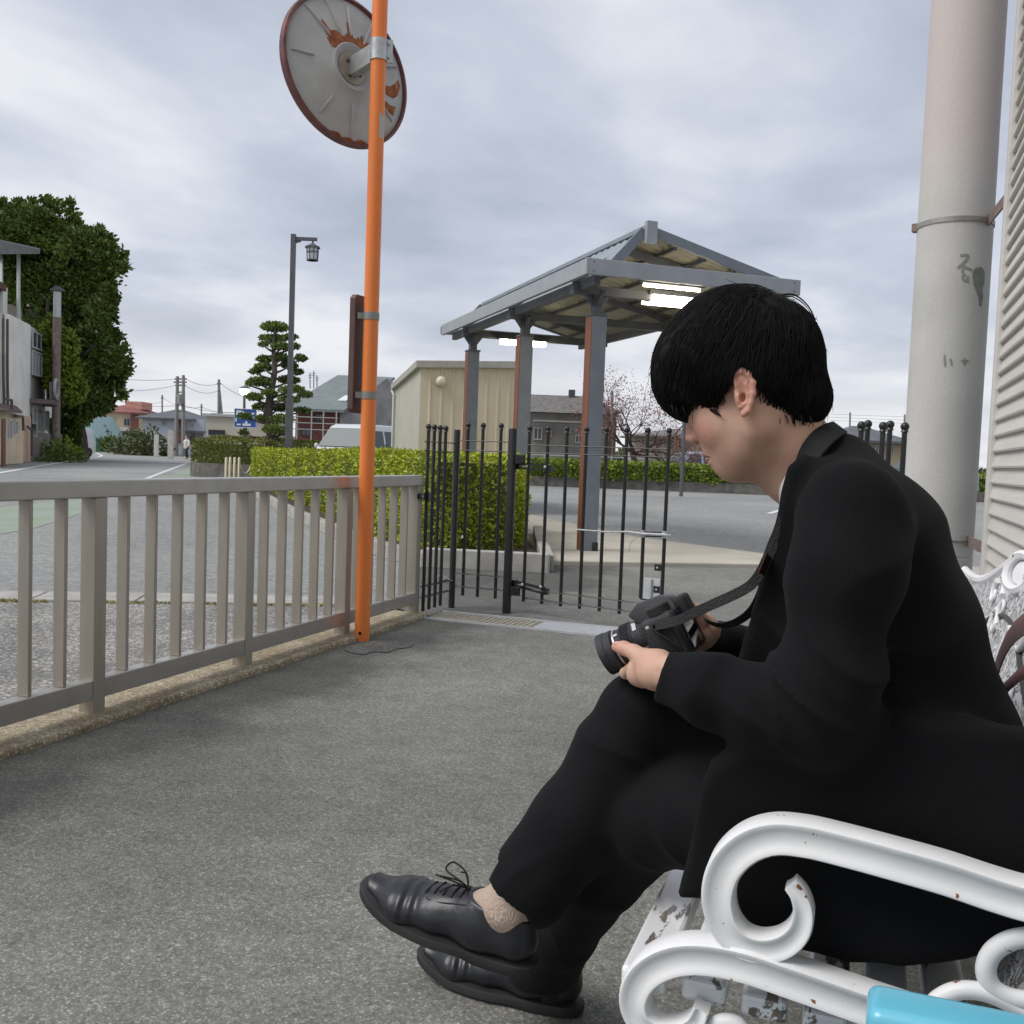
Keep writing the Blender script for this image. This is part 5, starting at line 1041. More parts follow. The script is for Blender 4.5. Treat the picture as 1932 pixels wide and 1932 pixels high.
# ================================================================== VEHICLES
M_tyre = mat('tyre', (.02, .02, .02), .9); M_rim = mat('wheel_rim', (.4, .4, .41), .4, metal=.7); M_cglass = mat('car_glass', (.06, .08, .09), .22, spec=.3); M_lens = mat('headlight_lens', (.6, .62, .62), .15)
def car(name, label, c, yaw, prof, wid, paint, wheels=(.17, .82), glass=None, rack=False, L_=3.4):
    """prof: side outline (x along the car 0..L, z), front at x = 0. Cabin tapers inwards above the waist."""
    e = empty(name, (c[0], c[1], 0), label, 'van' if 'van' in name else 'car')
    ca, sa2 = math.cos(yaw), math.sin(yaw)
    def T(x, y, z): return (c[0]+ca*x-sa2*y, c[1]+sa2*x+ca*y, z)
    belt = glass['belt']; top = max(p[1] for p in prof); n = len(prof)
    def wy(z): return wid/2-(max(0, z-belt)/(top-belt))**1.1*wid*.10
    b = MB(); v = [T(x, -wy(z), z) for x, z in prof]+[T(x, wy(z), z) for x, z in prof]
    b.add(v, [tuple(range(n)), tuple(reversed(range(n, 2*n)))]+[(i, n+i, n+(i+1) % n, (i+1) % n) for i in range(n)]); b.build('body', paint, e, bevel=.05, seg=3, smooth=True)
    # windscreen and rear window: slabs proud of the body
    for nm, (p, q) in (('windscreen', glass['front']), ('rear_window', glass['rear'])):
        px_, pz = p; qx, qz = q; dx, dz = qx-px_, qz-pz; l_ = math.hypot(dx, dz); nx, nz_ = -dz/l_, dx/l_
        if nm == 'rear_window': nx, nz_ = -nx, -nz_
        o_ = .03; b = MB(); m = 6; vv = []
        for (X_, Z_) in ((px_, pz), (qx, qz)):
            y_ = wy(Z_)-.07; vv += [T(X_+nx*o_, -y_, Z_+nz_*o_), T(X_+nx*o_, y_, Z_+nz_*o_), T(X_-nx*.03, -y_, Z_-nz_*.03), T(X_-nx*.03, y_, Z_-nz_*.03)]
        b.add(vv, [(0, 1, 5, 4), (2, 6, 7, 3), (0, 4, 6, 2), (1, 3, 7, 5), (0, 2, 3, 1), (4, 5, 7, 6)]); b.build(nm, M_cglass, e, bevel=.005)
    for s in (-1, 1):
        for g_ in glass['side']:
            b = MB(); m = len(g_); v = [T(x, s*(wy(z)+.008), z) for x, z in g_]+[T(x, s*(wy(z)-.02), z) for x, z in g_]
            b.add(v, [tuple(range(m)), tuple(reversed(range(m, 2*m)))]+[(i, m+i, m+(i+1) % m, (i+1) % m) for i in range(m)]); b.build('side_window', M_cglass, e)
        for wx in wheels:
            b = MB(); cc = T(L_*wx, s*(wid/2-.09), .29); axs = (-sa2*s, ca*s, 0); b.lathe([(.17, -.09), (.27, -.09), (.29, -.06), (.29, .07), (.27, .10), (.17, .10)], cc, 24, axis=axs); wh_ = b.build('wheel', M_tyre, e, smooth=True)
            b = MB(); b.lathe([(.172, -.05), (.172, .085), (.12, .09), (.05, .10), (.001, .10)], cc, 20, axis=axs); rm = b.build('rim', M_rim, None, smooth=True); rm.parent = wh_
        b = MB(); b.ball(T(.05, s*(wid/2-.22), glass['lamp']), .13, 12, sc=(.5, .9, .75)); b.build('headlight', M_lens, e, smooth=True)
        b = MB(); b.ball(T(glass['front'][0][0]+.12, s*(wid/2+.09), belt+.12), .10, 10, sc=(.5, .9, .8)); b.bar(T(glass['front'][0][0]+.14, s*(wid/2-.02), belt+.07), T(glass['front'][0][0]+.14, s*(wid/2+.08), belt+.1), .04, .03); b.build('side_mirror', paint, e, smooth=True)
    b = MB(); b.add([T(-.03, -.3, .30), T(-.03, .3, .30), T(-.03, .3, .50), T(-.03, -.3, .50), T(.03, -.3, .30), T(.03, .3, .30), T(.03, .3, .50), T(.03, -.3, .50)], [(0, 1, 2, 3), (7, 6, 5, 4), (0, 4, 5, 1), (1, 5, 6, 2), (2, 6, 7, 3), (3, 7, 4, 0)]); b.build('grille', M_steeld, e)
    if rack:
        b = MB()
        for s in (-1, 1): b.bar(T(.9, s*wid*.33, top+.12), T(L_-.4, s*wid*.33, top+.12), .03, .03); 
        for k in range(5): b.bar(T(.9+k*.5, -wid*.36, top+.12), T(.9+k*.5, wid*.36, top+.12), .03, .03); b.bar(T(.9+k*.5, -wid*.33, top-.02), T(.9+k*.5, -wid*.33, top+.12), .02, .02); b.bar(T(.9+k*.5, wid*.33, top-.02), T(.9+k*.5, wid*.33, top+.12), .02, .02)
        b.build('roof_rack', M_steeld, e)
    return e
M_wpaint = mat('white_car_paint', (.62, .64, .64), .3, coat=.5); M_bpaint = mat('pale_blue_car_paint', (.36, .43, .50), .3, coat=.6, metal=.2)
vc = W(618, 860, 27.5)
vprof = [(0, .25), (0, .78), (.10, .92), (.55, 1.05), (1.05, 1.72), (1.3, 1.80), (3.2, 1.80), (3.35, 1.60), (3.4, .9), (3.4, .25)]
car('white_van', 'boxy white van behind the bright hedge, half hidden by the orange pole', vc, YAW+R(66), vprof, 1.62, M_wpaint, glass=dict(belt=1.02, lamp=.78, front=((.60, 1.12), (1.0, 1.66)), rear=((3.385, 1.05), (3.355, 1.58)), side=[[(1.0, 1.10), (1.75, 1.10), (1.75, 1.62), (1.22, 1.62)], [(1.85, 1.10), (2.6, 1.10), (2.6, 1.62), (1.85, 1.62)], [(2.7, 1.10), (3.25, 1.10), (3.2, 1.62), (2.7, 1.62)]]), rack=False)
cprof = [(0, .25), (0, .72), (.12, .86), (.85, 1.0), (1.45, 1.42), (1.8, 1.50), (2.9, 1.48), (3.5, 1.20), (3.75, .95), (3.8, .3)]
gl_ = dict(belt=.95, lamp=.70, front=((.95, 1.07), (1.42, 1.39)), rear=((3.48, 1.20), (2.98, 1.44)), side=[[(1.25, 1.02), (2.0, 1.02), (2.0, 1.40), (1.6, 1.40)], [(2.1, 1.02), (2.9, 1.02), (2.8, 1.38), (2.1, 1.40)]])
cc1 = W(1225, 872, 41); car('parked_car', 'pale blue car parked beyond the low hedge under the cherry tree', cc1, YAW+R(12), cprof, 1.62, M_bpaint, glass=gl_, L_=3.8)
cc2 = W(1655, 890, 36); car('parked_car', 'pale teal car parked beyond the railing behind the seated person\'s shoulder', cc2, YAW+R(14), cprof, 1.62, mat('teal_car_paint', (.30, .42, .43), .3, coat=.6, metal=.2), glass=gl_, L_=3.8)
cc3 = W(92, 862, 58); car('white_car', 'white car standing nose out by the trunk of the big dark tree', cc3, YAW+R(80), vprof, 1.62, M_wpaint, glass=dict(belt=1.02, lamp=.78, front=((.60, 1.12), (1.0, 1.66)), rear=((3.385, 1.05), (3.355, 1.58)), side=[[(1.0, 1.10), (1.75, 1.10), (1.75, 1.62), (1.22, 1.62)]]))
# railing line of the car park across, behind the low hedge
b = MB(); r0 = W(985, 850, 44); r1 = W(1450, 850, 44)
pr = empty('car_park_fence', (r0[0], r0[1], 0), 'dark low boundary fence with white rails at the back of the car park', 'fence')
b.prism([tuple(r0[:2]), tuple(r1[:2]), tuple((r1+camf*.2)[:2]), tuple((r0+camf*.2)[:2])], 0, .72); b.build('base_wall', M_dconc, pr)
for z in (.95, 1.15): b = MB(); b.bar((r0[0], r0[1], z), (r1[0], r1[1], z), .05, .05); b.build('rail', M_wfr, pr)
for k in range(12): q = r0+(r1-r0)*k/11; b = MB(); b.bar((q[0], q[1], .72), (q[0], q[1], 1.2), .06, .06, up=tuple(camf)); b.build('post', M_wfr, pr)
q = W(1288, 870, 30); b = MB(); b.tube([(q[0], q[1], 0), (q[0], q[1], W(1288, 700, 30)[2])], .06, 8); tag(b.build('lamp_pole', M_lampp, smooth=True), 'slim dark pole standing at the far hedge in line with the face', 'pole')

# ================================================================== BENCH
M_cast = bpy.data.materials.new('white_cast_iron'); M_cast.use_nodes = True; t = M_cast.node_tree; bs = t.nodes['Principled BSDF']; bs.inputs['Roughness'].default_value = .45; bs.inputs['Specular IOR Level'].default_value = .4
g = t.nodes.new('ShaderNodeNewGeometry')
def nz_(s, d=4, r=.5):
    n = t.nodes.new('ShaderNodeTexNoise'); n.inputs['Scale'].default_value = s; n.inputs['Detail'].default_value = d; n.inputs['Roughness'].default_value = r; t.links.new(g.outputs['Position'], n.inputs[0]); return n.outputs[0]
wcol = ramp2(t, nz_(7, 5), [(.3, (.74, .745, .75)), (.7, (.83, .835, .84))])
chip = ramp2(t, nz_(55, 3, .5), [(.705, (0, 0, 0)), (.715, (1, 1, 1))])
pt = t.nodes.new('ShaderNodeMath'); pt.operation = 'GREATER_THAN'; pt.inputs[1].default_value = .53; t.links.new(g.outputs['Pointiness'], pt.inputs[0])
mm = t.nodes.new('ShaderNodeMixRGB'); t.links.new(chip, mm.inputs[0]); t.links.new(wcol, mm.inputs[1]); mm.inputs[2].default_value = (.22, .09, .04, 1); t.links.new(mm.outputs[0], bs.inputs['Base Color'])
bp = t.nodes.new('ShaderNodeBump'); bp.inputs['Strength'].default_value = .25; bp.inputs['Distance'].default_value = .002; t.links.new(nz_(60, 4), bp.inputs['Height']); t.links.new(bp.outputs[0], bs.inputs['Normal'])
M_flake = bpy.data.materials.new('flaking_white_paint_on_wood'); M_flake.use_nodes = True; t = M_flake.node_tree; bs = t.nodes['Principled BSDF']; bs.inputs['Roughness'].default_value = .32; bs.inputs['Coat Weight'].default_value = .5
g = t.nodes.new('ShaderNodeNewGeometry'); mpn = t.nodes.new('ShaderNodeMapping'); mpn.inputs['Scale'].default_value = (1, .22, 1); t.links.new(g.outputs['Position'], mpn.inputs[0])
def nzz(s, d=6, r=.6, src=None):
    n = t.nodes.new('ShaderNodeTexNoise'); n.inputs['Scale'].default_value = s; n.inputs['Detail'].default_value = d; n.inputs['Roughness'].default_value = r; t.links.new(src or mpn.outputs[0], n.inputs[0]); return n.outputs[0]
wood = ramp2(t, nzz(90, 5), [(.3, (.10, .085, .07)), (.7, (.26, .225, .19))])
pm_ = ramp2(t, nzz(22, 8, .62), [(.425, (0, 0, 0)), (.435, (1, 1, 1))])
mm = t.nodes.new('ShaderNodeMixRGB'); t.links.new(pm_, mm.inputs[0]); t.links.new(wood, mm.inputs[1]); mm.inputs[2].default_value = (.84, .85, .86, 1); t.links.new(mm.outputs[0], bs.inputs['Base Color'])
bp = t.nodes.new('ShaderNodeBump'); bp.inputs['Strength'].default_value = .8; bp.inputs['Distance'].default_value = .002; t.links.new(pm_, bp.inputs['Height']); t.links.new(bp.outputs[0], bs.inputs['Normal'])
YB0, YB1 = 1.17, 2.95
bench = empty('bench', (-.03, 2.05, 0), 'old white cast iron bench with scrolled arms and flaking painted wooden seat slats', 'bench')
# section of the cast frame: broad, with a hollow on each face between raised rims
def section(h, d):
    return [(-h, -d*.75), (-h*.86, -d), (-h*.66, -d), (-h*.50, -d*.86), (0, -d*.78), (h*.50, -d*.86), (h*.66, -d), (h*.86, -d), (h, -d*.75), (h, d*.75), (h*.86, d), (h*.66, d), (h*.50, d*.86), (0, d*.78), (-h*.50, d*.86), (-h*.66, d), (-h*.86, d), (-h, d*.75)]
def cast(name, px, h, d, y, taper0=1, taper1=1, parent=None, n=7, ridge=True, dy=0):
    pts = smoothpath([P(a, c, y) for a, c in px], n); m = len(pts)
    sc = [1-(1-taper1)*max(0, (i/(m-1)-.45)/.55)**1.5-(1-taper0)*max(0, (.15-i/(m-1))/.15) for i in range(m)]
    b = MB(); b.sweep([p+np.array([0, dy, 0]) for p in pts], section(h, d) if ridge else [(h*math.cos(a), d*math.sin(a)) for a in np.linspace(0, 2*math.pi, 12, endpoint=False)], (0, 1, 0), sc); return b
def bench_end(y, off):
    """arm, seat rail and scrolls of one end; traced at the near end plane and moved along the bench"""
    y0 = YB0; a_ = empty('bench_end', (0, y, 0), None, None); a_.parent = bench; a_.matrix_parent_inverse = Matrix.Translation(-bench.location)
    arm = [(2080, 1722), (1990, 1702), (1932, 1693), (1870, 1675), (1780, 1645), (1680, 1617), (1590, 1593), (1520, 1577), (1460, 1573), (1410, 1590), (1372, 1628), (1357, 1680), (1366, 1730), (1395, 1768), (1436, 1783), (1478, 1776), (1507, 1752), (1517, 1717), (1509, 1685), (1493, 1664)]
    o = cast('arm', arm, .0205, .021, y0, taper1=.42, dy=off).build('arm_rest', M_cast, a_, smooth=True, sharp=60)
    rail = [(2080, 2040), (1932, 1990), (1800, 1945), (1650, 1895), (1500, 1843), (1400, 1810), (1320, 1797), (1262, 1805), (1219, 1832), (1200, 1872), (1208, 1912), (1240, 1938), (1280, 1941), (1312, 1925), (1326, 1897)]
    cast('rail', rail, .0205, .021, y0, taper1=.45, dy=off).build('seat_rail', M_cast, a_, smooth=True, sharp=60)
    b = MB(); pts = smoothpath([P(x, yy, y0)+[0, off, 0] for x, yy in ((1408, 1785), (1412, 1795), (1416, 1806), (1419, 1815))], 3); b.tube(pts, [.016]*len(pts), 12); b.build('neck', M_cast, a_, smooth=True)
    for pl, h in (([(2000, 1776), (1950, 1768), (1905, 1775), (1872, 1797), (1860, 1830), (1872, 1862), (1905, 1882), (1950, 1890)], .011), ([(1745, 1925), (1762, 1893), (1795, 1872), (1835, 1868), (1880, 1880), (1932, 1908), (1990, 1950)], .010), ([(1330, 1985), (1338, 1948), (1362, 1930), (1392, 1935), (1405, 1960), (1392, 1985)], .011)):
        b = cast('s', pl, h, .010, y0, ridge=False, dy=off); b.build('scroll', M_cast, a_, smooth=True, sharp=80)
    # legs down to the ground
    r0 = P(1290, 1935, y0); r1 = P(1932, 1990, y0)
    for pts in ([(r0[0]-.0, r0[2]-.0), (r0[0]+.05, .30), (r0[0]+.10, .20), (r0[0]+.06, .10), (r0[0]-.02, .03), (r0[0]-.05, .012)], [(.17, .36), (.19, .26), (.17, .16), (.21, .07), (.28, .015)]):
        b = MB(); b.sweep(smoothpath([(x, y0+off, z) for x, z in pts], 5), section(.02, .02), (0, 1, 0)); b.build('leg', M_cast, a_, smooth=True, sharp=60)
    return a_
bench_end(YB0, 0); bench_end(YB1, YB1-YB0)
# slats: first one at the front edge, then back under the sitter
z_s = .415
sl_x = [(-.262, -.205), (-.185, -.130), (-.112, -.058), (-.040, .012), (.030, .082), (.100, .152)]
for i, (x0, x1) in enumerate(sl_x):
    b = MB(); dz = (-.006 if i == 0 else .0)-.004*i
    b.box((x0, YB0+.022, z_s+dz-.028), (x1, YB1-.022, z_s+dz)); b.build('slat', M_flake, bench, bevel=.006)
    b = MB(); b.lathe([(.012, 0), (.010, .004), (.001, .006)], ((x0+x1)/2, YB0+.055, z_s+dz), 12); b.build('slat_bolt', M_cast, bench, smooth=True)
# cast back: panels with raised scrollwork, leaning back
M_castb = bpy.data.materials.new('white_cast_relief'); M_castb.use_nodes = True; t = M_castb.node_tree; bs = t.nodes['Principled BSDF']; bs.inputs['Roughness'].default_value = .35; bs.inputs['Base Color'].default_value = (.72, .725, .73, 1)
g = t.nodes.new('ShaderNodeNewGeometry'); n = t.nodes.new('ShaderNodeTexNoise'); n.inputs['Scale'].default_value = 22; n.inputs['Detail'].default_value = 2; n.inputs['Distortion'].default_value = 2.2; t.links.new(g.outputs['Position'], n.inputs[0])
rr_ = ramp2(t, n.outputs[0], [(.42, (0, 0, 0)), (.5, (1, 1, 1)), (.58, (0, 0, 0))]); bp = t.nodes.new('ShaderNodeBump'); bp.inputs['Strength'].default_value = 1; bp.inputs['Distance'].default_value = .012; t.links.new(rr_, bp.inputs['Height']); t.links.new(bp.outputs[0], bs.inputs['Normal'])
back = empty('backrest', (.25, 2.05, .4), None, None); back.parent = bench; back.matrix_parent_inverse = Matrix.Translation(-bench.location)
def bk(y, z, off=0): return (.175+(z-.42)*.22+off, y, z)
def topz(y): return .785+.115*math.exp(-((y-1.99)/.38)**2)
nY = 60; v = []
for i in range(nY+1):
    y = YB0+.03+(YB1-YB0-.06)*i/nY; zt = topz(y)
    for z in (.44, zt): v += [bk(y, z), bk(y, z, .012)]
b = MB(); f = []
for i in range(nY): a = 4*i; c = a+4; f += [(a, c, c+2, a+2), (a+1, a+3, c+3, c+1), (a+2, c+2, c+3, a+3), (a, a+1, c+1, c)]
f += [(0, 2, 3, 1), (4*nY, 4*nY+1, 4*nY+3, 4*nY+2)]; b.add(v, f); b.build('relief_panel', M_castb, back)
b = MB(); b.tube([bk(YB0+.03+(YB1-YB0-.06)*i/50, topz(YB0+.03+(YB1-YB0-.06)*i/50), .004) for i in range(51)], .011, 8); b.build('top_rim', M_cast, back, smooth=True)
b = MB(); b.tube([bk(YB0+.03+(YB1-YB0-.06)*i/50, topz(YB0+.03+(YB1-YB0-.06)*i/50)-.115, -.002) for i in range(51)], .005, 6); b.build('joint_line', mat('dark_joint', (.06, .06, .06), .8), back)
rnd = np.random.default_rng(5)
def spiral(c, r, turns, ph, dirn):
    return [bk(c[0]+r*(1-s)*math.cos(ph+dirn*turns*6.28*s), c[1]+r*(1-s)*math.sin(ph+dirn*turns*6.28*s), -.005) for s in np.linspace(0, .85, 18)]
for k in range(46):
    y = rnd.uniform(1.72, 2.75); z = rnd.uniform(.52, topz(y)-.035)
    if (y-2.0)**2+(z-(topz(2.0)-.03))**2 < .0025: continue
    b = MB(); pth = spiral((y, z), rnd.uniform(.022, .045), rnd.uniform(.8, 1.4), rnd.uniform(0, 6), rnd.choice([-1, 1])); b.tube(pth, [.0065-.004*i/17 for i in range(18)], 6); b.build('scrollwork', M_cast, back, smooth=True, sharp=80)
zc = topz(2.0)-.030
b = MB(); b.lathe([(.024, .0), (.026, .012), (.034, .017), (.041, .012), (.044, -.004), (.001, -.004)], bk(2.0, zc), 28, axis=(-1, -.55, .3)); b.lathe([(.022, .004), (.001, .007)], bk(2.0, zc), 24, axis=(-1, -.55, .3)); b.build('medallion', M_cast, back, smooth=True)
# mauve straps of a bag behind the sitter
bag = empty('shoulder_bag', (.12, 1.95, .43), 'bag with mauve leather straps on the bench behind the seated person', 'bag')
M_mauve = mat('mauve_leather', (.20, .095, .10), .5, (.25, .125, .13), 20, bump=.1)
b = MB(); b.box((.03, 1.72, .425), (.135, 2.0, .56)); b.build('bag_body', M_mauve, bag, bevel=.02, seg=3)
def at_x(x, y, X0): return PX(x, y, X0)
b = MB(); b.tube(smoothpath([at_x(1850, 1350, .185), at_x(1872, 1290, .188), at_x(1888, 1240, .19), at_x(1905, 1205, .195), at_x(1932, 1178, .20), at_x(1975, 1160, .20)], 6), .016, 10, flat=.22, up=(0, 1, 0)); b.build('strap', M_mauve, bag, smooth=True)
b = MB(); b.tube(smoothpath([at_x(1850, 1340, .185), at_x(1875, 1318, .188), at_x(1900, 1295, .19), at_x(1932, 1268, .193), at_x(1980, 1250, .195)], 6), .009, 10, flat=.3, up=(0, 1, 0)); b.build('strap', M_mauve, bag, smooth=True)
# light blue plastic case in the lower right corner
q0 = P(1637, 1885, .95); zq = float(q0[2]); case = empty('plastic_case', (q0[0]+.2, .93, 0), 'translucent light blue plastic case with rounded corner standing beside the bench arm', 'case')
M_lblue = mat('light_blue_plastic', (.12, .46, .62), .3, (.15, .52, .68), 3, sss=.0, coat=.3)
b = MB(); b.box((q0[0], .93, 0.0), (q0[0]+.42, .99, zq)); b.build('shell', M_lblue, case, bevel=.012, seg=4, smooth=True)
b = MB(); b.box((q0[0]+.0185, .927, .02), (q0[0]+.40, .929, zq-.05)); b.build('front_label', mat('paler_blue', (.20, .54, .68), .35), case)

# ================================================================== THE SEATED PERSON (distance field, meshed by surface nets)
def Pm(x, y, Y0): return np.array(P(x, y, Y0))
class Prim:
    def __init__(s, kind, k=.01, sub=False, **a): s.kind = kind; s.k = k; s.sub = sub; s.__dict__.update(a); s.bound()
    def bound(s):
        if s.kind == 'rc': s.c = (s.a+s.b)/2; s.R = np.linalg.norm(s.a-s.b)/2+max(s.ra, s.rb)*max(1, s.sy)
        elif s.kind == 'el': s.c = s.ctr; s.R = max(s.r)
        else: s.c = s.ctr; s.R = s.rad
    def d(s, Q):
        if s.kind == 'rc':
            q = Q.copy(); ym = (s.a[1]+s.b[1])/2; a = s.a.copy(); b = s.b.copy()
            if s.sy != 1:
                # widen across the body about the axis
                ab = s.b-s.a; t = np.clip(((Q-s.a)@ab)/(ab@ab), 0, 1); ax_y = s.a[1]+t*ab[1]; q[:, 1] = ax_y+(Q[:, 1]-ax_y)/s.sy
            ab = b-a; l2 = ab@ab; t = np.clip(((q-a)@ab)/l2, 0, 1) if l2 > 1e-12 else np.zeros(len(q))
            return np.linalg.norm(q-a-t[:, None]*ab, axis=1)-(s.ra+(s.rb-s.ra)*t)
        if s.kind == 'el':
            q = (Q-s.ctr)@s.M; k0 = np.linalg.norm(q/s.r, axis=1)+1e-9; k1 = np.linalg.norm(q/(s.r**2), axis=1)+1e-9
            return k0*(k0-1)/k1
        if s.kind == 'poly':           # prism of an XZ outline between two Y planes, rounded
            x, z = Q[:, 0], Q[:, 2]; p = s.poly; n = len(p); dd = np.full(len(Q), 1e9); ins = np.zeros(len(Q), bool)
            for i in range(n):
                a = p[i]; b = p[(i+1) % n]; e = b-a; wx, wz = x-a[0], z-a[1]; t = np.clip((wx*e[0]+wz*e[1])/(e@e), 0, 1); dd = np.minimum(dd, (wx-e[0]*t)**2+(wz-e[1]*t)**2)
                c = ((a[1] > z) != (b[1] > z)) & (x < (b[0]-a[0])*(z-a[1])/(b[1]-a[1]+1e-12)+a[0]); ins ^= c
            d2 = np.sqrt(dd); d2[ins] *= -1; d2 += s.rr
            dy = np.abs(Q[:, 1]-(s.y0+s.y1)/2)-(s.y1-s.y0)/2+s.rr
            return np.minimum(np.maximum(d2, dy), 0)+np.sqrt(np.maximum(d2, 0)**2+np.maximum(dy, 0)**2)-s.rr
def rc(a, b, ra, rb=None, k=.01, sy=1., sub=False): return Prim('rc', k, sub, a=np.array(a, float), b=np.array(b, float), ra=ra, rb=ra if rb is None else rb, sy=sy)
def el(c, r, ang=0, k=.01, sub=False, yaw=0, roll=0):
    M = np.array(Matrix.Rotation(ang, 3, 'Y')@Matrix.Rotation(yaw, 3, 'Z')@Matrix.Rotation(roll, 3, 'X')); return Prim('el', k, sub, ctr=np.array(c, float), r=np.array(r, float), M=M)
def poly(pts, y0, y1, rr=.004, k=.004, sub=False):
    p = np.array([(q[0], q[2]) for q in pts]); c = np.array([p[:, 0].mean(), (y0+y1)/2, p[:, 1].mean()]); rad = max(np.linalg.norm(p-p.mean(0), axis=1).max(), 0)+abs(y1-y0)/2
    return Prim('poly', k, sub, poly=p, y0=y0, y1=y1, rr=rr, ctr=c, rad=rad)
def field(prims, Q, warp=None):
    d = np.full(len(Q), 1e3)
    for p in prims:
        di = p.d(Q)
        if p.sub:
            k = max(p.k, 1e-5); h = np.clip(.5-.5*(d+di)/k, 0, 1); d = d*(1-h)+(-di)*h+k*h*(1-h)
        else:
            k = max(p.k, 1e-5); h = np.clip(.5+.5*(d-di)/k, 0, 1); d = d*(1-h)+di*h-k*h*(1-h)
    if warp is not None: d = d+warp(Q)
    return d
def surfnet(prims, cell, warp=None, B=24):
    """naive surface nets evaluated block by block; returns vertices, quads"""
    lo = np.min([p.c-p.R for p in prims if not p.sub], axis=0)-3*cell; hi = np.max([p.c+p.R for p in prims if not p.sub], axis=0)+3*cell
    n = np.ceil((hi-lo)/cell).astype(int)+1; nb = np.ceil(n/B).astype(int); half = B*cell/2*math.sqrt(3)
    big = n.max()+B+5; keys = []; verts = []; quads = []
    g = np.stack(np.meshgrid(*[np.arange(B+2)]*3, indexing='ij'), -1).reshape(-1, 3)
    for bi in np.ndindex(*nb):
        o = np.array(bi)*B; c = lo+(o+B/2)*cell
        pr = [p for p in prims if np.linalg.norm(p.c-c) < p.R+half+3*cell+p.k]
        if not any(not p.sub for p in pr): continue
        d0 = field(pr, c[None, :])[0]
        if abs(d0) > half*1.6+.02: continue
        idx = g+o-1; D = field(pr, lo+idx*cell, warp).reshape(B+2, B+2, B+2); S = D < 0
        if S.all() or not S.any(): continue
        m = B+1; cnt = np.zeros((m,)*3); pos = np.zeros((m, m, m, 3))
        off = [(i, j, k) for i in (0, 1) for j in (0, 1) for k in (0, 1)]
        for a in off:
            for ax_ in range(3):
                if a[ax_]: continue
                b_ = list(a); b_[ax_] = 1
                Da = D[a[0]:a[0]+m, a[1]:a[1]+m, a[2]:a[2]+m]; Db = D[b_[0]:b_[0]+m, b_[1]:b_[1]+m, b_[2]:b_[2]+m]; cr_ = (Da < 0) != (Db < 0)
                if not cr_.any(): continue
                t = np.where(cr_, Da/(Da-Db+1e-30), 0)
                for q in range(3): pos[..., q] += np.where(cr_, a[q]+(t if q == ax_ else 0), 0)
                cnt += cr_
        act = cnt > 0; ijk = np.argwhere(act)
        p_ = pos[act]/cnt[act][:, None]; gi = ijk+o-1
        kk = ((gi[:, 0]+2)*big+(gi[:, 1]+2))*big+(gi[:, 2]+2); keys.append(kk); verts.append(lo+(gi+p_)*cell)
        for ax_ in range(3):
            u_, v_ = (ax_+1) % 3, (ax_+2) % 3
            sl = [slice(1, B+1)]*3; sl2 = list(sl); sl2[ax_] = slice(2, B+2)
            A = S[tuple(sl)]; Bb = S[tuple(sl2)]; e = np.argwhere(A != Bb)
            if not len(e): continue
            ins = A[tuple(e.T)]; e = e+1+o-1
            def kf(du, dv):
                q = e.copy(); q[:, u_] -= du; q[:, v_] -= dv; return ((q[:, 0]+2)*big+(q[:, 1]+2))*big+(q[:, 2]+2)
            Q4 = np.stack([kf(0, 0), kf(1, 0), kf(1, 1), kf(0, 1)], 1); Q4[~ins] = Q4[~ins][:, ::-1]; quads.append(Q4)
    keys = np.concatenate(keys); verts = np.concatenate(verts); ku, fi = np.unique(keys, return_index=True); V = verts[fi]
    Q = np.concatenate(quads); I = np.searchsorted(ku, Q); I = np.clip(I, 0, len(ku)-1); ok = (ku[I] == Q).all(1); return V, I[ok]
def meshfrom(name, parts_, mats, parent=None, smooth_it=0):
    V = []; F = []; MI = []; o = 0
    for (v, f), mi in parts_:
        V.append(v); F.append(f+o); MI += [mi]*len(f); o += len(v)
    V = np.concatenate(V); F = np.concatenate(F); me = bpy.data.meshes.new(name)
    me.vertices.add(len(V)); me.vertices.foreach_set('co', V.astype(np.float32).ravel()); me.loops.add(len(F)*4); me.loops.foreach_set('vertex_index', F.ravel().astype(np.int32)); me.polygons.add(len(F)); me.polygons.foreach_set('loop_start', np.arange(0, len(F)*4, 4, dtype=np.int32))
    me.polygons.foreach_set('material_index', np.array(MI, np.int32)); me.polygons.foreach_set('use_smooth', np.ones(len(F), bool))
    for m in mats: me.materials.append(m)
    me.update(calc_edges=True); me.validate(); return link(name, me, parent)
def chain(pts, rad, k=.006, sy=1.):
    return [rc(pts[i], pts[i+1], rad[i], rad[i+1], k, sy) for i in range(len(pts)-1)]

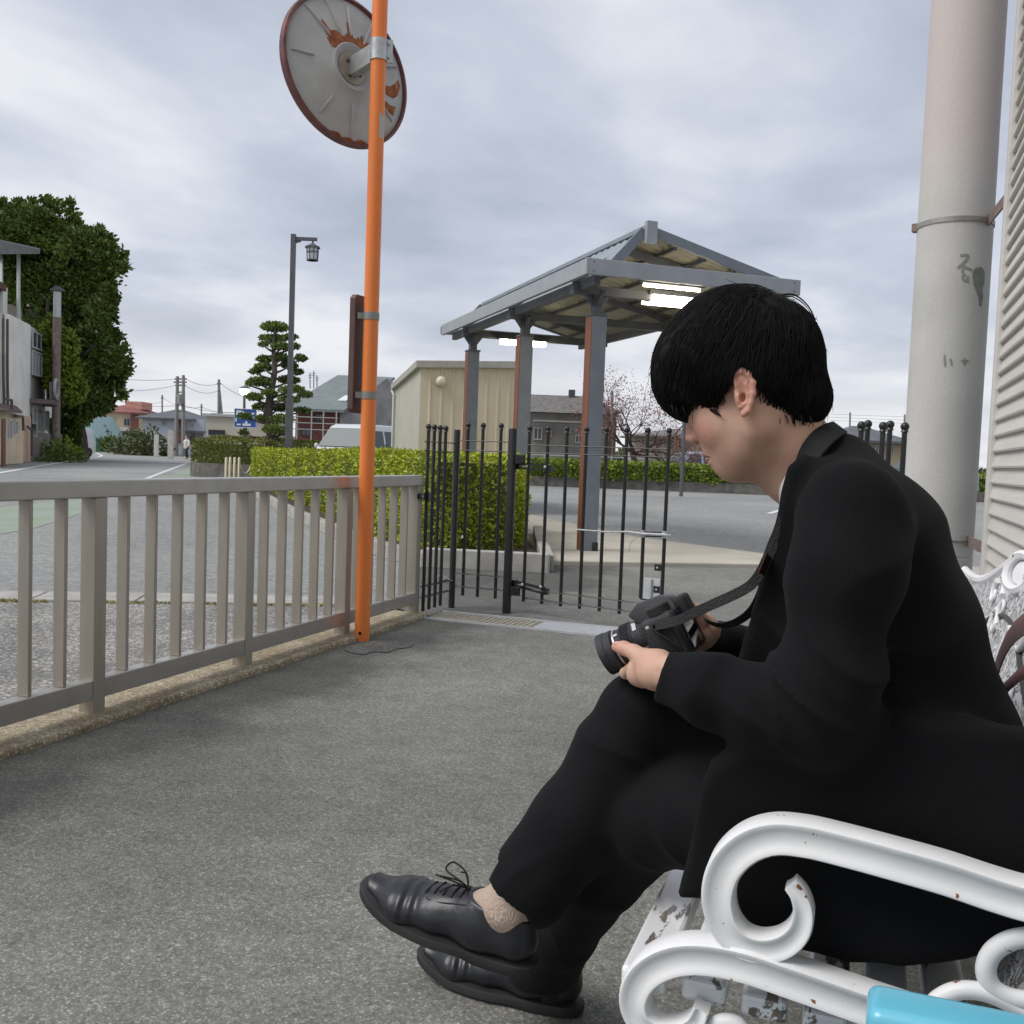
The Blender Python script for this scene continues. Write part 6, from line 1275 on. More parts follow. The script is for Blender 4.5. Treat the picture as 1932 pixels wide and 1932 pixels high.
M_skin = mat('skin', (.56, .335, .245), .5, (.63, .395, .295), 26, detail=3, bump=.06, bscale=260, sss=.12, spec=.35)
t = M_skin.node_tree; bs_ = t.nodes['Principled BSDF']; lk_ = bs_.inputs['Base Color'].links[0].from_socket; gg = t.nodes.new('ShaderNodeNewGeometry')
def _near(cc0, rad):
    vm = t.nodes.new('ShaderNodeVectorMath'); vm.operation = 'DISTANCE'; t.links.new(gg.outputs['Position'], vm.inputs[0]); vm.inputs[1].default_value = tuple(map(float, cc0)); mr_ = t.nodes.new('ShaderNodeMapRange'); mr_.inputs[1].default_value = 0; mr_.inputs[2].default_value = rad; mr_.inputs[3].default_value = .75; mr_.inputs[4].default_value = 0; t.links.new(vm.outputs['Value'], mr_.inputs[0]); return mr_.outputs[0]
for c0_, r0_ in ((Pm(1302, 822, 1.40), .026), (Pm(1166, 1222, 1.348), .03), (Pm(1330, 815, 1.36), .03)):
    mx_ = t.nodes.new('ShaderNodeMixRGB'); t.links.new(_near(c0_, r0_), mx_.inputs[0]); t.links.new(lk_, mx_.inputs[1]); mx_.inputs[2].default_value = (.58, .235, .19, 1); lk_ = mx_.outputs[0]
t.links.new(lk_, bs_.inputs['Base Color'])
M_lip = mat('lips', (.42, .19, .15), .45, (.46, .22, .18), 60, spec=.4)
M_hair = mat('black_hair', (.0045, .0045, .005), .62, (.009, .0085, .0085), 90, spec=.14)
M_suit = mat('black_suit_wool', (.0040, .0044, .0052), .9, (.0062, .0066, .0074), 6, bump=.25, bscale=420, spec=.18)
M_trs = mat('black_trouser_cloth', (.0042, .0046, .0056), .88, (.0065, .0069, .0078), 7, bump=.2, bscale=420, spec=.2)
M_collar = mat('dark_grey_collar', (.014, .0155, .016), .8, (.018, .0195, .02), 12, bump=.25, bscale=500, spec=.25)
M_shirt = mat('white_shirt', (.70, .71, .73), .8); M_sock = mat('beige_ribbed_sock', (.52, .40, .32), .95, (.60, .47, .385), 30, bump=.7, bscale=260, stretch=(1, 3, .35))
M_shoe = mat('black_leather', (.012, .013, .017), .36, (.018, .019, .024), 14, bump=.12, bscale=60, spec=.55); M_sole = mat('shoe_sole', (.017, .017, .018), .7, (.024, .024, .024), 20)
HY = 1.40
for m_ in (M_suit, M_trs): m_.node_tree.nodes['Principled BSDF'].inputs['Sheen Weight'].default_value = .02; m_.node_tree.nodes['Principled BSDF'].inputs['Sheen Roughness'].default_value = .4
man = empty('person', (.0, 1.43, 0), 'person in black suit sitting on the white bench, head bowed over a camera', 'person')
# ---- body: head, neck, hands and the limbs inside the clothes are one mesh
head = [
    el(Pm(1405, 676, HY), (.098, .074, .088), R(18), .01),
    el(Pm(1352, 735, HY), (.050, .062, .060), R(30), .02),
    rc(Pm(1425, 770, HY)+[0, -.028, 0], Pm(1425, 770, HY)+[0, .028, 0], .043, None, .02),
    rc(Pm(1362, 798, HY)+[0, -.028, 0], Pm(1362, 798, HY)+[0, .028, 0], .032, None, .02),
    rc(Pm(1432, 812, HY)+[0, -.048, 0], Pm(1390, 872, HY)+[0, -.012, 0], .021, .016, .018), rc(Pm(1432, 812, HY)+[0, .048, 0], Pm(1390, 872, HY)+[0, .012, 0], .021, .016, .018),
    rc(Pm(1388, 800, HY), Pm(1382, 862, HY), .040, .022, .02), rc(Pm(1410, 830, HY), Pm(1400, 868, HY), .036, .026, .02),
    el(Pm(1382, 886, HY), (.0135, .018, .013), 0, .014), el(Pm(1392, 818, HY), (.043, .054, .050), 0, .03), el(Pm(1408, 846, HY), (.028, .045, .028), 0, .025),
    rc(Pm(1347, 838, HY), Pm(1361, 868, HY), .014, .010, .014),
    rc(Pm(1322, 780, HY), Pm(1306, 806, HY), .008, .0075, .009), rc(Pm(1306, 806, HY), Pm(1304, 825, HY), .0072, .0085, .006),
    rc(Pm(1311, 827, HY)+[0, -.011, 0], Pm(1311, 827, HY)+[0, .011, 0], .0068, None, .006), rc(Pm(1313, 829, HY), Pm(1330, 836, HY), .006, .0065, .005),
    rc(Pm(1340, 853, HY)+[0, -.013, 0], Pm(1340, 853, HY)+[0, .013, 0], .0066, None, .004), rc(Pm(1335, 855, HY), Pm(1341, 851, HY), .005, .006, .004),
    rc(Pm(1347, 870, HY)+[0, -.012, 0], Pm(1347, 870, HY)+[0, .012, 0], .0066, None, .004),
    rc(Pm(1334, 862, HY)+[0, -.02, .0], Pm(1330, 861, HY)+[0, 0, 0], .0022, None, .002, sub=True), rc(Pm(1330, 861, HY), Pm(1334, 862, HY)+[0, .02, .0], .0022, None, .002, sub=True),
    el(Pm(1337, 792, 1.368), (.012, .010, .008), 0, .008, sub=True), el(Pm(1337, 792, 1.432), (.012, .010, .008), 0, .008, sub=True),
    el(Pm(1341, 793, 1.371), (.0115, .009, .010), 0, .003), el(Pm(1341, 793, 1.429), (.0115, .009, .010), 0, .003),
    el(Pm(1317, 833, 1.3925), (.0042, .0032, .0026), 0, .001, sub=True), el(Pm(1317, 833, 1.4075), (.0042, .0032, .0026), 0, .001, sub=True),
    # neck
    rc(Pm(1462, 806, 1.405), Pm(1560, 912, 1.43), .053, .057, .022), rc(Pm(1425, 850, 1.40), Pm(1480, 905, 1.415), .028, .03, .02),
    rc(Pm(1545, 905, 1.43), Pm(1590, 1010, 1.43), .055, .05, .02),
]
EY = 1.317
ear = [rc(Pm(1400, 745, 1.338), Pm(1404, 745, 1.326), .012, .011, .006), el(Pm(1403, 742, EY+.001), (.0125, .0058, .027), R(-6), .005),
       *chain([Pm(x, y, EY-.002) for x, y in ((1390, 728), (1384, 714), (1389, 703), (1400, 699), (1413, 706), (1421, 722), (1421, 742), (1417, 760), (1411, 775), (1404, 781))], [.0026, .003, .0034, .0036, .0038, .0038, .0036, .0034, .0042, .0046], .003),
       el(Pm(1402, 736, EY-.0075), (.0088, .0062, .0205), R(-6), .002, sub=True),
       *chain([Pm(x, y, EY-.0015) for x, y in ((1397, 714), (1407, 726), (1411, 744), (1406, 762), (1398, 768))], [.0018, .0026, .0028, .003, .003], .0025),
       rc(Pm(1393, 748, EY-.002), Pm(1395, 757, EY-.002), .0034, None, .003),
       el(Pm(1401, 750, EY-.005), (.0042, .011, .0065), 0, .002, sub=True)]
head_mesh = surfnet(head, .0021); ear_mesh = surfnet(ear, .0013)
# inner torso and arms (hidden by the clothes) so that the figure is whole
inner = [rc(Pm(1590, 1030, 1.43), Pm(1630, 1200, 1.43), .06, .075, .03, 1.2), rc(Pm(1630, 1200, 1.43), Pm(1680, 1540, 1.43), .075, .085, .03, 1.2),
         *chain([Pm(1600, 1000, 1.27), Pm(1545, 1345, 1.215), Pm(1300, 1288, 1.262), Pm(1262, 1273, 1.275)], [.038, .034, .026, .024], .01),
         *chain([Pm(1590, 1020, 1.58), Pm(1500, 1250, 1.62), Pm(1345, 1205, 1.51)], [.038, .034, .026], .01),
         *chain([Pm(1660, 1540, 1.33), Pm(1230, 1530, 1.42), Pm(1058, 1750, 1.63), Pm(1042, 1860, 1.742)], [.065, .045, .03, .024], .01),
         *chain([Pm(1660, 1500, 1.55), Pm(1215, 1350, 1.44), Pm(1010, 1650, 1.37), Pm(958, 1725, 1.364)], [.07, .046, .030, .024], .01)]
inner_mesh = surfnet(inner, .006)
# left hand (near): palm and fingers cradle the lens from below, thumb lies along its side
LW = Pm(1264, 1270, 1.272)
lh = [rc(LW, Pm(1238, 1268, 1.30), .0235, .024, .01, .85), rc(Pm(1238, 1266, 1.30), Pm(1212, 1262, 1.335), .023, .020, .012),
      rc(Pm(1244, 1252, 1.30), Pm(1218, 1244, 1.318), .019, .015, .010), *chain([Pm(1222, 1246, 1.317), Pm(1197, 1231, 1.334), Pm(1177, 1223, 1.343), Pm(1164, 1220, 1.350)], [.0145, .0108, .0098, .0078], .004),
      el(Pm(1222, 1272, 1.335), (.028, .024, .018), R(-14), .012)]
for i, (x0, y0, x1, y1) in enumerate(((1195, 1258, 1182, 1274), (1209, 1264, 1198, 1281), (1224, 1269, 1214, 1284), (1240, 1271, 1232, 1285))):
    f = .92-.07*abs(i-1.2)
    k0 = Pm(x0, y0, 1.345); k1_ = Pm(x1-2, y1-4, 1.375+.0*i); k2_ = Pm(x1-3, y1-7, 1.375+.030*f); k3_ = Pm(x1-2, y1-26, 1.375+.052*f)
    lh += chain([k0, k1_, k2_, k3_], [.0105*f, .0098*f, .0088*f, .0072*f], .003)
lh_mesh = surfnet(lh, .0016)
# right hand (far): wraps the grip, thumb on the back
RWp = Pm(1345, 1205, 1.508)
rh_ = [rc(RWp, Pm(1325, 1190, 1.495), .023, .024, .01), rc(Pm(1325, 1190, 1.495), Pm(1300, 1172, 1.485), .024, .020, .012), el(Pm(1312, 1186, 1.488), (.026, .016, .034), R(-25), .01),
       *chain([Pm(1322, 1172, 1.478), Pm(1310, 1152, 1.468), Pm(1296, 1143, 1.458), Pm(1283, 1148, 1.45)], [.0135, .0108, .0098, .0078], .004)]
for i, (x0, y0) in enumerate(((1290, 1148), (1296, 1166), (1302, 1184), (1308, 1202))):
    f = .95-.06*abs(i-1)
    rh_ += chain([Pm(x0, y0, 1.50), Pm(x0-32*f, y0+6, 1.508), Pm(x0-52*f, y0+14, 1.495), Pm(x0-60*f, y0+20, 1.472)], [.0105*f, .0098*f, .0088*f, .0072*f], .003)
rh_mesh = surfnet(rh_, .002)
body = meshfrom('body', [(head_mesh, 0), (ear_mesh, 1), (inner_mesh, 0), (lh_mesh, 0), (rh_mesh, 0)], [M_skin, mat('ear_skin', (.52, .25, .19), .5, (.58, .31, .24), 60, detail=3, sss=.15, spec=.35)], man)
# lips, eyes, brows, mole, thumb nail
b = MB(); 
for s in (-1, 1):
    yy = HY+.031*s; b.tube(smoothpath([Pm(1325, 787, yy-.006*s), Pm(1334, 788, yy+.002*s), Pm(1346, 786, yy+.008*s), Pm(1354, 782, yy+.012*s)], 4), [.0005+.0013*math.sin(math.pi*i/12) for i in range(13)], 5)
    b.tube(smoothpath([Pm(1322, 768, yy-.006*s), Pm(1334, 764, yy+.004*s), Pm(1348, 764, yy+.011*s)], 4), .002, 5)
b.tube([Pm(1329, 770, 1.347), Pm(1341, 773, 1.341), Pm(1351, 778, 1.334), Pm(1361, 786, 1.330)], [.0006, .0024, .0026, .0005], 6); b.build('eyelashes_and_brows', M_hair, man)
b = MB(); b.ball(Pm(1447, 842, 1.352), .0016, 8); b.build('mole', mat('mole', (.10, .045, .03), .7), man)
def face_pt(y, z, out_=0.0):
    xs_ = np.linspace(-.34, -.12, 300); d = field(head, np.stack([xs_, np.full(300, y), np.full(300, z)], 1)); i = int(np.argmax(d < 0)); return (xs_[i]-out_, y, z)
b = MB(); zu_, zl_, zm_ = Pm(1334, 855, HY)[2], Pm(1340, 869, HY)[2], Pm(1332, 862, HY)[2]
for z0_, dz_, rm_ in ((zu_, -.0045, .0036), (zl_, .0050, .0044)):
    b.tube([face_pt(HY+yy, z0_+dz_*abs(yy/.024)**1.5, -.0014) for yy in np.linspace(-.024, .024, 17)], [.0006+rm_*(1-abs(yy/.024)**2.2) for yy in np.linspace(-.024, .024, 17)], 10)
b.build('lips', M_lip, man, smooth=True, sharp=180)
b = MB(); b.tube([face_pt(HY+yy, zm_, .0003) for yy in np.linspace(-.027, .027, 17)], [.0004+.0010*(1-abs(yy/.028)) for yy in np.linspace(-.027, .027, 17)], 6); b.build('mouth_line', mat('mouth_shadow', (.12, .04, .035), .6), man, smooth=True)
b = MB(); b.ball(Pm(1166, 1214, 1.346), .0066, 12, sc=(1, .8, .35)); b.build('thumb_nail', mat('nail', (.62, .40, .33), .3, spec=.6), man, smooth=True)
# ---- hair
cp_ = [Pm(x, y, 1.325) for x, y in ((1250, 830), (1283, 791), (1305, 787), (1320, 779), (1333, 774), (1343, 772), (1352, 762), (1362, 746), (1374, 736), (1379, 722), (1384, 706), (1397, 699), (1412, 702), (1425, 716), (1434, 738), (1446, 760), (1455, 788), (1470, 800), (1500, 806), (1530, 804), (1600, 800), (1600, 960), (1250, 960))]
hairp = [el(Pm(1393, 668, HY), (.102, .086, .0935), R(6), .01), el(Pm(1322, 700, HY), (.066, .072, .062), R(25), .03), el(Pm(1296, 738, HY), (.046, .060, .038), R(40), .015),
         el(Pm(1464, 690, HY), (.060, .076, .074), 0, .03), el(Pm(1518, 755, HY), (.034, .052, .036), R(30), .025), el(Pm(1405, 720, HY), (.085, .0845, .055), 0, .02),
         poly(cp_, 1.15, 1.65, .0005, .004, sub=True)]
def hwarp(Q): return .0018*np.sin(Q[:, 1]*75+2*np.sin(Q[:, 0]*30))*np.sin(Q[:, 0]*60+Q[:, 2]*25)+.0014*np.sin(Q[:, 1]*210+Q[:, 0]*60)*np.sin(Q[:, 2]*40+Q[:, 0]*90)+.0009*np.sin(Q[:, 1]*420+Q[:, 2]*120+Q[:, 0]*200)
hair_mesh = surfnet(hairp, .0028, hwarp)
hair = meshfrom('hair', [(hair_mesh, 0)], [M_hair], man)
# strands combed over that volume from the crown
def grad(prims, Q, e=.002):
    d = field(prims, Q); return d, np.stack([(field(prims, Q+np.eye(3)[i]*e)-d)/e for i in range(3)], 1)
hv = hairp[:-1]
rs = np.random.RandomState(3); NS = 4200
hv_v = hair_mesh[0]; S = hv_v[rs.randint(0, len(hv_v), NS)].copy(); whorl = Pm(1478, 566, HY)+[0, -.01, 0]
path = [S.copy()]; cur = S.copy(); seedn = rs.normal(size=(NS, 3))*.24+.10*np.sin(S[:, [1, 2, 0]]*160)
for st in range(11):
    d, g_ = grad(hv, cur); g_ /= np.linalg.norm(g_, axis=1)[:, None]+1e-9
    away = cur-whorl; away /= np.linalg.norm(away, axis=1)[:, None]+1e-9
    dirv = away*.8+np.array([-.10, 0, -.75])+seedn; dirv -= g_*(dirv*g_).sum(1)[:, None]; dirv /= np.linalg.norm(dirv, axis=1)[:, None]+1e-9
    cur = cur+dirv*.0062; d, g_ = grad(hv, cur); cur = cur-g_*(d-.0013-.0012*(seedn[:, :1]*4+.5)[:, 0].clip(0, 1))[:, None]; path.append(cur.copy())
path = np.stack(path, 1)
cutp = hairp[-1]
bv = []; bf = []; 
for i in range(NS):
    pth = path[i]; dc = cutp.d(pth); lim = 12
    inside = np.where(dc < -.002-.004*abs(seedn[i, 0])*4)[0]
    if len(inside): lim = inside[0]
    if lim < 4 or np.linalg.norm(np.diff(pth[:lim], axis=0), axis=1).max() > .012: continue
    pth = pth[:lim]; m = len(pth); tn = np.gradient(pth, axis=0); tn /= np.linalg.norm(tn, axis=1)[:, None]+1e-9; ctr_ = Pm(1400, 700, HY); up2 = pth-ctr_; up2 /= np.linalg.norm(up2, axis=1)[:, None]; sd3 = np.cross(tn, up2); wv_ = (.0005+.0007*abs(seedn[i, 1]))*np.sin(np.pi*(np.arange(m)+.35)/(m+.2))[:, None]
    o = len(bv)*0+len(bv); 
    for j in range(m): bv += [tuple(pth[j]+sd3[j]*wv_[j]), tuple(pth[j]-sd3[j]*wv_[j]), tuple(pth[j]+up2[j]*wv_[j]*1.1)]
    for j in range(m-1):
        a = o+3*j; c = a+3; bf += [(a, c, c+2, a+2), (a+2, c+2, c+1, a+1), (a+1, c+1, c, a)]
b = MB(); b.v = bv; b.f = bf; b.mi = [0]*len(bf)
# loose arched hairs standing off the back of the head, fringe wisps
for k in range(7):
    dy = rs.uniform(-.02, .02); j = rs.uniform(-3, 3); b.tube(smoothpath([Pm(1462+j, 560, HY+dy), Pm(1496, 561+j-k*.8, HY+dy), Pm(1522+k*.7, 580+j, HY+dy), Pm(1538+k*.5, 612, HY+dy), Pm(1545, 640+j, HY+dy)], 4), .0005, 4)
for k in range(90):
    x = rs.uniform(1262, 1352); t0 = np.interp(x, [1262, 1283, 1320, 1352], [775, 783, 772, 772]); dy = rs.uniform(-.062, .06); yy = HY+dy
    b.tube([Pm(x-4, t0-14, yy), Pm(x+rs.uniform(-2, 3), t0+2, yy), Pm(x+rs.uniform(-2, 7), t0+rs.uniform(4, 13), yy)], [.0011, .0008, .0003], 4)
for k in range(110):
    x = rs.uniform(1455, 1535); t0 = np.interp(x, [1455, 1475, 1535], [785, 796, 798]); yy = HY+rs.uniform(-.055, .05)
    b.tube([Pm(x-3, t0-14, yy), Pm(x+rs.uniform(-3, 3), t0+1, yy), Pm(x+rs.uniform(-5, 5), t0+rs.uniform(3, 11), yy)], [.001, .0008, .0003], 4)
for k in range(16):
    x = rs.uniform(1345, 1366); b.tube([Pm(x, 745, 1.334), Pm(x+rs.uniform(-3, 2), 760, 1.333), Pm(x+rs.uniform(-5, 0), rs.uniform(764, 776), 1.335)], [.001, .0008, .0003], 4)
for k in range(260):
    v0 = hv_v[rs.randint(0, len(hv_v))]; d0_, g0_ = grad(hv, v0[None, :]); nrm0 = g0_[0]/np.linalg.norm(g0_[0]); tdir = np.array([-.25, 0, -1.])+rs.normal(size=3)*.5; tdir -= nrm0*tdir.dot(nrm0); tdir /= np.linalg.norm(tdir)+1e-9
    if cutp.d(v0[None, :])[0] < .004: continue
    ln_ = rs.uniform(.014, .034); b.tube([v0, v0+tdir*ln_*.5+nrm0*.0025, v0+tdir*ln_+nrm0*rs.uniform(.002, .0055)], [.0006, .0005, .0002], 3)
b.build('hair_strands', M_hair, hair, smooth=True, sharp=180)
# ---- jacket
def crease_(t, p=2.4): return (1-np.abs(np.sin(t)))**p
def win(Q, x, y, Y0, rx, rz=None, ry=.3):
    c = Pm(x, y, Y0); return np.exp(-((Q[:, 0]-c[0])/rx)**2-((Q[:, 2]-c[2])/(rz or rx))**2-((Q[:, 1]-c[1])/ry)**2)
def folds(Q):
    x, y, z = Q[:, 0], Q[:, 1], Q[:, 2]
    wob = .9*np.sin(17*x+9*z)+.7*np.sin(23*z-11*y+1)
    w = .0013*np.sin(9*x+31*z+6*y)*np.sin(13*z-7*x+2)+.0008*np.sin(95*x+40*z+13*y+2*np.sin(19*z))
    w -= .011*win(Q, 1500, 1300, 1.2, .085, .075)*crease_(30*(x*.55+z*.85)+wob)           # bend of the elbow
    w -= .009*win(Q, 1560, 1060, 1.25, .06, .10)*crease_(26*(z*.8+x*.6)+wob+.5)           # armpit and shoulder
    w -= .008*win(Q, 1390, 1310, 1.23, .09, .05)*crease_(34*(x*.9-z*.45)+wob*1.4)         # forearm
    w -= .009*win(Q, 1450, 1480, 1.24, .12, .07, .1)*crease_(24*(z*.85-x*.35)+wob)        # lap of the jacket
    w -= .008*win(Q, 1700, 1180, 1.25, .09, .16)*crease_(15*(x*.85+z*.4)+wob)             # side of the back
    w -= .0045*win(Q, 1480, 1080, 1.33, .03, .12, .12)*crease_(22*(x*.9-z*.3)+wob)
    return w
JY = 1.43
jk = [rc(Pm(1580, 912, JY), Pm(1612, 1020, JY), .050, .100, .02, 1.15), rc(Pm(1612, 1020, JY), Pm(1625, 1180, JY), .100, .128, .03, 1.15), rc(Pm(1625, 1180, JY), Pm(1660, 1380, JY), .128, .150, .03, 1.12), rc(Pm(1660, 1380, JY), Pm(1690, 1590, JY), .150, .15, .03, 1.1),
      rc(Pm(1575, 885, JY), Pm(1608, 965, 1.268), .036, .054, .035), rc(Pm(1575, 885, JY), Pm(1605, 975, 1.60), .036, .054, .035),
      rc(Pm(1595, 900, JY), Pm(1688, 1010, JY), .042, .055, .035, 1.9), rc(Pm(1688, 1010, JY), Pm(1752, 1180, JY), .055, .058, .035, 1.9), rc(Pm(1752, 1180, JY), Pm(1815, 1400, JY), .058, .062, .035, 1.9), rc(Pm(1815, 1400, JY), Pm(1870, 1640, JY), .065, .05, .04, 2.0),
      # open front edge hanging forward
      poly([Pm(x, y, 1.39) for x, y in ((1494, 880), (1520, 860), (1620, 900), (1650, 1300), (1480, 1300), (1412, 1235), (1416, 1190), (1428, 1150), (1446, 1060), (1466, 1000), (1480, 940))], 1.31, 1.50, .012, .02),
      # left sleeve
      *chain([Pm(1608, 985, 1.262), Pm(1596, 1080, 1.235), Pm(1556, 1290, 1.212), Pm(1546, 1352, 1.212)], [.058, .056, .052, .051], .045),
      *chain([Pm(1546, 1352, 1.212), Pm(1440, 1332, 1.222), Pm(1340, 1302, 1.245), Pm(1272, 1283, 1.268)], [.051, .048, .0435, .0355], .018),
      # right sleeve
      *chain([Pm(1610, 990, 1.60), Pm(1520, 1230, 1.64), Pm(1430, 1238, 1.59), Pm(1352, 1212, 1.517)], [.06, .052, .044, .035], .015)]
skirt = [poly([Pm(x, y, 1.245) for x, y in ((1345, 1440), (1420, 1405), (1560, 1380), (1700, 1360), (1990, 1380), (2010, 1700), (1932, 1762), (1850, 1788), (1770, 1806), (1700, 1810), (1600, 1806), (1520, 1786), (1440, 1752), (1385, 1738), (1335, 1688), (1283, 1683), (1298, 1620), (1312, 1540))], 1.222, 1.262, .012, .055)]
cuffcut = [Prim('el', .002, True, ctr=Pm(1232, 1272, 1.262), r=np.array([.014, .05, .05]), M=np.array(Matrix.Rotation(R(14), 3, 'Y')))]
jm = surfnet(jk+skirt+cuffcut, .0045, folds)
jacket = meshfrom('jacket', [(jm, 0)], [M_suit], man)
# collar and lapel: thin curved bands on the neck, dark grey
b = MB()
def band(pa, pb, th, n=5):
    A_ = smoothpath([Pm(*p) for p in pa], n); B_ = smoothpath([Pm(*p) for p in pb], n); v = []; m = len(A_)
    for p, q in zip(A_, B_): v += [tuple(p), tuple(q)]
    nrm_ = []
    for i in range(m):
        t_ = A_[min(i+1, m-1)]-A_[max(i-1, 0)]; c = np.cross(t_, B_[i]-A_[i]); nrm_.append(c/(np.linalg.norm(c)+1e-9)*th)
    for p, q, c in zip(A_, B_, nrm_): v += [tuple(p+c), tuple(q+c)]
    f = [(2*i, 2*i+1, 2*i+3, 2*i+2) for i in range(m-1)]+[(2*m+2*i, 2*m+2*i+2, 2*m+2*i+3, 2*m+2*i+1) for i in range(m-1)]
    f += [(2*i, 2*i+2, 2*m+2*i+2, 2*m+2*i) for i in range(m-1)]+[(2*i+1, 2*m+2*i+1, 2*m+2*i+3, 2*i+3) for i in range(m-1)]+[(0, 2*m, 2*m+1, 1), (2*m-2, 2*m-1, 4*m-1, 4*m-2)]
    b.add(v, f)
band([(1572, 794, 1.445), (1556, 799, 1.395), (1535, 812, 1.368), (1513, 838, 1.358), (1499, 872, 1.352), (1492, 900, 1.345), (1489, 925, 1.335)],
     [(1600, 815, 1.445), (1592, 818, 1.385), (1573, 832, 1.345), (1549, 858, 1.325), (1531, 890, 1.312), (1519, 912, 1.306), (1505, 938, 1.312)], -.004)
b.build('collar', M_collar, jacket, smooth=True, bevel=.0012)
b = MB(); b.tube(smoothpath([Pm(1492, 900, 1.352), Pm(1483, 914, 1.362), Pm(1477, 930, 1.375), Pm(1478, 960, 1.39)], 5), .009, 10, flat=.5); b.build('shirt_collar', M_shirt, man, smooth=True)
# ---- trousers
def tf(Q):
    x, y, z = Q[:, 0], Q[:, 1], Q[:, 2]; wob = .8*np.sin(19*x+8*z)+.6*np.sin(25*z-9*x)
    w = .0012*np.sin(12*x+20*z+9*y)
    w -= .012*win(Q, 1245, 1590, 1.34, .06, .045, .12)*crease_(48*(z*.93+x*.42)+wob)      # behind the lower knee
    w -= .009*win(Q, 1090, 1500, 1.38, .07, .12, .12)*crease_(20*(x*.83+z*.5)+wob)        # down the shin
    w -= .009*win(Q, 1170, 1380, 1.40, .06, .06, .12)*crease_(30*(x*.4+z*.9)+wob)         # over the knee
    w -= .0050*win(Q, 1000, 1620, 1.36, .06, .04, .12)*crease_(38*(x*.75-z*.6)+wob)        # break above the hem
    w -= .0045*win(Q, 1120, 1720, 1.60, .06, .09, .15)*crease_(22*(x*.85+z*.5)+wob)
    return w
tr = [rc(Pm(1690, 1560, 1.36), Pm(1440, 1545, 1.352), .098, .088, .03), rc(Pm(1440, 1545, 1.352), Pm(1235, 1535, 1.40), .088, .070, .02), *chain([Pm(1235, 1535, 1.40), Pm(1135, 1640, 1.48), Pm(1062, 1750, 1.62), Pm(1025, 1835, 1.70), Pm(1010, 1895, 1.74)], [.070, .064, .062, .060, .060], .02),
      rc(Pm(1690, 1500, 1.52), Pm(1420, 1420, 1.50), .10, .080, .03), rc(Pm(1420, 1420, 1.50), Pm(1208, 1352, 1.435), .080, .062, .02),
      *chain([Pm(1208, 1352, 1.435), Pm(1158, 1436, 1.41), Pm(1086, 1552, 1.385), Pm(1000, 1668, 1.362)], [.060, .063, .064, .066], .02),
      poly([Pm(x, y, 1.36) for x, y in ((880, 1545), (934, 1594), (952, 1613), (934, 1645), (975, 1668), (1012, 1697), (1030, 1760), (880, 1800))], 1.22, 1.50, .0005, .002, sub=True),
      poly([Pm(x, y, 1.72) for x, y in ((880, 1822), (1040, 1832), (1072, 1836), (1200, 1842), (1200, 2010), (880, 2010))], 1.55, 1.9, .0005, .002, sub=True)]
tm = surfnet(tr, .0045, tf)
# the ground-foot cut must not clip the near leg, so that leg is meshed once more on its own
trousers = meshfrom('trousers', [(tm, 0)], [M_trs], man)
# ---- socks
sm = surfnet([rc(Pm(1005, 1650, 1.362), Pm(960, 1712, 1.362), .041, .037, .01), rc(Pm(960, 1712, 1.362), Pm(953, 1755, 1.365), .037, .026, .01), rc(Pm(958, 1708, 1.362), Pm(912, 1705, 1.368), .034, .022, .015)], .003, lambda Q: .0004*np.sin(Q[:, 1]*420+Q[:, 0]*100))
meshfrom('sock', [(sm, 0)], [M_sock], man)
sm2 = surfnet([rc(Pm(1035, 1800, 1.70), Pm(1043, 1862, 1.745), .040, .034, .01)], .004); o = meshfrom('sock', [(sm2, 0)], [mat('black_sock', (.01, .01, .011), .9)], man)
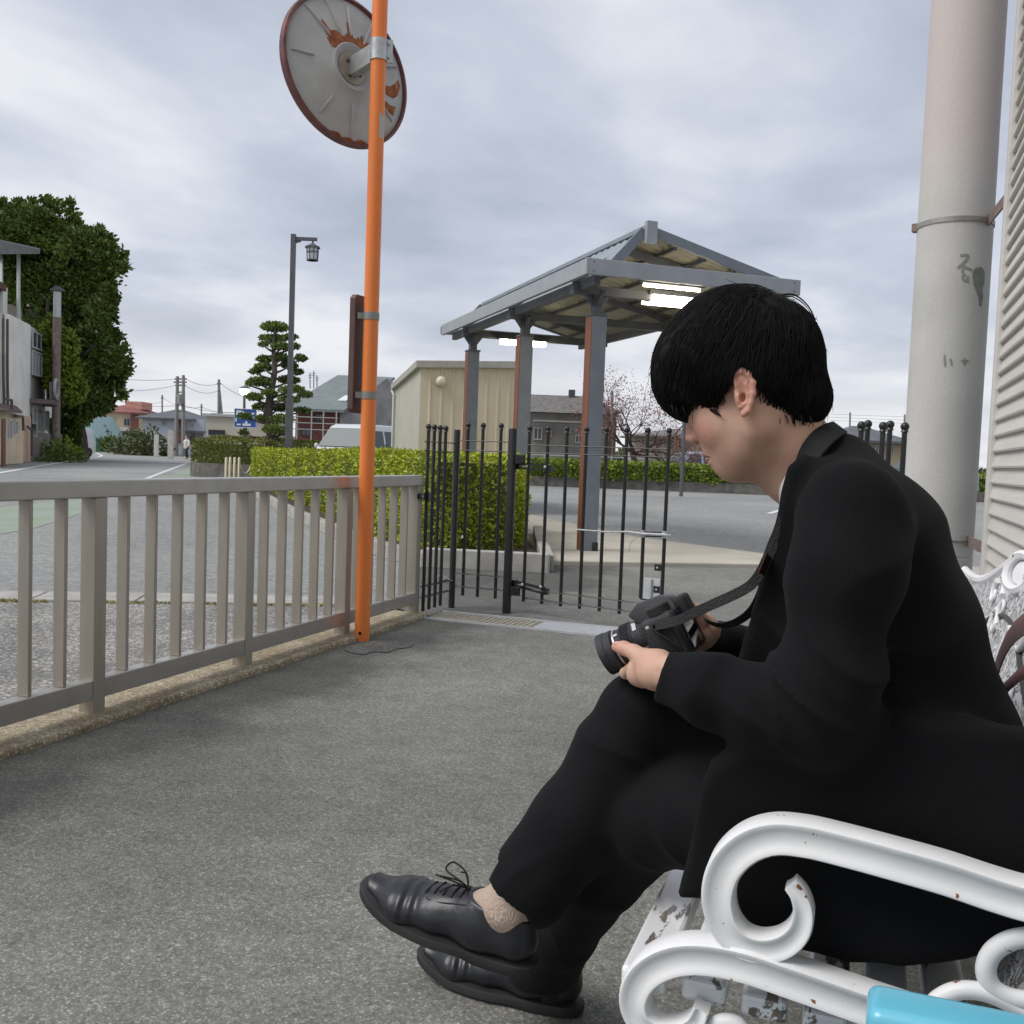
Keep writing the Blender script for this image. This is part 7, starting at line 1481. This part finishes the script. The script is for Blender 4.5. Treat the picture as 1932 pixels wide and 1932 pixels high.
# ---- shoes: built in their own frame (x to the toe, z up), then placed
def shoe(heel, toe, roll_, name='shoe'):
    """heel, toe: world points at the bottom rear and bottom front of the sole"""
    heel = np.array(heel); toe = np.array(toe); xa = toe-heel; Ls = np.linalg.norm(xa); xa /= Ls; ya = np.array([0, 1., 0]); ya = ya-xa*(ya@xa); ya /= np.linalg.norm(ya); za3 = np.cross(xa, ya)
    if za3[2] < 0: za3 = -za3
    yr = ya*math.cos(roll_)+za3*math.sin(roll_); zr3 = -ya*math.sin(roll_)+za3*math.cos(roll_)
    s = Ls/.295; v3 = lambda x, y, z: np.array([x, y, z])
    up_ = [rc(v3(.035, 0, .045), v3(.09, 0, .045), .033, .035, .02), rc(v3(.036, 0, .082), v3(.07, 0, .088), .029, .030, .02), rc(v3(.09, 0, .042), v3(.16, 0, .038), .034, .028, .02, 1.15), rc(v3(.16, 0, .038), v3(.215, .0, .031), .028, .024, .02, 1.5), rc(v3(.215, 0, .031), v3(.272, 0, .023), .024, .014, .03, 1.6), rc(v3(.095, 0, .060), v3(.160, 0, .044), .030, .024, .02),
           el(v3(.055, 0, .114), (.064, .036, .044), R(4), .006, sub=True), Prim('poly', .006, True, poly=np.array([(-.1, .016), (.4, .016), (.4, -.1), (-.1, -.1)]), y0=-.2, y1=.2, rr=.0002, ctr=v3(.15, 0, -.04), rad=.3)]
    def crease(Q): 
        x, y, z = Q[:, 0], Q[:, 1], Q[:, 2]; m = np.exp(-((x-.20)/.022)**2)*np.clip((z-.025)/.015, 0, 1); return .0014*m*np.sin((x+.25*y*np.sign(y))*330+1)
    um = surfnet(up_, .0026, crease)
    n = 40; ol = []
    for i in range(n):
        a = 2*math.pi*i/n; x = .147+.149*math.cos(a); wd_ = .047*(1 if x > .15 else .80+.20*(max(x, .05)-.05)/.10) * (1-.10*math.exp(-((x-.11)/.03)**2)); y = wd_*np.sign(math.sin(a))*abs(math.sin(a))**.62; ol.append((x, y))
    def tz(x): return .022*max(0, (x-.21)/.085)**1.8
    b = MB(); v = []
    for zz3, gr in ((.000, .97), (.004, 1), (.016, 1), (.0175, .98)):
        for x, y in ol: v.append((.147+(x-.147)*gr, y*gr, zz3+tz(x)+(.0 if x < .085 or zz3 > .001 else .004)))
    f = [tuple(reversed(range(n))), tuple(range(3*n, 4*n))]+[(k*n+i, k*n+(i+1) % n, (k+1)*n+(i+1) % n, (k+1)*n+i) for k in range(3) for i in range(n)]
    b.add(v, f)
    T_ = lambda Q: heel+np.outer(Q[:, 0]*s, xa)+np.outer(Q[:, 1]*s, yr)+np.outer((Q[:, 2]+np.array([tz(q) for q in Q[:, 0]])*(1))*s, zr3)
    V2 = T_(um[0]); sh_ = meshfrom(name, [((V2, um[1]), 0)], [M_shoe], man)
    vv = np.array(b.v); vv2 = heel+np.outer(vv[:, 0]*s, xa)+np.outer(vv[:, 1]*s, yr)+np.outer(vv[:, 2]*s, zr3); b.v = [tuple(q) for q in vv2]; b.build('sole', M_sole, None, smooth=True, sharp=40).parent = sh_
    loc = lambda x, y, z: tuple(T_(np.array([[x, y, z]]))[0])
    def onup(x, y):       # top of the upper at x, y
        zs_ = np.linspace(.15, .02, 60); d = field(up_, np.stack([np.full(60, x), np.full(60, y), zs_], 1)); i = np.argmax(d < 0); return zs_[i]
    b = MB()
    for k in range(5):
        x = .122+k*.014; pts = [loc(x+.002*abs(y)*100*.0, y, onup(x, y)+.0012) for y in np.linspace(-.017, .017, 7)]; b.tube(pts, .0017, 5)
    x = .118; zt3 = onup(x, 0)+.003
    for sg_ in (-1, 1):
        b.tube(smoothpath([loc(x, 0, zt3), loc(x+.012, sg_*.012, zt3+.014), loc(x+.040, sg_*.022, zt3+.016), loc(x+.045, sg_*.010, zt3+.008), loc(x+.018, sg_*.004, zt3+.004), loc(x, 0, zt3)], 5), .0015, 5)
        b.tube(smoothpath([loc(x, 0, zt3), loc(x+.015, sg_*.018, zt3+.008), loc(x+.03, sg_*.032, zt3-.002)], 4), .0015, 5)
    b.ball(loc(x, 0, zt3), .004, 8); b.build('laces', mat('black_lace', (.006, .006, .006), .8), None).parent = sh_
    b = MB()
    for sg_ in (-1, 1):
        ptl = [(.178, .004), (.178, .020), (.168, .026), (.15, .026), (.125, .024), (.105, .026)]
        b.tube([loc(x_, sg_*y_, onup(x_, sg_*y_)+.0006) for x_, y_ in ptl], .0011, 5)
    b.build('quarter_seam', mat('seam', (.008, .008, .01), .5), None).parent = sh_
    return sh_
s1_ = shoe(Pm(1008, 1838, 1.365), Pm(686, 1698, 1.40), R(6)); s1_['label'] = 'black lace up shoe hanging from the crossed leg'
s2_ = shoe((-.455, 1.745, .001), (-.805, 1.775, .004), 0); s2_['label'] = 'black lace up shoe flat on the asphalt'

# ================================================================== CAMERA IN THE HANDS
M_cam = mat('camera_body_plastic', (.026, .027, .032), .5, (.034, .035, .04), 40, bump=.3, bscale=500, spec=.4); M_camr = mat('camera_rubber', (.016, .017, .018), .75, bump=.3, bscale=600)
M_camg = mat('camera_print', (.55, .56, .58), .5); M_cgl = mat('lens_glass', (.01, .012, .02), .05, spec=.9)
CY = 1.405; cc_ = Pm(1264, 1186, CY); fr3 = Pm(1158, 1237, CY)-Pm(1240, 1200, CY); fwd = fr3/np.linalg.norm(fr3); side = np.array([0, 1., 0]); upc = np.cross(side, fwd); upc = upc if upc[2] > 0 else -upc
mpx = 1/1300.
camo = empty('photo_camera', cc_, 'black digital camera with zoom lens held on the knee in both hands', 'camera')
def CL(f_, s_, u_): return Vector(cc_+fwd*f_+side*s_+upc*u_)
def cbox(b, f0, f1, s0, s1, u0, u1, mi=0):
    c = [CL(f, s_, u_) for u_ in (u0, u1) for f, s_ in ((f0, s0), (f1, s0), (f1, s1), (f0, s1))]; return b.add(c, [(0, 3, 2, 1), (4, 5, 6, 7), (0, 1, 5, 4), (1, 2, 6, 5), (2, 3, 7, 6), (3, 0, 4, 7)], mi)
b = MB(); cbox(b, -.028, .024, -.066, .066, -.044, .028); b.build('camera_body', M_cam, camo, bevel=.008, seg=3, smooth=True)
b = MB(); cbox(b, .020, .052, .032, .066, -.044, .030); b.build('grip', M_camr, camo, bevel=.010, seg=3, smooth=True)
b = MB(); pr3 = [(-.028, .024), (-.026, .040), (-.006, .050), (.026, .052), (.046, .042), (.030, .022), (.0, .020)]; v = [CL(f, -.026, u_) for f, u_ in pr3]+[CL(f, .026, u_) for f, u_ in pr3]; n = len(pr3)
v = [CL(f, -.026*(1 if u_ < .038 else .62), u_) for f, u_ in pr3]+[CL(f, .026*(1 if u_ < .038 else .62), u_) for f, u_ in pr3]
b.add(v, [tuple(range(n)), tuple(reversed(range(n, 2*n)))]+[(i, (i+1) % n, n+(i+1) % n, n+i) for i in range(n)]); b.build('viewfinder_hump', M_cam, camo, bevel=.004, seg=2, smooth=True)
b = MB(); cbox(b, -.044, -.024, -.021, .021, .008, .038); b.build('eyecup', M_camr, camo, bevel=.006, seg=3, smooth=True)
b = MB(); cbox(b, -.020, .014, -.0685, -.0655, -.034, .010); b.build('port_cover', M_camr, camo, bevel=.002, smooth=True)
b = MB(); b.lathe([(.017, 0), (.017, .010), (.015, .012), (.001, .012)], CL(-.008, -.046, .028), 28, axis=upc); b.build('mode_dial', M_camr, camo, smooth=True)
b = MB(); cbox(b, -.0315, -.028, -.045, .030, -.036, .026); b.build('rear_screen', M_cgl, camo, bevel=.001)
b = MB(); cc_l = cc_+upc*.006; prof = [(a_*.87, h_) for a_, h_ in [(.034, .024), (.034, .034), (.0315, .036), (.0315, .050), (.033, .051), (.033, .068), (.031, .070), (.031, .082), (.0345, .084), (.0345, .094), (.036, .096), (.036, .106), (.033, .107), (.028, .100), (.001, .098)]]
b.lathe(prof, Vector(cc_)+Vector(upc)*.004, 56, axis=fwd); b.build('lens_barrel', M_cam, camo, smooth=True, sharp=30)
b = MB()
for k in range(48):
    a = k/48*6.283; q = Vector(cc_)+Vector(upc)*.004; e1 = Vector(side)*math.cos(a)+Vector(upc)*math.sin(a); b.bar(q+Vector(fwd)*.053+e1*.0292, q+Vector(fwd)*.067+e1*.0292, .002, .0016, up=e1)
b.build('zoom_ring', M_camr, camo)
b = MB(); b.lathe([(.027, 0), (.0285, .0), (.0285, .0022), (.027, .0022), (.027, 0)], Vector(cc_)+Vector(upc)*.004+Vector(fwd)*.0775, 56, axis=fwd); b.build('lens_ring', mat('silver_ring', (.5, .5, .52), .3, metal=.7), camo, smooth=True)
b = MB(); b.lathe([(.0245, 0), (.018, .004), (.001, .006)], Vector(cc_)+Vector(upc)*.004+Vector(fwd)*.0975, 40, axis=fwd); b.build('front_glass', M_cgl, camo, smooth=True)
q = Vector(cc_)+Vector(upc)*.004
for da, ff, wl_ in ((0, .043, .008), (.22, .043, .004), (-.2, .044, .004), (.05, .074, .004)):
    a = math.radians(128)+da; e1 = Vector(side)*math.cos(a)+Vector(upc)*math.sin(a); b = MB(); b.bar(q+Vector(fwd)*(ff-.003)+e1*.0277, q+Vector(fwd)*(ff+.003)+e1*.0277, wl_, .0006, up=e1); b.build('white_print', M_camg, camo)
for f0_, u0_ in ((-.004, .014), (.010, .016)):
    b = MB(); cbox(b, f0_, f0_+.005, -.0662, -.0657, u0_, u0_+.004); b.build('white_print', M_camg, camo)
b = MB(); b.lathe([(.007, 0), (.006, .008), (.001, .010)], CL(.024, -.047, -.012), 14, axis=fwd); b.build('lens_release', M_cam, camo, smooth=True)
# neck strap
RIB = [(-.0068, -.0010), (.0068, -.0010), (.0068, .0010), (-.0068, .0010)]; b = MB(); M_strap = mat('black_strap', (.009, .009, .010), .7, bump=.3, bscale=300)
b.sweep(smoothpath([CL(.0, -.071, .016), Pm(1275, 1172, 1.325), Pm(1305, 1158, 1.315), Pm(1345, 1140, 1.30), Pm(1385, 1122, 1.30), Pm(1415, 1105, 1.30), Pm(1432, 1085, 1.30), Pm(1446, 1058, 1.305), Pm(1462, 1020, 1.31), Pm(1490, 960, 1.315)], 5), RIB, (.15, -.9, .35)); b.build('neck_strap', M_strap, camo, bevel=.0004)
b = MB(); b.sweep(smoothpath([CL(-.0, .070, .016), Pm(1320, 1163, 1.475), Pm(1338, 1174, 1.46), Pm(1362, 1180, 1.44), Pm(1392, 1172, 1.42), Pm(1420, 1150, 1.40), Pm(1438, 1115, 1.385), Pm(1452, 1070, 1.37)], 5), RIB, (.1, -.75, -.6)); b.build('neck_strap', M_strap, camo, bevel=.0004)
b = MB(); b.tube(smoothpath([CL(.0, -.0675, .016), CL(.004, -.074, .012), CL(-.012, -.074, -.014), CL(-.016, -.071, -.030)], 4), .0035, 6, flat=.4); b.build('strap_end', M_strap, camo, smooth=True)
b = MB(); b.tube(smoothpath([Pm(1436, 1083, 1.292), Pm(1443, 1066, 1.294), Pm(1450, 1048, 1.298)], 4), .0112, 8, flat=.15, up=tuple(np.array([.1, -.45, .9]))); b.build('red_strap_edge', mat('red_stitch', (.06, .012, .010), .8), camo, smooth=True)
# ---- persons far away
def walker(c, hgt, yaw, label, top, bottom, name='person'):
    u = lambda f, s_, z: np.array([c[0], c[1], 0])+(np.array([-math.sin(yaw), math.cos(yaw), 0])*f+np.array([math.cos(yaw), math.sin(yaw), 0])*s_)*hgt+np.array([0, 0, z*hgt])
    e = empty(name, (c[0], c[1], 0), label, 'person')
    bd = [rc(u(0, 0, .93), u(.01, 0, .95), .062*hgt, .058*hgt, .01), rc(u(0, 0, .80), u(0, 0, .88), .03*hgt, None, .01), *chain([u(0, -.05, .5), u(.07, -.05, .28), u(.02, -.05, .05)], [.05*hgt, .035*hgt, .025*hgt]), *chain([u(0, .05, .5), u(-.06, .05, .28), u(-.12, .05, .07)], [.05*hgt, .035*hgt, .025*hgt]), rc(u(0, 0, .55), u(0, 0, .78), .07*hgt, .09*hgt, .03, 1.3), rc(u(.02, -.06, .02), u(.12, -.06, .02), .025*hgt), rc(u(-.12, .05, .04), u(-.03, .05, .02), .025*hgt), *chain([u(0, -.15, .77), u(.04, -.17, .6), u(.12, -.15, .5)], [.03*hgt, .026*hgt, .022*hgt]), *chain([u(0, .15, .77), u(-.04, .17, .6), u(.05, .16, .48)], [.03*hgt, .026*hgt, .022*hgt])]
    meshfrom('body', [(surfnet(bd, .02), 0)], [M_skin], e)
    meshfrom('shirt', [(surfnet([rc(u(0, 0, .50), u(0, 0, .78), .085*hgt, .10*hgt, .03, 1.3), *chain([u(0, -.15, .77), u(.04, -.175, .6)], [.045*hgt, .04*hgt]), *chain([u(0, .15, .77), u(-.04, .175, .6)], [.045*hgt, .04*hgt])], .02), 0)], [top], e)
    meshfrom('trousers', [(surfnet([*chain([u(0, -.05, .5), u(.07, -.05, .28), u(.02, -.05, .07)], [.068*hgt, .05*hgt, .042*hgt]), *chain([u(0, .05, .5), u(-.06, .05, .28), u(-.11, .05, .1)], [.068*hgt, .05*hgt, .042*hgt])], .02), 0)], [bottom], e)
    meshfrom('hair', [(surfnet([el(u(-.012, 0, .955), (.068*hgt, .068*hgt, .062*hgt), 0, .01)], .02), 0)], [M_hair], e)
walker(W(352, 850, 68), 1.56, YAW+R(150), 'person in pale top and dark trousers walking along the road edge', M_white, mat('navy_cloth', (.03, .035, .06), .8))
